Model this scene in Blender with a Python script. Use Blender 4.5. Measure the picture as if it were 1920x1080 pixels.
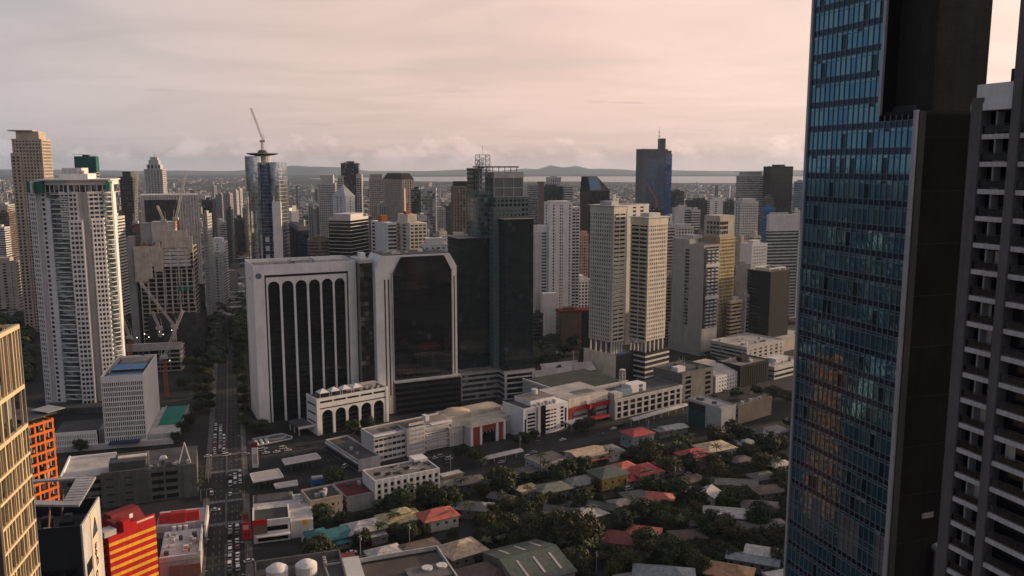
import bpy, bmesh, math, random
from mathutils import Vector, Matrix
R = math.radians
random.seed(7)
S = bpy.context.scene
for o in list(bpy.data.objects): bpy.data.objects.remove(o)

# ------------------------------------------------------------------ camera
CAM_H = 180.0
FPX = 1575.0                      # focal length in pixels of a 1920 wide picture
PITCH = math.atan(232.0 / FPX)
cs, sn = math.cos(PITCH), math.sin(PITCH)
cam = bpy.data.cameras.new('camera'); camo = bpy.data.objects.new('camera', cam)
S.collection.objects.link(camo); S.camera = camo
camo.location = (0, 0, CAM_H); camo.rotation_euler = (R(90) - PITCH, 0, 0)
cam.sensor_width = 36.0; cam.lens = 36.0 * FPX / 1920.0
cam.clip_start = 1.0; cam.clip_end = 90000.0
S.render.resolution_x = 1024; S.render.resolution_y = 576

# ------------------------------------------------------------------ light
SUN_AZ, SUN_EL = R(64), R(9.5)
sun_dir = Vector((math.sin(SUN_AZ) * math.cos(SUN_EL), math.cos(SUN_AZ) * math.cos(SUN_EL), math.sin(SUN_EL)))
sl = bpy.data.lights.new('sun', 'SUN'); sl.energy = 5.0; sl.angle = R(0.8); sl.color = (1.0, 0.70, 0.44)
so = bpy.data.objects.new('sun', sl); S.collection.objects.link(so)
so.rotation_euler = (-sun_dir).to_track_quat('-Z', 'Y').to_euler()
so.location = (300, 100, 600)
S.view_settings.view_transform = 'Standard'; S.view_settings.look = 'None'
S.view_settings.exposure = 0.0; S.view_settings.gamma = 1.0
S.view_settings.use_curve_mapping = False

# ------------------------------------------------------------------ node helpers
class NT:
    def __init__(s, nt): s.t = nt
    def n(s, typ, **kw):
        nd = s.t.nodes.new(typ)
        for k, v in kw.items():
            if k == 'op': nd.operation = v
            elif k.startswith('i_'):
                key = k[2:]
                key = int(key) if key.isdigit() else key.replace('_', ' ')
                nd.inputs[key].default_value = v
            else: setattr(nd, k, v)
        return nd
    def l(s, a, b): s.t.links.new(a, b)
    def math(s, op, a, b=None, c=None, clamp=False):
        m = s.n('ShaderNodeMath', op=op); m.use_clamp = clamp
        for i, v in enumerate((a, b, c)):
            if v is None: continue
            if isinstance(v, (int, float)): m.inputs[i].default_value = v
            else: s.l(v, m.inputs[i])
        return m.outputs[0]
    def mix(s, f, a, b, typ='MIX'):
        m = s.n('ShaderNodeMix', data_type='RGBA', blend_type=typ)
        for sock, v in ((m.inputs[0], f), (m.inputs[6], a), (m.inputs[7], b)):
            if isinstance(v, (int, float)): sock.default_value = v
            elif isinstance(v, tuple): sock.default_value = v if len(v) == 4 else (*v, 1)
            else: s.l(v, sock)
        return m.outputs[2]
    def noise(s, vec, scale, detail=3, rough=.55, dist=0.0):
        m = s.n('ShaderNodeTexNoise'); s.l(vec, m.inputs['Vector'])
        m.inputs['Scale'].default_value = scale; m.inputs['Detail'].default_value = detail
        m.inputs['Roughness'].default_value = rough; m.inputs['Distortion'].default_value = dist
        return m.outputs['Fac']
    def ramp(s, f, stops, interp='LINEAR'):
        r = s.n('ShaderNodeValToRGB'); cr = r.color_ramp; cr.interpolation = interp
        while len(cr.elements) < len(stops): cr.elements.new(0.5)
        for e, (p, c) in zip(cr.elements, stops):
            e.position = p; e.color = c if len(c) == 4 else (*c, 1)
        s.l(f, r.inputs[0]); return r.outputs[0]
    def mapr(s, v, a, b, c=0.0, d=1.0, smooth=True):
        m = s.n('ShaderNodeMapRange'); m.interpolation_type = 'SMOOTHSTEP' if smooth else 'LINEAR'
        s.l(v, m.inputs[0])
        for i, x in enumerate((a, b, c, d)): m.inputs[i + 1].default_value = x
        return m.outputs[0]
    def vmul(s, vec, xyz):
        m = s.n('ShaderNodeVectorMath', op='MULTIPLY'); s.l(vec, m.inputs[0]); m.inputs[1].default_value = xyz
        return m.outputs[0]

# ------------------------------------------------------------------ world: nishita sky under a thin peach cloud layer
W = bpy.data.worlds.new('World'); S.world = W; W.use_nodes = True
W.node_tree.nodes.clear(); k = NT(W.node_tree)
wo = k.n('ShaderNodeOutputWorld'); bg = k.n('ShaderNodeBackground'); bg.inputs[1].default_value = 0.1
k.l(bg.outputs[0], wo.inputs[0])
sky = k.n('ShaderNodeTexSky', sky_type='NISHITA'); sky.sun_disc = False
sky.sun_elevation = SUN_EL; sky.sun_rotation = SUN_AZ; sky.altitude = 200; sky.air_density = 1.3; sky.dust_density = 2.5
geo = k.n('ShaderNodeTexCoord'); dirv = geo.outputs['Generated']
sep = k.n('ShaderNodeSeparateXYZ'); k.l(dirv, sep.inputs[0])
X_, Y_, Z_ = sep.outputs
zc = k.math('ADD', k.math('MAXIMUM', Z_, 0.0), 0.10)
cv = k.n('ShaderNodeCombineXYZ')
k.l(k.math('DIVIDE', X_, zc), cv.inputs[0]); k.l(k.math('DIVIDE', Y_, zc), cv.inputs[1])
# angle to the sun
dt = k.n('ShaderNodeVectorMath', op='DOT_PRODUCT'); k.l(dirv, dt.inputs[0]); dt.inputs[1].default_value = tuple(sun_dir)
toward = k.mapr(dt.outputs['Value'], -1.0, 1.0, 0.0, 1.0, False)
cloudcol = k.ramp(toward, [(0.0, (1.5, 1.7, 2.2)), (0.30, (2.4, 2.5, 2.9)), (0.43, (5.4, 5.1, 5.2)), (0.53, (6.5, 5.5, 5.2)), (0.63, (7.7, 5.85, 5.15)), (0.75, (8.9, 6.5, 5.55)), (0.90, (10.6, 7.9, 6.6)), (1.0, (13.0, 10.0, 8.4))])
# thin streaky cloud sheet
c1 = k.noise(k.vmul(cv.outputs[0], (.55, .75, 1)), 0.7, 5, .5, .9)
c2 = k.noise(k.vmul(cv.outputs[0], (.45, .8, 1)), 1.5, 5, .5, 1.2)
cn = k.mapr(k.math('ADD', k.math('MULTIPLY', c1, .65), k.math('MULTIPLY', c2, .35)), .38, .60, .42, 1.30)
# the thin sheet is seen at a slant near the horizon, so it closes up there and opens overhead
cover = k.math('SUBTRACT', 1.0, k.math('EXPONENT', k.math('DIVIDE', k.math('MULTIPLY', cn, -.75), k.math('ADD', k.math('MAXIMUM', Z_, 0.0), .06))))
shade = k.mapr(c2, .3, .72, 0.94, 1.05)
cmb = k.n('ShaderNodeCombineXYZ')
for i in range(3): k.l(shade, cmb.inputs[i])
cc = k.mix(1.0, cloudcol, cmb.outputs[0], 'MULTIPLY')
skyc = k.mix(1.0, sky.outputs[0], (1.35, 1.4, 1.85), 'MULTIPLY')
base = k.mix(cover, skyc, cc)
# hazy bank and cumulus low over the horizon (angular coordinates, all round)
az = k.math('ARCTAN2', X_, Y_)
av = k.n('ShaderNodeCombineXYZ'); k.l(az, av.inputs[0]); k.l(Z_, av.inputs[1])
bank = k.mapr(Z_, 0.0, 0.085, 1.0, 0.0)
base = k.mix(k.math('MULTIPLY', bank, .50), base, k.mix(1.0, cloudcol, (.74, .74, .78), 'MULTIPLY'))
pf = k.noise(k.vmul(av.outputs[0], (1.0, 1.6, 1)), 17, 7, .60, .15)
edge = k.math('ADD', pf, k.mapr(Z_, 0.005, 0.060, .20, -.26, False))
puff = k.mapr(edge, .52, .60)
pshade = k.mapr(pf, .44, .64, .80, 1.24)
pc = k.n('ShaderNodeCombineXYZ')
for i in range(3): k.l(pshade, pc.inputs[i])
pcol = k.mix(1.0, k.mix(1.0, cloudcol, (.88, .87, .90), 'MULTIPLY'), pc.outputs[0], 'MULTIPLY')
base = k.mix(k.math('MULTIPLY', puff, k.mapr(Z_, -.01, .012, 0.0, .75)), base, pcol)
# small dark flat streaks
sf = k.noise(k.vmul(av.outputs[0], (2.3, 26, 1)), 3.1, 4, .55, .2)
sm = k.math('MULTIPLY', k.mapr(sf, .60, .68), k.math('MULTIPLY', k.mapr(Z_, .03, .055), k.mapr(Z_, .07, .10, 1.0, 0.0)))
base = k.mix(k.math('MULTIPLY', sm, .42), base, k.mix(1.0, cloudcol, (.60, .60, .66), 'MULTIPLY'))
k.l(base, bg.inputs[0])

# ------------------------------------------------------------------ projection helpers (picture point -> place)
def ray(px, py):
    v = (py - 540.0) / FPX
    return (px - 960.0) / FPX, cs - v * sn, -sn - v * cs
def gnd(px, py, z=0.0):
    dx, dy, dz = ray(px, py); t = (z - CAM_H) / dz
    return Vector((dx * t, dy * t, z))
def at(px, py, Y):
    dx, dy, dz = ray(px, py); t = Y / dy
    return Vector((dx * t, Y, CAM_H + dz * t))
def dist(py): return gnd(960, py).y
def proj(p):
    Yv, Zv = p[1], p[2] - CAM_H
    d = Yv * cs - Zv * sn
    return 960 + FPX * p[0] / d, 540 - FPX * (Yv * sn + Zv * cs) / d
def reach(C, d, px):
    # length along direction d from C until picture column px is met
    kx = (px - 960.0) / FPX
    return (kx * (C.y * cs - (C.z - CAM_H) * sn) - C.x) / (d[0] - kx * d[1] * cs)

# ------------------------------------------------------------------ mesh builder
class MB:
    def __init__(s): s.v = []; s.f = []; s.m = []
    def quad(s, a, b, c, d, mi=0):
        i = len(s.v); s.v += [a, b, c, d]; s.f.append((i, i+1, i+2, i+3)); s.m.append(mi)
    def tri(s, a, b, c, mi=0):
        i = len(s.v); s.v += [a, b, c]; s.f.append((i, i+1, i+2)); s.m.append(mi)
    def box(s, x0, x1, y0, y1, z0, z1, mi=0):
        s.prism([(x0, y0), (x1, y0), (x1, y1), (x0, y1)], z0, z1, mi); return s
    def prism(s, poly, z0, z1, mi=0, top=None, cap=True):
        n = len(poly); i = len(s.v); tp = top or poly
        s.v += [(p[0], p[1], z0) for p in poly] + [(p[0], p[1], z1) for p in tp]
        for j in range(n):
            q = (j + 1) % n; s.f.append((i+j, i+q, i+n+q, i+n+j)); s.m.append(mi)
        if cap:
            s.f.append(tuple(range(i+n, i+2*n))); s.m.append(mi)
            s.f.append(tuple(range(i+n-1, i-1, -1))); s.m.append(mi)
        return s
    def obox(s, p0, p1, inn, out, z0, z1, mi=0):
        # box standing on the line p0->p1, reaching inn behind it and out in front (right hand side is out)
        dx, dy = p1[0]-p0[0], p1[1]-p0[1]; L = math.hypot(dx, dy) or 1
        nx, ny = dy/L, -dx/L
        s.prism([(p0[0]+nx*out, p0[1]+ny*out), (p1[0]+nx*out, p1[1]+ny*out),
                 (p1[0]-nx*inn, p1[1]-ny*inn), (p0[0]-nx*inn, p0[1]-ny*inn)], z0, z1, mi); return s
    def cyl(s, x, y, z0, z1, r0, r1=None, n=16, mi=0):
        r1 = r0 if r1 is None else r1
        a = [2*math.pi*j/n for j in range(n)]
        s.prism([(x+r0*math.cos(t), y+r0*math.sin(t)) for t in a], z0, z1, mi, [(x+r1*math.cos(t), y+r1*math.sin(t)) for t in a]); return s
    def bar(s, a, b, r, n=4, mi=0, r1=None):
        a = Vector(a); b = Vector(b); d = b - a
        if d.length < 1e-6: return s
        q = d.to_track_quat('Z', 'Y'); r1 = r if r1 is None else r1
        i = len(s.v)
        for p, rr in ((a, r), (b, r1)):
            for j in range(n):
                t = 2*math.pi*(j+.5)/n
                s.v.append(tuple(p + q @ Vector((rr*math.cos(t), rr*math.sin(t), 0))))
        for j in range(n):
            e = (j+1) % n; s.f.append((i+j, i+e, i+n+e, i+n+j)); s.m.append(mi)
        s.f.append(tuple(range(i+n, i+2*n))); s.m.append(mi)
        s.f.append(tuple(range(i+n-1, i-1, -1))); s.m.append(mi)
        return s
    def mesh(s, name, mats):
        me = bpy.data.meshes.new(name); me.from_pydata(s.v, [], s.f)
        for m in (mats if isinstance(mats, (list, tuple)) else [mats]): me.materials.append(m)
        if any(s.m): me.polygons.foreach_set('material_index', s.m)
        me.update(); return me
    def build(s, name, mats, parent=None, stuff=False):
        if not s.f: return None
        return link(name, s.mesh(name, mats), parent, stuff)
COL = S.collection
def link(name, me, parent=None, stuff=False):
    o = bpy.data.objects.new(name, me); COL.objects.link(o)
    if parent is not None: o.parent = parent
    if stuff: o['kind'] = 'stuff'
    return o
def tag(o, label, cat, group=None):
    o['label'] = label; o['category'] = cat
    if group: o['group'] = group
    return o
def thing(name, label, cat, loc=(0, 0, 0), rz=0.0, group=None):
    o = bpy.data.objects.new(name, None); COL.objects.link(o)
    o.location = loc; o.rotation_euler = (0, 0, rz); o.empty_display_size = 2
    return tag(o, label, cat, group)
def structure(o): o['kind'] = 'structure'; return o
def smooth(o):
    for p in o.data.polygons: p.use_smooth = True
    return o
def bevel(o, w=.05, seg=1):
    m = o.modifiers.new('bevel', 'BEVEL'); m.width = w; m.segments = seg; m.limit_method = 'ANGLE'; return o

# ------------------------------------------------------------------ materials
_M = {}
def newmat(name):
    m = bpy.data.materials.new(name); m.use_nodes = True; m.node_tree.nodes.clear()
    kk = NT(m.node_tree); out = kk.n('ShaderNodeOutputMaterial'); p = kk.n('ShaderNodeBsdfPrincipled')
    kk.l(p.outputs[0], out.inputs[0]); return m, kk, p
def paint(name, col, rough=.75, var=.16, scale=.12, streak=True, spec=.3, bump=0.0, metal=0.0):
    if name in _M: return _M[name]
    m, kk, p = newmat(name); tc = kk.n('ShaderNodeTexCoord').outputs['Object']
    n1 = kk.noise(tc, scale, 4, .6)
    f = kk.mapr(n1, .3, .7, 1 - var, 1 + var * .5)
    if streak:
        n2 = kk.noise(kk.vmul(tc, (1, 1, .05)), scale * 7, 4, .65)
        f = kk.math('MULTIPLY', f, kk.mapr(n2, .38, .70, 1 + var * .3, 1 - var))
    n3 = kk.noise(tc, scale * 22, 3, .6)
    f = kk.math('MULTIPLY', f, kk.mapr(n3, .3, .7, 1 - var * .45, 1 + var * .35))
    c = kk.n('ShaderNodeCombineXYZ')
    for i in range(3): kk.l(f, c.inputs[i])
    kk.l(kk.mix(1.0, (*col, 1), c.outputs[0], 'MULTIPLY'), p.inputs['Base Color'])
    p.inputs['Roughness'].default_value = rough; p.inputs['Specular IOR Level'].default_value = spec
    p.inputs['Metallic'].default_value = metal
    if bump:
        b = kk.n('ShaderNodeBump'); b.inputs['Strength'].default_value = bump; b.inputs['Distance'].default_value = .1
        kk.l(n3, b.inputs['Height']); kk.l(b.outputs[0], p.inputs['Normal'])
    _M[name] = m; return m
def glass(name, col, col2=None, rough=.12, spec=.6, cell=(3.0, 3.6), blinds=.18, metal=0.0):
    # dark window glass; each window cell is a little different (blinds, rooms)
    if name in _M: return _M[name]
    m, kk, p = newmat(name); tc = kk.n('ShaderNodeTexCoord').outputs['Object']
    sp = kk.n('ShaderNodeSeparateXYZ'); kk.l(tc, sp.inputs[0])
    u = kk.math('FLOOR', kk.math('DIVIDE', kk.math('ADD', sp.outputs[0], kk.math('MULTIPLY', sp.outputs[1], 1.37)), cell[0]))
    z = kk.math('FLOOR', kk.math('DIVIDE', sp.outputs[2], cell[1]))
    cb = kk.n('ShaderNodeCombineXYZ'); kk.l(u, cb.inputs[0]); kk.l(z, cb.inputs[1])
    wn = kk.n('ShaderNodeTexWhiteNoise', noise_dimensions='2D'); kk.l(cb.outputs[0], wn.inputs['Vector'])
    c2 = col2 or tuple(min(1, c * 2.2 + .015) for c in col)
    lo = tuple(c * .55 for c in col)
    br = tuple(min(.5, c * 1.5 + .10 * min(1, blinds * 6)) for c in c2)
    kk.l(kk.ramp(wn.outputs['Value'], [(0, lo), (.45, col), (1 - blinds, c2), (1 - blinds * .4, br), (1, br)]), p.inputs['Base Color'])
    w2 = kk.noise(tc, .35, 2)
    p.inputs['Roughness'].default_value = rough
    p.inputs['Specular IOR Level'].default_value = spec; p.inputs['Metallic'].default_value = metal
    b = kk.n('ShaderNodeBump'); b.inputs['Strength'].default_value = .05; b.inputs['Distance'].default_value = .3
    kk.l(w2, b.inputs['Height']); kk.l(b.outputs[0], p.inputs['Normal'])
    _M[name] = m; return m

M = {}
def defmats():
    P = paint
    M['white'] = P('white_paint', (.74, .725, .70), var=.09); M['offwhite'] = P('offwhite_paint', (.58, .565, .54), var=.11)
    M['cream'] = P('cream_paint', (.66, .60, .49)); M['warm'] = P('warm_concrete', (.46, .40, .33))
    M['grey'] = P('grey_concrete', (.30, .295, .29)); M['lgrey'] = P('light_grey_concrete', (.46, .45, .44))
    M['dgrey'] = P('dark_grey_cladding', (.085, .086, .088), spec=.15); M['black'] = P('black_cladding', (.016, .016, .018), spec=.12)
    M['char'] = P('charcoal_cladding', (.034, .034, .034), spec=.1); M['brown'] = P('brown_cladding', (.16, .115, .085))
    M['tan'] = P('tan_cladding', (.35, .27, .19)); M['terra'] = P('terracotta_paint', (.30, .15, .10))
    M['gold'] = P('gold_paint', (.55, .40, .16)); M['orange'] = P('orange_steel', (.62, .15, .03), streak=False)
    M['red'] = P('red_paint', (.46, .007, .012), var=.16); M['yellow'] = P('yellow_paint', (.80, .42, .03), var=.14)
    M['blue'] = P('blue_paint', (.04, .16, .42)); M['green_net'] = P('green_netting', (.01, .16, .11), scale=.4)
    M['teal_net'] = P('teal_netting', (.015, .10, .085), scale=.4); M['teal'] = P('teal_sheet', (.01, .20, .15))
    M['steel'] = P('galvanised_steel', (.34, .34, .34), rough=.5, metal=.4); M['dsteel'] = P('dark_steel', (.07, .07, .07), rough=.5, metal=.3)
    M['roofgrey'] = P('weathered_roof', (.23, .21, .19), var=.4, scale=.09, streak=False)
    M['roofdark'] = P('dark_roof_felt', (.075, .075, .072), var=.35, scale=.09, streak=False)
    M['rooflight'] = P('pale_roof_membrane', (.46, .43, .40), var=.3, scale=.07, streak=False)
    M['asphalt'] = P('asphalt', (.026, .026, .026), rough=.9, var=.3, scale=.05, streak=False)
    M['pave'] = P('pavement_concrete', (.11, .105, .10), rough=.9, var=.3, scale=.1, streak=False)
    M['line'] = P('road_paint', (.26, .255, .245), var=.35, scale=.8, streak=False)
    M['tank'] = P('white_tank', (.66, .65, .63), rough=.45); M['net'] = P('grey_scaffold_net', (.56, .54, .51), var=.3, scale=.25)
    M['dnet'] = P('dark_scaffold_net', (.055, .055, .053), var=.5, scale=.25)
    G = glass
    M['g_dark'] = G('dark_window_glass', (.020, .022, .025)); M['g_grey'] = G('grey_window_glass', (.045, .05, .055))
    M['g_green'] = G('green_window_glass', (.018, .040, .042), (.03, .058, .06), spec=.8, rough=.08, blinds=.06); M['g_blue'] = G('blue_window_glass', (.016, .045, .085), (.024, .062, .11), spec=.8, rough=.08, blinds=.05)
    M['g_brown'] = G('bronze_window_glass', (.035, .026, .02)); M['g_black'] = G('black_window_glass', (.007, .008, .010), (.010, .012, .014), blinds=.01, spec=.5)
    M['g_pale'] = G('pale_window_glass', (.10, .12, .125), blinds=.3)
    M['g_mirror'] = G('reflecting_glass', (.42, .47, .50), (.50, .54, .57), rough=.05, metal=.85, blinds=.02)
defmats()
# ================================================================== the land: ground sheet, lake, hills, far city
GA, GB = R(18.4), R(36.7)          # bearings of the two street grids
def uv(a): return Vector((math.cos(a), math.sin(a), 0)), Vector((-math.sin(a), math.cos(a), 0))
uA, wA = uv(GA); uB, wB = uv(GB)

m, kk, p = newmat('city_ground'); tc = kk.n('ShaderNodeTexCoord').outputs['Object']
n1 = kk.noise(tc, .004, 6, .62); n2 = kk.noise(tc, .03, 5, .65)
c1 = kk.ramp(n1, [(.38, (.014, .018, .011)), (.50, (.040, .038, .034)), (.62, (.065, .062, .056))])
c2 = kk.ramp(n2, [(.35, (.6, .62, .58)), (.65, (1.35, 1.3, 1.25))])
kk.l(kk.mix(1.0, c1, c2, 'MULTIPLY'), p.inputs['Base Color']); p.inputs['Roughness'].default_value = .95
p.inputs['Specular IOR Level'].default_value = .1
M['ground'] = m
mb = MB(); mb.quad((-24000, -6000, 0), (24000, -6000, 0), (24000, 23000, 0), (-24000, 23000, 0))
structure(mb.build('ground', M['ground']))

m, kk, p = newmat('lake_water'); tc = kk.n('ShaderNodeTexCoord').outputs['Object']
p.inputs['Base Color'].default_value = (.10, .11, .11, 1); p.inputs['Roughness'].default_value = .28
b = kk.n('ShaderNodeBump'); b.inputs['Strength'].default_value = .2; b.inputs['Distance'].default_value = 1.0
kk.l(kk.noise(tc, .02, 4), b.inputs['Height']); kk.l(b.outputs[0], p.inputs['Normal']); M['water'] = m
mb = MB()
lake = [(-1900, 9300), (-500, 8800), (700, 8900), (1500, 8300), (2800, 8000), (5200, 7600), (9000, 7500), (13000, 8500),
        (13000, 12200), (5000, 12800), (1000, 12600), (-1600, 12200), (-2600, 10800)]
mb.v = [(x, y, .6) for x, y in lake]; mb.f = [tuple(range(len(lake)))]; mb.m = [0]
structure(mb.build('water', M['water']))

M['hill'] = paint('hill_forest', (.085, .098, .095), var=.3, scale=.002, streak=False)
def hill_range(peaks, y0, dep, name='hills'):
    mb = MB(); xs = list(range(-15000, 15001, 250)); rows = 7
    def hgt(x):
        h = 0
        for (cx, w_, hh) in peaks:
            h = max(h, hh * math.exp(-((x - cx) / w_) ** 2))
        return h
    rnd = random.Random(5); jit = [rnd.uniform(.93, 1.07) for _ in xs]
    for r in range(rows):
        t = r / (rows - 1); prof = math.sin(math.pi * t) ** .8
        for i, x in enumerate(xs):
            mb.v.append((x, y0 + dep * t + 250 * math.sin(x * .0011 + r), hgt(x) * prof * jit[i] * (1 - .05 * rnd.random())))
    n = len(xs)
    for r in range(rows - 1):
        for i in range(n - 1):
            mb.f.append((r*n+i, r*n+i+1, (r+1)*n+i+1, (r+1)*n+i)); mb.m.append(0)
    o = mb.build(name, M['hill']); smooth(o); structure(o)
hill_range([(-6600, 1500, 55), (-4150, 330, 185), (-3700, 600, 150), (-4300, 1500, 95), (-900, 1200, 75), (250, 500, 95), (800, 380, 165), (1250, 330, 150), (1700, 900, 105),
            (3300, 1600, 60), (6500, 2600, 70), (9500, 2500, 90), (-9500, 2000, 85), (-12500, 2200, 110)], 14500, 4500)
# ================================================================== building kit
def off(poly, d):
    n = len(poly); L = []
    for i in range(n):
        a, b = poly[i], poly[(i+1) % n]
        dx, dy = b[0]-a[0], b[1]-a[1]; l = math.hypot(dx, dy) or 1e-6
        nx, ny = dy/l, -dx/l
        L.append((a[0]+nx*d, a[1]+ny*d, dx/l, dy/l))
    out = []
    for i in range(n):
        x1, y1, dx1, dy1 = L[i-1]; x2, y2, dx2, dy2 = L[i]
        den = dx1*dy2 - dy1*dx2
        if abs(den) < 1e-5: out.append((x2, y2)); continue
        t = ((x2-x1)*dy2 - (y2-y1)*dx2) / den
        out.append((x1+dx1*t, y1+dy1*t))
    return out
def rect(w, d, x=0.0, y=0.0): return [(x-w/2, y-d/2), (x+w/2, y-d/2), (x+w/2, y+d/2), (x-w/2, y+d/2)]
def lerp2(a, b, t): return (a[0]+(b[0]-a[0])*t, a[1]+(b[1]-a[1])*t)

def facade(parent, poly, z0, z1, fh=3.5, band=.45, edges=None, wall=None, gl=None, proud=.35, bandm=None, pierm=None, nm='', cap=True):
    """Glazed core, opaque floor bands, vertical piers and blank wall panels: real depth on every storey.
    edges: per side None | ('g', bay, pier) | ('b',) | ('s', [(t0,t1)..]) blank wall with window strips"""
    wall = wall or M['offwhite']; gl = gl or M['g_dark']
    n = len(poly)
    MB().prism(poly, z0, z1).build(nm + 'glazing', gl, parent)
    nf = max(1, round((z1 - z0) / fh)); fh = (z1 - z0) / nf
    b = MB()
    if band > 0:
        po = off(poly, proud)
        for i in range(nf):
            zb = z0 + i * fh
            b.prism(po, zb - (0 if i == 0 else band * fh * .35), zb + band * fh * (.65 if i else .65))
        b.prism(off(poly, proud + .05), z1 - fh * .30, z1 + .9)
    b.build(nm + 'floor_bands', bandm or wall, parent, True)
    pr = MB(); bl = MB()
    for i in range(n):
        e = edges[i] if edges else None
        if not e: continue
        a, c = poly[i], poly[(i+1) % n]; L = math.hypot(c[0]-a[0], c[1]-a[1])
        if e[0] == 'g':
            nb = max(1, round(L / e[1])); pw = e[2] / L / 2
            for j in range(nb + 1):
                t = j / nb; t0, t1 = max(0, t - pw), min(1, t + pw)
                if j == 0: t1 = pw * 2
                if j == nb: t0 = 1 - pw * 2
                pr.obox(lerp2(a, c, t0), lerp2(a, c, t1), .2, proud + .04, z0, z1)
        elif e[0] == 'b':
            bl.obox(a, c, .2, proud + .07, z0, z1 + .6)
        elif e[0] == 's':
            t = 0.0
            for (t0, t1) in list(e[1]) + [(1.0, 1.0)]:
                if t0 > t + .003: bl.obox(lerp2(a, c, t), lerp2(a, c, t0), .2, proud + .07, z0, z1 + .6)
                t = t1
    pr.build(nm + 'piers', pierm or wall, parent, True)
    bl.build(nm + 'blank_wall', wall, parent)

def roof_top(parent, poly, z, wall, roofm=None, rnd=None, n=4, pent=.35, ph=4.5, tanks=1):
    rnd = rnd or random.Random(1)
    MB().prism(off(poly, -.3), z - .2, z + 1.0).build('roof_deck', roofm or M['roofgrey'], parent)
    par = MB(); pp = off(poly, .30); N = len(poly)
    for i in range(N): par.obox(pp[i], pp[(i+1) % N], .35, .10, z + .5, z + 1.9)
    par.build('parapet', wall, parent)
    xs = [p[0] for p in poly]; ys = [p[1] for p in poly]
    cx, cy = (min(xs)+max(xs))/2, (min(ys)+max(ys))/2; w, d = max(xs)-min(xs), max(ys)-min(ys)
    if pent > 0:
        pw, pd = w*pent*1.3, d*pent*1.2
        MB().box(cx-pw/2, cx+pw/2, cy-pd/2, cy+pd/2, z+.9, z+ph).box(cx-pw/2-.4, cx+pw/2+.4, cy-pd/2-.4, cy+pd/2+.4, z+ph+.01, z+ph+.5).build('penthouse', wall, parent)
    for i in range(n):
        a, b = rnd.uniform(1.2, 3.2), rnd.uniform(1.2, 3.0)
        x, y = cx + rnd.uniform(-.42, .42)*(w-4), cy + rnd.uniform(-.42, .42)*(d-4)
        MB().box(x-a/2, x+a/2, y-b/2, y+b/2, z+1.0, z+1.0+rnd.uniform(.8, 2.2)).build('rooftop_unit', rnd.choice([M['steel'], M['grey'], M['lgrey'], M['dgrey']]), parent)
    for i in range(tanks):
        x, y = cx + rnd.uniform(-.4, .4)*(w-4), cy + rnd.uniform(-.4, .4)*(d-4)
        MB().cyl(x, y, z+1.0, z+3.4, 1.1, 1.1, 12).build('water_tank', M['tank'], parent)

def fit(xl, xc, xr, yt, D, ang, side):
    """near top corner at picture column xc, height from row yt, at depth D; widths so the visible faces end at xl and xr"""
    C = at(xc, yt, D); u, w = uv(ang)
    if side == 'L': dl, dr = w, u
    else: dl, dr = -u, w
    a = reach(C, dl, xl); b = reach(C, dr, xr)
    wd, dp = (b, a) if side == 'L' else (a, b)
    wd = max(4.0, min(abs(wd), 140)); dp = max(4.0, min(abs(dp), 120))
    ctr = C + (u * wd/2 if side == 'L' else -u * wd/2) + w * dp/2
    return Vector((ctr.x, ctr.y, 0)), wd, dp, C.z

NT_ = [0]
def tower(name, label, xl, xc, xr, yt, D=None, yb=None, ang=GB, side='L', fh=3.5, band=.45, F=None, Sd=None, wall='offwhite', gl='g_dark',
          bandm=None, pierm=None, top=True, dmax=None, pent=.35, ph=4.5, n=4, tanks=1, roofm=None, cat='building', group=None, proud=.35, depth=None, z0=0):
    D = D or dist(yb)
    loc, wd, dp, h = fit(xl, xc, xr, yt, D, ang, side)
    u, w = uv(ang)
    if depth:
        loc = loc + w * (depth - dp) / 2; dp = depth
    t = thing(name, label, cat, loc, ang, group)
    poly = rect(wd, dp)
    o = (lambda x: M[x] if isinstance(x, str) else x)
    edges = [F, Sd if side == 'R' else None, None, Sd if side == 'L' else None]
    facade(t, poly, z0, h, fh, band, edges, o(wall), o(gl), proud, o(bandm) if bandm else None, o(pierm) if pierm else None)
    NT_[0] += 1
    if top: roof_top(t, poly, h, o(wall), o(roofm) if roofm else None, random.Random(NT_[0]*13), n, pent, ph, tanks)
    t['w'] = wd; t['d'] = dp; t['h'] = h
    return t
def part(parent, name, mat, fn, stuff=False, bev=0):
    mb = MB(); fn(mb); o = mb.build(name, M[mat] if isinstance(mat, str) else mat, parent, stuff)
    if bev and o: bevel(o, bev)
    return o
def lattice(mb, a, b, w, seg, r=.07, mi=0):
    """square lattice boom from a to b"""
    a = Vector(a); b = Vector(b); d = (b-a); q = d.to_track_quat('Z', 'Y')
    cs4 = [q @ Vector((sx*w/2, sy*w/2, 0)) for sx, sy in ((-1,-1),(1,-1),(1,1),(-1,1))]
    for c in cs4: mb.bar(a+c, b+c, r, 4, mi)
    for i in range(seg):
        p0, p1 = a+d*(i/seg), a+d*((i+1)/seg)
        for j in range(4):
            mb.bar(p0+cs4[j], p1+cs4[(j+1) % 4], r*.7, 3, mi)
            mb.bar(p1+cs4[j], p1+cs4[(j+1) % 4], r*.7, 3, mi)

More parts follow.
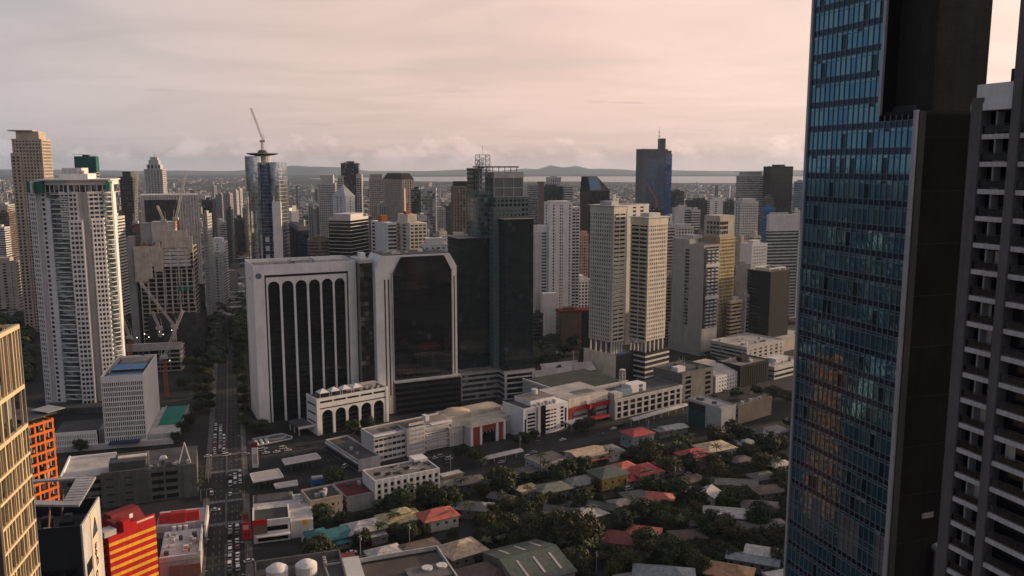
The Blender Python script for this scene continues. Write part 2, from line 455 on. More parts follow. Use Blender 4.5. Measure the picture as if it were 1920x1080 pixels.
for _n, _c in (('tan_c', (.44, .375, .30)), ('warm_d', (.24, .205, .175)), ('brown_roof', (.055, .036, .028)), ('terra_o', (.40, .13, .05)), ('brownrib', (.20, .165, .14)), ('coral', (.52, .33, .24)),  # coral: cream render carrying orange sunlight in its colour
               ('bluegrey', (.105, .105, .108)), ('terra_b', (.17, .115, .085)), ('cream_lit', (.58, .42, .24))):  # last entry: cream with orange sunlight mixed in
    M[_n] = paint(_n + '_render', _c)
M['blue_facet'] = paint('blue_facet_glass', (.03, .09, .16), rough=.1, spec=.8, streak=False)
M['g_blueb'] = glass('bright_blue_glass', (.015, .07, .20), (.02, .10, .26), rough=.08, spec=.8, blinds=.05)
# ================================================================== hero buildings
S.cycles.max_bounces = 5; S.cycles.diffuse_bounces = 2; S.cycles.glossy_bounces = 3; S.cycles.transmission_bounces = 2
S.cycles.volume_bounces = 0; S.cycles.transparent_max_bounces = 4
S.cycles.caustics_reflective = False; S.cycles.caustics_refractive = False
W.cycles.sampling_method = 'MANUAL'; W.cycles.sample_map_resolution = 512

# ---- blue glass office tower on the right: every pane, transom and mullion its own piece
def glass_tower():
    fh = 4.0
    Cr = at(1712, 277, 126.6)                # near vertical edge of the glass face (lower block)
    left_len = reach(Cr, wA, 1516)
    nb = 20; wid = left_len; bay = wid / nb
    t = thing('glass_office_tower', 'tall blue glass office tower with dark blank side wall and stepped shoulder', 'tower', (Cr.x, Cr.y, 0), GA)
    # local frame: +y runs along the glass face away from the camera, -x is outward
    z_sh = at(1710, 213, 126.6).z           # shoulder height
    y_up = reach(Vector((Cr.x, Cr.y, z_sh)), wA, 1648)   # setback start of the taller slab
    ktop = 262.0
    core_w = 26.0
    dk = M['tower_side']
    cp = Vector((Cr.x, Cr.y, 225.0)) + wA * (y_up - 7.5)
    cxl, cxr = reach(cp, uA, 1783), reach(cp, uA, 1884)
    # solid body behind the glass
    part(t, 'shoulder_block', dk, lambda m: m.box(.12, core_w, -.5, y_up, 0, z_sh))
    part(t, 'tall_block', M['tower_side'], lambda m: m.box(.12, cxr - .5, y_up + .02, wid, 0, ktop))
    part(t, 'stair_core', M['tower_core'], lambda m: m.box(cxl, cxr, y_up - 7.5, y_up + .5, 1, ktop))
    part(t, 'corner_fin', M['steel_edge'], lambda m: m.box(-.42, .0, -.75, -.08, 0, z_sh + .5))
    part(t, 'corner_fin', M['steel_edge'], lambda m: m.box(-.42, .1, wid + .06, wid + .6, 0, ktop))
    part(t, 'corner_fin', M['steel_edge'], lambda m: m.box(-.42, .0, y_up - .62, y_up - .04, z_sh + .05, ktop))
    part(t, 'side_trim', 'dgrey', lambda m: m.box(.05, 1.2, -.9, -.52, 0, z_sh + .3))
    # floors, spandrel top measured at row 277 on the near edge
    zs0 = at(1712, 275.5, 126.6).z
    k0 = int(zs0 // fh); base = zs0 - k0 * fh
    panes = []; rnd = random.Random(3)
    mesh_cache = {}
    def pane_mesh(h, kind):
        key = (round(h, 2), kind)
        if key not in mesh_cache:
            mesh_cache[key] = MB().box(-.05, .1, .035, bay - .035, 0, h).mesh('pane', M[kind])
        return mesh_cache[key]
    rest = {}
    nfl = int(ktop // fh) + 1
    sx = .22
    for kf in range(-1, nfl):
        zt = base + kf * fh                    # top of this storey's spandrel = bottom of vision pane... measured downward
        for c in range(nb):
            y0 = c * bay
            top_lim = ktop if y0 + bay * .5 > y_up else z_sh
            # storey: vision pane 2.30, top light .45, spandrel 1.15 (all above zt)
            z = zt
            blank = (34 < zt < 62)
            for (hh, kd) in ((2.42, 'vis'), (.50, 'vis'), (1.00, 'spd')):
                za, zb = z + .03, z + hh - .03
                z += hh + .0267
                if zb > top_lim or za < 1: continue
                kind = ('pane_spandrel' if kd == 'spd' else rnd.choice(['pane_a', 'pane_a', 'pane_a', 'pane_b', 'pane_b', 'pane_c', 'pane_a', 'pane_b', 'pane_a', 'pane_c', 'pane_b', 'pane_dark']))
                if kd == 'vis' and hh < 1 and rnd.random() < .022: kind = 'pane_open'
                panes.append((za, zb, y0, kind, kd))
    # the grey panelled storey near the bottom of the picture
    zlo = at(1600, 1040, 133).z; zhi = at(1600, 985, 133).z
    # the 300 panes that show largest are objects of their own, the rest are one part
    near = lambda q: (abs((q[0]+q[1])/2 - CAM_H + 30) / 60 + q[2] / wid * .5 - (q[1]-q[0]) * .4)
    vis = [q for q in panes if CAM_H - 82 < q[0] < CAM_H + 44]
    vis.sort(key=near); own = set(id(q) for q in vis[:300])
    vkinds = ['pane_a', 'pane_b', 'pane_c', 'pane_dark', 'pane_spandrel', 'pane_open', 'pane_grey']
    mbr = MB()
    for q in panes:
        za, zb, y0, kind, kd = q
        zc = (za+zb)/2
        bayi = int(round(y0 / bay))
        if zlo < zc < zhi and not (bayi in (2, 3, 4, 9, 10, 11, 12, 15, 16, 17, 18)): kind = 'pane_grey'
        elif zlo < zc < zhi: kind = 'pane_a'
        if id(q) in own:
            o = link('pane', pane_mesh(zb - za, kind), t); o.location = (0, y0, za)
            o.rotation_euler = (0, rnd.uniform(-.003, .003), rnd.uniform(-.004, .004))
            if kind == 'pane_open': o.rotation_euler = (0, R(14), 0); o.location.x = -.35
        else:
            mbr.box(-.05, .1, y0+.035, y0+bay-.035, za, zb, vkinds.index(kind))
    mbr.build('upper_and_lower_panes', [M[x] for x in vkinds], t, True)
    mul = MB(); tr = MB()
    for c in range(nb + 1):
        y0 = c * bay; lim = ktop if y0 > y_up - .1 else z_sh
        o = MB().box(-.20, -.02, y0 - .035, y0 + .035, 0, lim).build('mullion', M['mullion'], t)
    for kf in range(-1, nfl):
        zt = base + kf * fh
        for dz in (0, 2.45, 2.97):
            z = zt + dz - .02
            if z < 1 or z > ktop: continue
            ya = 0 if z < z_sh else y_up
            if ya not in mesh_cache: mesh_cache[ya] = MB().box(-.13, -.02, ya, wid, -.04, .04).mesh('transom', M['mullion'])
            o = link('transom', mesh_cache[ya], t); o.location = (0, 0, z)
    # roof terrace bits on the shoulder, vent pipe on the blank side
    part(t, 'terrace_parapet', 'char', lambda m: m.box(.1, core_w, -.45, -.15, z_sh, z_sh + .5).box(.1, .5, -.4, y_up - 1, z_sh + .01, z_sh + .45))
    part(t, 'plant_room', 'char', lambda m: m.box(6, 17, 2, y_up - .1, z_sh, z_sh + 2.4))
    part(t, 'plant_room_wall', 'dgrey', lambda m: m.box(2.5, 5.8, 2.5, y_up - .1, z_sh, z_sh + 1.5))
    part(t, 'terrace_rail', 'steel', lambda m: (m.box(14, 21, 1.2, 1.3, z_sh + 2.9, z_sh + 3.0), m.box(20.9, 21.0, 1.2, 1.3, z_sh, z_sh + 3.0)))
    part(t, 'exhaust_unit', 'lgrey', lambda m: (m.box(22.2, 24.8, .2, 1.6, z_sh + .4, z_sh + 1.5), m.box(22.9, 24.1, .3, 1.5, z_sh, z_sh + .4)))
    zp = at(1765, 1035, 128).z
    part(t, 'vent_pipe', 'steel', lambda m: (m.cyl(9.5, -1.6, zp - 18, zp, .8, .8, 14), m.bar((9.5, -1.6, zp), (9.5, -.5, zp + .6), .8, 12)))
    part(t, 'side_vent', 'grey', lambda m: m.box(6.3, 8.6, -.62, -.5, at(1715, 978, 127).z, at(1715, 968, 127).z))
    jn = MB()
    for i in range(1, 32):
        if i * 8.0 < z_sh: jn.box(1.3, core_w - .1, -.53, -.5, i * 8.0, i * 8.0 + .06)
        if i * 8.0 > z_sh: jn.box(cxl + .1, cxr - .1, y_up - 7.54, y_up - 7.5, i * 8.0 + 3, i * 8.0 + 3.07)
    jn.build('panel_joints', M['joint'], t, True)
    return t
M['joint'] = paint('joint_line', (.045, .043, .040))
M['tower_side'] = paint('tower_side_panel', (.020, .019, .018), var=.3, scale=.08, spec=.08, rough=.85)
M['tower_core'] = paint('tower_core_concrete', (.050, .046, .041), var=.3, scale=.06, spec=.1)
M['steel_edge'] = paint('brushed_edge', (.42, .44, .46), rough=.4, metal=.3, streak=False)
M['mullion'] = paint('aluminium_mullion', (.25, .285, .30), rough=.5, metal=.2, streak=False)
def panemat(name, col, metal, rough, spec=.8):
    m, kk, p = newmat(name); tc = kk.n('ShaderNodeTexCoord').outputs['Object']
    oi = kk.n('ShaderNodeObjectInfo').outputs['Random']
    f = kk.mapr(oi, 0, 1, .82, 1.18, False); c = kk.n('ShaderNodeCombineXYZ')
    for i in range(3): kk.l(f, c.inputs[i])
    kk.l(kk.mix(1.0, (*col, 1), c.outputs[0], 'MULTIPLY'), p.inputs['Base Color'])
    p.inputs['Metallic'].default_value = metal; p.inputs['Roughness'].default_value = rough
    p.inputs['Specular IOR Level'].default_value = spec; M[name] = m
    b = kk.n('ShaderNodeBump'); b.inputs['Strength'].default_value = .12; b.inputs['Distance'].default_value = .12
    kk.l(kk.noise(tc, .55, 2, .5, .6), b.inputs['Height']); kk.l(b.outputs[0], p.inputs['Normal'])
panemat('pane_a', (.115, .30, .40), .86, .02); panemat('pane_b', (.165, .335, .40), .86, .025)
panemat('pane_c', (.085, .24, .37), .86, .02); panemat('pane_dark', (.022, .05, .065), .7, .04); panemat('pane_spandrel', (.028, .055, .095), .75, .08)
panemat('pane_open', (.30, .40, .50), .6, .12); panemat('pane_grey', (.10, .105, .13), .2, .35, .4)
glass_tower()

# ---- balcony apartment tower at the right edge
def apartments():
    D0 = 100.0
    C = at(1838, 175, D0)                       # far left top corner of the balcony face
    fh = 3.15
    u, w = uA, wA
    t = thing('balcony_apartment_tower', 'dark apartment tower with white slab edges and recessed balconies at right edge', 'tower', (C.x, C.y, 0), GA)
    # local: face runs along -y (towards the camera), outward is -x
    top = at(1838, 190, D0).z
    zt = at(1836, 210, D0).z
    def s_at(px): return reach(C, -wA, px)
    s1 = s_at(1908); s2 = s1 + 11.0
    nf = int(zt // fh) + 1
    part(t, 'core_wall', 'char', lambda m: m.box(2.2, 22, -s2 - 14, .0, 0, top - 1.5))
    part(t, 'wing_core', 'char', lambda m: m.box(1.2, 22, -s2 - 14, -s1 - .9, top - 1.5, 246))
    part(t, 'roof_parapet', 'white', lambda m: m.box(-.12, 2.4, -s1 + .1, .35, top - .2, top + 1.9))
    part(t, 'top_slab', 'white', lambda m: m.box(-.3, 22, -s1 + .05, .9, top - 1.1, top - .22))
    part(t, 'roof_box', 'char', lambda m: m.box(2.5, 6, -s1 + .6, -s1 + 3.2, top + 1.9, top + 3.6))
    part(t, 'roof_tank', 'grey', lambda m: (m.cyl(4, -1.8, top + 1.85, top + 3.1, 1.0, 1.0, 12), m.box(3, 5.5, -4.6, -3.2, top + 1.85, top + 2.9)))
    piers = [(-.75, .75, zt + 1.6), (-s1 - .9, -s1 + .25, 246), (-s2 - .9, -s2 + .25, 246)]
    for a, b, z in piers:
        part(t, 'pier', M['apt_pier'], lambda m: m.box(-.38, 2.6, a, b, 0, z))
    zi = 0
    slabm = {}
    dk = M['g_black']
    for i in range(nf):
        z = zt - fh * (i + 1) + 0.0
        if z < 3: break
        for (a, b, dv) in ((-s1 + .27, -.77, .55), (-s2 + .27, -s1 - .92, .35)):
            key = (a, b)
            if key not in slabm:
                slabm[key] = (MB().box(-.14, 2.3, a, b, -.02, .55).mesh('slab_edge', M['white_slab']),
                              MB().box(1.15, 1.3, a, b, .62, fh - .02).mesh('balcony_door', dk),
                              MB().box(.02, 1.3, a + (b-a)*dv - .10, a + (b-a)*dv + .10, .56, fh - .02).mesh('divider', M['grey']),
                              railing(a, b))
            sm, gm, dm, rm = slabm[key]
            for nm_, me in (('slab_edge', sm), ('balcony_door', gm), ('divider', dm), ('railing', rm)):
                o = link(nm_, me, t); o.location = (0, 0, z)
    rnd = random.Random(6); it = {}
    for nm_, mt, sz in (('air_unit', 'lgrey', (.7, .9, .7)), ('plant_pot', 'leaf_pot', (.5, .5, .9)), ('curtain', 'cream', (.05, 1.3, 2.3)), ('drying_cloth', 'bluegrey_c', (.05, .9, .7))):
        it[nm_] = MB().box(0, sz[0], 0, sz[1], 0, sz[2]).mesh(nm_, M[mt])
    for i in range(1, min(nf, 46)):
        z = zt - fh * (i + 1) + .56
        if z < 8: break
        for (a, b) in ((-s1 + .6, -1.2), (-s2 + .6, -s1 - 1.4)):
            for q in range(rnd.randrange(0, 3)):
                nm_ = rnd.choice(list(it)); o = link(nm_, it[nm_], t)
                o.location = (1.08 if nm_ == 'curtain' else rnd.uniform(.1, .4), rnd.uniform(a, b - 1.3), z)
    return t
M['leaf_pot'] = paint('potted_leaves', (.03, .05, .015)); M['bluegrey_c'] = paint('washed_cloth', (.25, .28, .33))
def railing(a, b):
    m = MB(); m.box(-.06, -.01, a, b, 1.62, 1.68); n = max(2, int((b-a) / .9))
    for i in range(n + 1):
        y = a + (b-a)*i/n; m.box(-.05, -.015, y-.02, y+.02, .6, 1.62)
    m.box(-.035, -.025, a, b, .72, 1.5, 1)
    return m.mesh('railing', [M['dsteel'], M['rail_glass']])
M['apt_pier'] = paint('pier_render', (.14, .13, .122), var=.2)
M['white_slab'] = paint('white_slab_edge', (.60, .575, .55), var=.22, scale=.3)
M['rail_glass'] = glass('smoked_rail_glass', (.012, .014, .016), blinds=.02, spec=.4, rough=.2)
apartments()
def frame(name, label, C, ang, cat='building'):
    return thing(name, label, cat, (C.x, C.y, 0), ang)
def loc2(t, P):
    a = t.rotation_euler[2]; d = Vector((P[0], P[1], 0)) - Vector((t.location.x, t.location.y, 0))
    return (d.x*math.cos(a) + d.y*math.sin(a), -d.x*math.sin(a) + d.y*math.cos(a))
def block(t, xl, xc, xr, yt, D, side='L', z0=0.0, fh=3.5, band=.45, F=None, Sd=None, wall='offwhite', gl='g_dark', depth=None,
          width=None, nm='', proud=.35, bandm=None, pierm=None, roof=True, roofm=None):
    """a further volume of building t, placed by picture columns like tower()"""
    ang = t.rotation_euler[2]
    loc, wd, dp, h = fit(xl, xc, xr, yt, D, ang, side); u, w = uv(ang)
    if depth: loc = loc + w*(depth-dp)/2; dp = depth
    if width: loc = loc + (u if side == 'L' else -u)*(width-wd)/2; wd = width
    x, y = loc2(t, loc); poly = rect(wd, dp, x, y)
    edges = [F, Sd if side == 'R' else None, None, Sd if side == 'L' else None]
    facade(t, poly, z0, h, fh, band, edges, M[wall], M[gl], proud, M[bandm] if bandm else None, M[pierm] if pierm else None, nm)
    if roof: part(t, nm + 'roof_deck', roofm or 'roofgrey', lambda m: m.prism(off(poly, .45), h + .92, h + 1.1))
    return poly, h
def bx(t, name, mat, poly, z0, z1): return part(t, name, mat, lambda m: m.prism(poly, z0, z1))
def textmesh(s, size, name, mat, parent, loc, rot, ext=.05):
    cu = bpy.data.curves.new('tmp_text', 'FONT'); cu.body = s; cu.size = size; cu.extrude = ext; cu.align_x = 'CENTER'; cu.align_y = 'CENTER'; cu.resolution_u = 3
    ob = bpy.data.objects.new('tmp_text', cu); COL.objects.link(ob)
    dg = bpy.context.evaluated_depsgraph_get(); me = bpy.data.meshes.new_from_object(ob.evaluated_get(dg))
    bpy.data.objects.remove(ob); bpy.data.curves.remove(cu)
    me.materials.clear(); me.materials.append(M[mat]); me.name = name
    o = link(name, me, parent); o.location = loc; o.rotation_euler = rot; return o
def arch_piece(mb, x0, x1, zs, zt, y0, y1, n=10):
    """wall piece above a round arch spanning x0..x1, springing at zs, flat top zt, between planes y0 (front) and y1"""
    r = (x1-x0)/2; cx = (x0+x1)/2
    A = [(cx - r*math.cos(math.pi*j/n), zs + r*math.sin(math.pi*j/n)) for j in range(n+1)]
    for j in range(n):
        (xa, za), (xb, zb) = A[j], A[j+1]
        mb.quad((xa, y0, za), (xb, y0, zb), (xb, y0, zt), (xa, y0, zt))
        mb.quad((xb, y1, zb), (xa, y1, za), (xa, y0, za), (xb, y0, zb))
    mb.quad((x0, y0, zt), (x1, y0, zt), (x1, y1, zt), (x0, y1, zt))

# ---- white bank tower with six tall arches
def arch_tower():
    D = 568; ang = R(25)
    loc, wd, dp, h = fit(459, 474, 667, 505, D, ang, 'L')
    dp = 40; C = at(474, 505, D); u, w = uv(ang)
    t = frame('arched_office_tower', 'white office tower with six tall dark arches and a star emblem', C, ang)
    y0 = 0.0
    part(t, 'body', 'white', lambda m: m.box(0, wd, 3.0, dp, 0, h))
    fx = lambda px: (px-474)/193.0*wd
    # front frame: side piers, top beam, recessed groove, fins and arch heads
    part(t, 'corner_pier', 'white', lambda m: m.box(0, fx(494), y0, 3.02, 0, h))
    part(t, 'corner_pier', 'white', lambda m: m.box(fx(651.5), wd, y0, 3.02, 0, h))
    part(t, 'top_beam', 'white', lambda m: m.box(fx(494), fx(651.5), y0, 3.02, h-4.6, h))
    part(t, 'groove_back', 'char', lambda m: m.box(fx(494), fx(651.5), 2.2, 3.03, 0, h-4.6))
    zs = h - 13.2; x = [(500, 521.5), (525.5, 547), (551, 572), (576, 597), (600.5, 621.5), (625, 645)]
    zt = h - 6.4
    xs0, xs1 = fx(497), fx(648.5)
    fins = [xs0] + [v for a, b in x for v in (fx(a), fx(b))] + [xs1]
    for i in range(0, len(fins), 2):
        part(t, 'fin', 'white', lambda m: m.box(fins[i], fins[i+1], .55, 2.4, 0, zt))
    for a, b in x:
        part(t, 'arch_head', 'white', lambda m: arch_piece(m, fx(a), fx(b), zs, zt, .55, 2.2))
        gw = part(t, 'arch_window', 'g_black', lambda m: m.box(fx(a), fx(b), 1.9, 2.25, 0, zs + fx(b)/2 - fx(a)/2))
        sp = MB()
        for i in range(28): sp.box(fx(a) + .02, fx(b) - .02, 1.8, 1.95, 3.6*i, 3.6*i + .9)
        for i in range(1, 5): sp.box(fx(a)+(fx(b)-fx(a))*i/5-.06, fx(a)+(fx(b)-fx(a))*i/5+.06, 1.78, 1.95, 0, zs)
        o = sp.build('window_frames', M['black'], gw, True)
    part(t, 'roof_deck', 'roofgrey', lambda m: m.box(1, wd-1, 1, dp-1, h-.6, h+.25))
    part(t, 'parapet', 'white', lambda m: (m.box(0, wd, -.05, .6, h, h+2.6), m.box(0, .6, .62, dp, h, h+2.6), m.box(wd-.6, wd, .62, dp, h, h+2.6), m.box(.62, wd-.62, dp-.6, dp, h, h+2.6)))
    part(t, 'plant_room', 'lgrey', lambda m: m.box(wd*.62, wd*.92, 8, 30, h+.2, h+3.4))
    rnd = random.Random(4)
    for i in range(16):
        a = rnd.uniform(1.5, 5); q = rnd.uniform(6, wd*.6)
        part(t, 'rooftop_unit', rnd.choice(['dgrey', 'lgrey', 'steel', 'tank']), lambda m: m.box(q, q+a, 4+rnd.random()*22, 30, h+.26, h+1.2+rnd.random()*1.6) if False else m.box(q, q+a, 4+i*1.4, 4+i*1.4+a*.7, h+.26, h+1.2+rnd.random()*1.8))
    # star emblem on the left pier
    def star(m):
        c = Vector((fx(483.5), -.14, h-4.9)); pts = []
        for j in range(40):
            rr = 2.3 if j % 2 == 0 else 1.72; a = math.pi*2*j/40
            pts.append((c.x + rr*math.cos(a), c.z + rr*math.sin(a)))
        i = len(m.v); n = len(pts)
        m.v += [(p[0], -.16, p[1]) for p in pts] + [(p[0], -.02, p[1]) for p in pts]
        m.f.append(tuple(range(i, i+n))); m.m.append(0)
        for j in range(n): m.f.append((i+j, i+n+j, i+n+(j+1) % n, i+(j+1) % n)); m.m.append(0)
    part(t, 'star_emblem', 'emblem', star)
    # left side: thin vertical slot and roof notch
    part(t, 'side_slot', 'char', lambda m: m.box(-.06, .0, dp-4.5, dp-3.9, 4, h-8))
    part(t, 'side_lettering', 'emblem', lambda m: [m.box(-.07, 0, 12+i*3, 13.2+i*3, h-9, h-7.6) for i in range(3)])
    return t, C, u, w, wd, h
M['emblem'] = paint('emblem_blue_grey', (.10, .15, .19), var=.05)
AT, AC, Au, Aw, Awd, Ah = arch_tower()

# ---- dark glass slab with chamfered top joined to it
M['g_gloss'] = glass('glossy_black_glass', (.006, .008, .011), (.012, .016, .022), blinds=.02, spec=1.0, rough=.04)
def chamfer_tower():
    ang = R(25); D = 588
    C = at(703, 492, D)
    t = frame('chamfered_glass_tower', 'white framed tower with black glass front and cut top corners', C, ang)
    wd = reach(C, uv(ang)[0], 856); h = C.z; dp = 31
    fx = lambda px: (px-703)/153.0*wd
    top = at(740, 478, D+10).z
    ch = 9.5
    # white body with cut top
    prof = [(0, 0), (wd, 0), (wd, top-ch), (wd-5.5, top), (5.5, top), (0, top-ch*1.1)]
    def ext(m, pr, y0, y1):
        i = len(m.v); n = len(pr)
        m.v += [(p[0], y0, p[1]) for p in pr] + [(p[0], y1, p[1]) for p in pr]
        m.f.append(tuple(range(i, i+n))); m.m.append(0); m.f.append(tuple(range(i+2*n-1, i+n-1, -1))); m.m.append(0)
        for j in range(n): m.f.append((i+j, i+n+j, i+n+(j+1) % n, i+(j+1) % n)); m.m.append(0)
    part(t, 'body', 'white', lambda m: ext(m, prof, 0, dp))
    g0, g1 = fx(733.5), fx(844)
    gp = [(g0, 25), (g1, 25), (g1, top-12), (g1-5.5, top-1.2), (g0+6.5, top-1.2), (g0, top-13)]
    gl = part(t, 'glass_front', 'g_gloss', lambda m: ext(m, gp, -1.6, -.05))
    sp = MB()
    for i in range(24):
        z = 27 + i*3.7
        if z < top-13: sp.box(g0+.1, g1-.1, -1.72, -1.58, z, z+.35)
    for i in range(1, 16): sp.box(g0+(g1-g0)*i/16-.05, g0+(g1-g0)*i/16+.05, -1.70, -1.58, 25, top-13.2)
    sp.build('glazing_bars', M['black'], gl, True)
    part(t, 'glass_reveal', 'lgrey', lambda m: (m.box(g0-.7, g0-.02, -1.9, -.02, 25, top-12.6), m.box(g1+.02, g1+.7, -1.9, -.02, 25, top-11.6)))
    for px in (718.5, 725.5, 849.5):
        part(t, 'slot', 'black', lambda m: m.box(fx(px), fx(px)+.9, -.1, .02, 14, top-17))
    part(t, 'terrace', 'lgrey', lambda m: m.box(g0-1, wd+.6, -6, -.06, 23.8, 25))
    part(t, 'podium_front', 'g_black', lambda m: m.box(g0-1, wd+.4, -5.4, -.07, 0, 23.7))
    bd = MB()
    for i in range(5): bd.box(g0-1.1, wd+.5, -5.6, -5.38, 3+4.2*i, 4.6+4.2*i)
    bd.build('podium_bands', M['char'], t, True)
    part(t, 'roof_deck', 'roofdark', lambda m: m.box(6, wd-6, 1.0, dp-1, top+.01, top+.5))
    rnd = random.Random(8)
    for i in range(9):
        x = rnd.uniform(8, wd-12); y = rnd.uniform(3, dp-8); a = rnd.uniform(1.5, 4)
        part(t, 'rooftop_unit', rnd.choice(['lgrey', 'white', 'steel', 'cream']), lambda m: m.box(x, x+a, y, y+a*.8, top+.5, top+1+rnd.random()*2))
    # link block between the two towers
    xl = -(C - (AC + Au*Awd)).dot(uv(ang)[0])
    part(t, 'link_block', 'g_brown', lambda m: m.box(xl+.4, -.1, 7, 34, 0, h-1))
    lb = MB()
    for i in range(28): lb.box(xl+.5, -.2, 6.7, 7.0, i*3.6, i*3.6+.8)
    for i in range(1, 6): lb.box(xl+.4-xl*i/6-.12, xl+.4-xl*i/6+.12, 6.65, 6.98, 0, h-1)
    lb.build('link_bands', M['char'], t, True)
    part(t, 'link_parapet', 'lgrey', lambda m: m.box(xl+.4, -.1, 6.6, 34, h-.99, h+1.3))
    part(t, 'link_plant', 'white', lambda m: (m.box(xl+3, -3, 14, 22, h+1.3, h+5.5), m.box(xl+5, -4.5, 13.8, 14.1, h+2, h+4.5)))
    return t
chamfer_tower()

# ---- arcaded podium in front
def arcade():
    D = dist(817); C = at(594, 749, D); ang = GB
    t = frame('arcaded_podium', 'low white podium with five round arches and roof tents', C, ang)
    u, w = uv(ang); wd = reach(C, u, 727); dp = min(30, abs(reach(C, w, 574))); h = C.z
    part(t, 'body', 'white', lambda m: m.box(0, wd, 2.0, dp, 0, h-1.5))
    z1 = h*.70
    part(t, 'dark_interior', 'g_black', lambda m: m.box(2, wd-2, 1.5, 1.98, 0, z1))
    pitch = (wd-5)/5; xs = 2.5
    for i in range(5):
        a = xs+i*pitch+.85; b = xs+(i+1)*pitch-.85; r = (b-a)/2
        part(t, 'arch_head', 'white', lambda m: arch_piece(m, a, b, z1-r-.9, z1, 0, 1.5))
        gw = part(t, 'arch_window', 'g_black', lambda m: m.box(a, b, 1.2, 1.48, 0, z1-.9))
        part(gw, 'window_frames', 'char', lambda m: [m.box(a+.05, b-.05, 1.12, 1.22, 1+3.3*q, 1.9+3.3*q) for q in range(4)], True)
    for i in range(6):
        c = xs+i*pitch
        part(t, 'arcade_pier', 'white', lambda m: m.box(max(.01, c-.85), min(wd-.01, c+.85), 0, 1.6, 0, z1))
    part(t, 'corner_pier', 'white', lambda m: (m.box(-.3, 1.6, -.25, 1.9, 0, h-.4), m.box(wd-1.6, wd+.3, -.25, 1.9, 0, h-.4)))
    part(t, 'recess_line', 'black', lambda m: m.box(1.7, wd-1.7, .5, 2.1, z1+.01, z1+.9))
    part(t, 'upper_wall', 'white', lambda m: m.box(1.65, wd-1.65, .05, 2.1, z1+.92, h-3.4))
    part(t, 'strip_windows', 'black', lambda m: m.box(1.7, wd-1.7, .5, 2.12, h-3.38, h-1.9))
    part(t, 'window_posts', 'white', lambda m: [m.box(1.7+(wd-3.4)*i/5-.5, 1.7+(wd-3.4)*i/5+.5, .04, .6, h-3.38, h-1.9) for i in range(6)])
    part(t, 'parapet', 'white', lambda m: (m.box(-.2, wd+.2, -.1, .6, h-1.88, h+.2), m.box(-.2, .5, .62, dp, h-1.88, h+.2), m.box(wd-.5, wd+.2, .62, dp, h-1.88, h+.2)))
    part(t, 'side_slots', 'black', lambda m: [m.box(-.05, 0, 3, dp-2, h-5.6-i*6, h-4.4-i*6) for i in range(3)])
    part(t, 'roof_terrace', 'roofdark', lambda m: m.box(.5, wd-.5, .6, dp-.1, h-1.4, h-1.0))
    for i in range(4):
        x = 5+i*8.2
        part(t, 'roof_tent', 'white', lambda m: (m.prism(rect(7.4, 7.4, x+3, 8.5), h+2, h+4.4, 0, rect(.5, .5, x+3, 8.5)), [m.box(x+3+sx*3.4-.1, x+3+sx*3.4+.1, 8.5+sy*3.4-.1, 8.5+sy*3.4+.1, h-1, h+2.05) for sx in (-1, 1) for sy in (-1, 1)]))
    part(t, 'roof_pavilion', 'lgrey', lambda m: m.box(wd*.45, wd-3, dp-8, dp-3, h+1.6, h+2.3).box(wd*.5, wd-4, dp-7, dp-4, h-1, h+1.59))
    rnd = random.Random(9)
    for i in range(8):
        x = wd*.6+rnd.random()*wd*.33; y = 4+rnd.random()*10
        part(t, 'terrace_table', 'lgrey', lambda m: m.box(x, x+1.6, y, y+1.4, h-1, h+.1+rnd.random()))
    # entrance canopy
    part(t, 'entrance_canopy', 'roofdark', lambda m: m.box(-11, -.35, 6, 24, 5.2, 6.3))
    part(t, 'canopy_fascia', 'white', lambda m: m.box(-11.3, -.4, 5.5, 5.98, 4.9, 6.5))
    part(t, 'canopy_post', 'lgrey', lambda m: [m.box(-10.5, -9.9, y, y+.6, 0, 5.2) for y in (7, 15, 22)])
    return t
arcade()

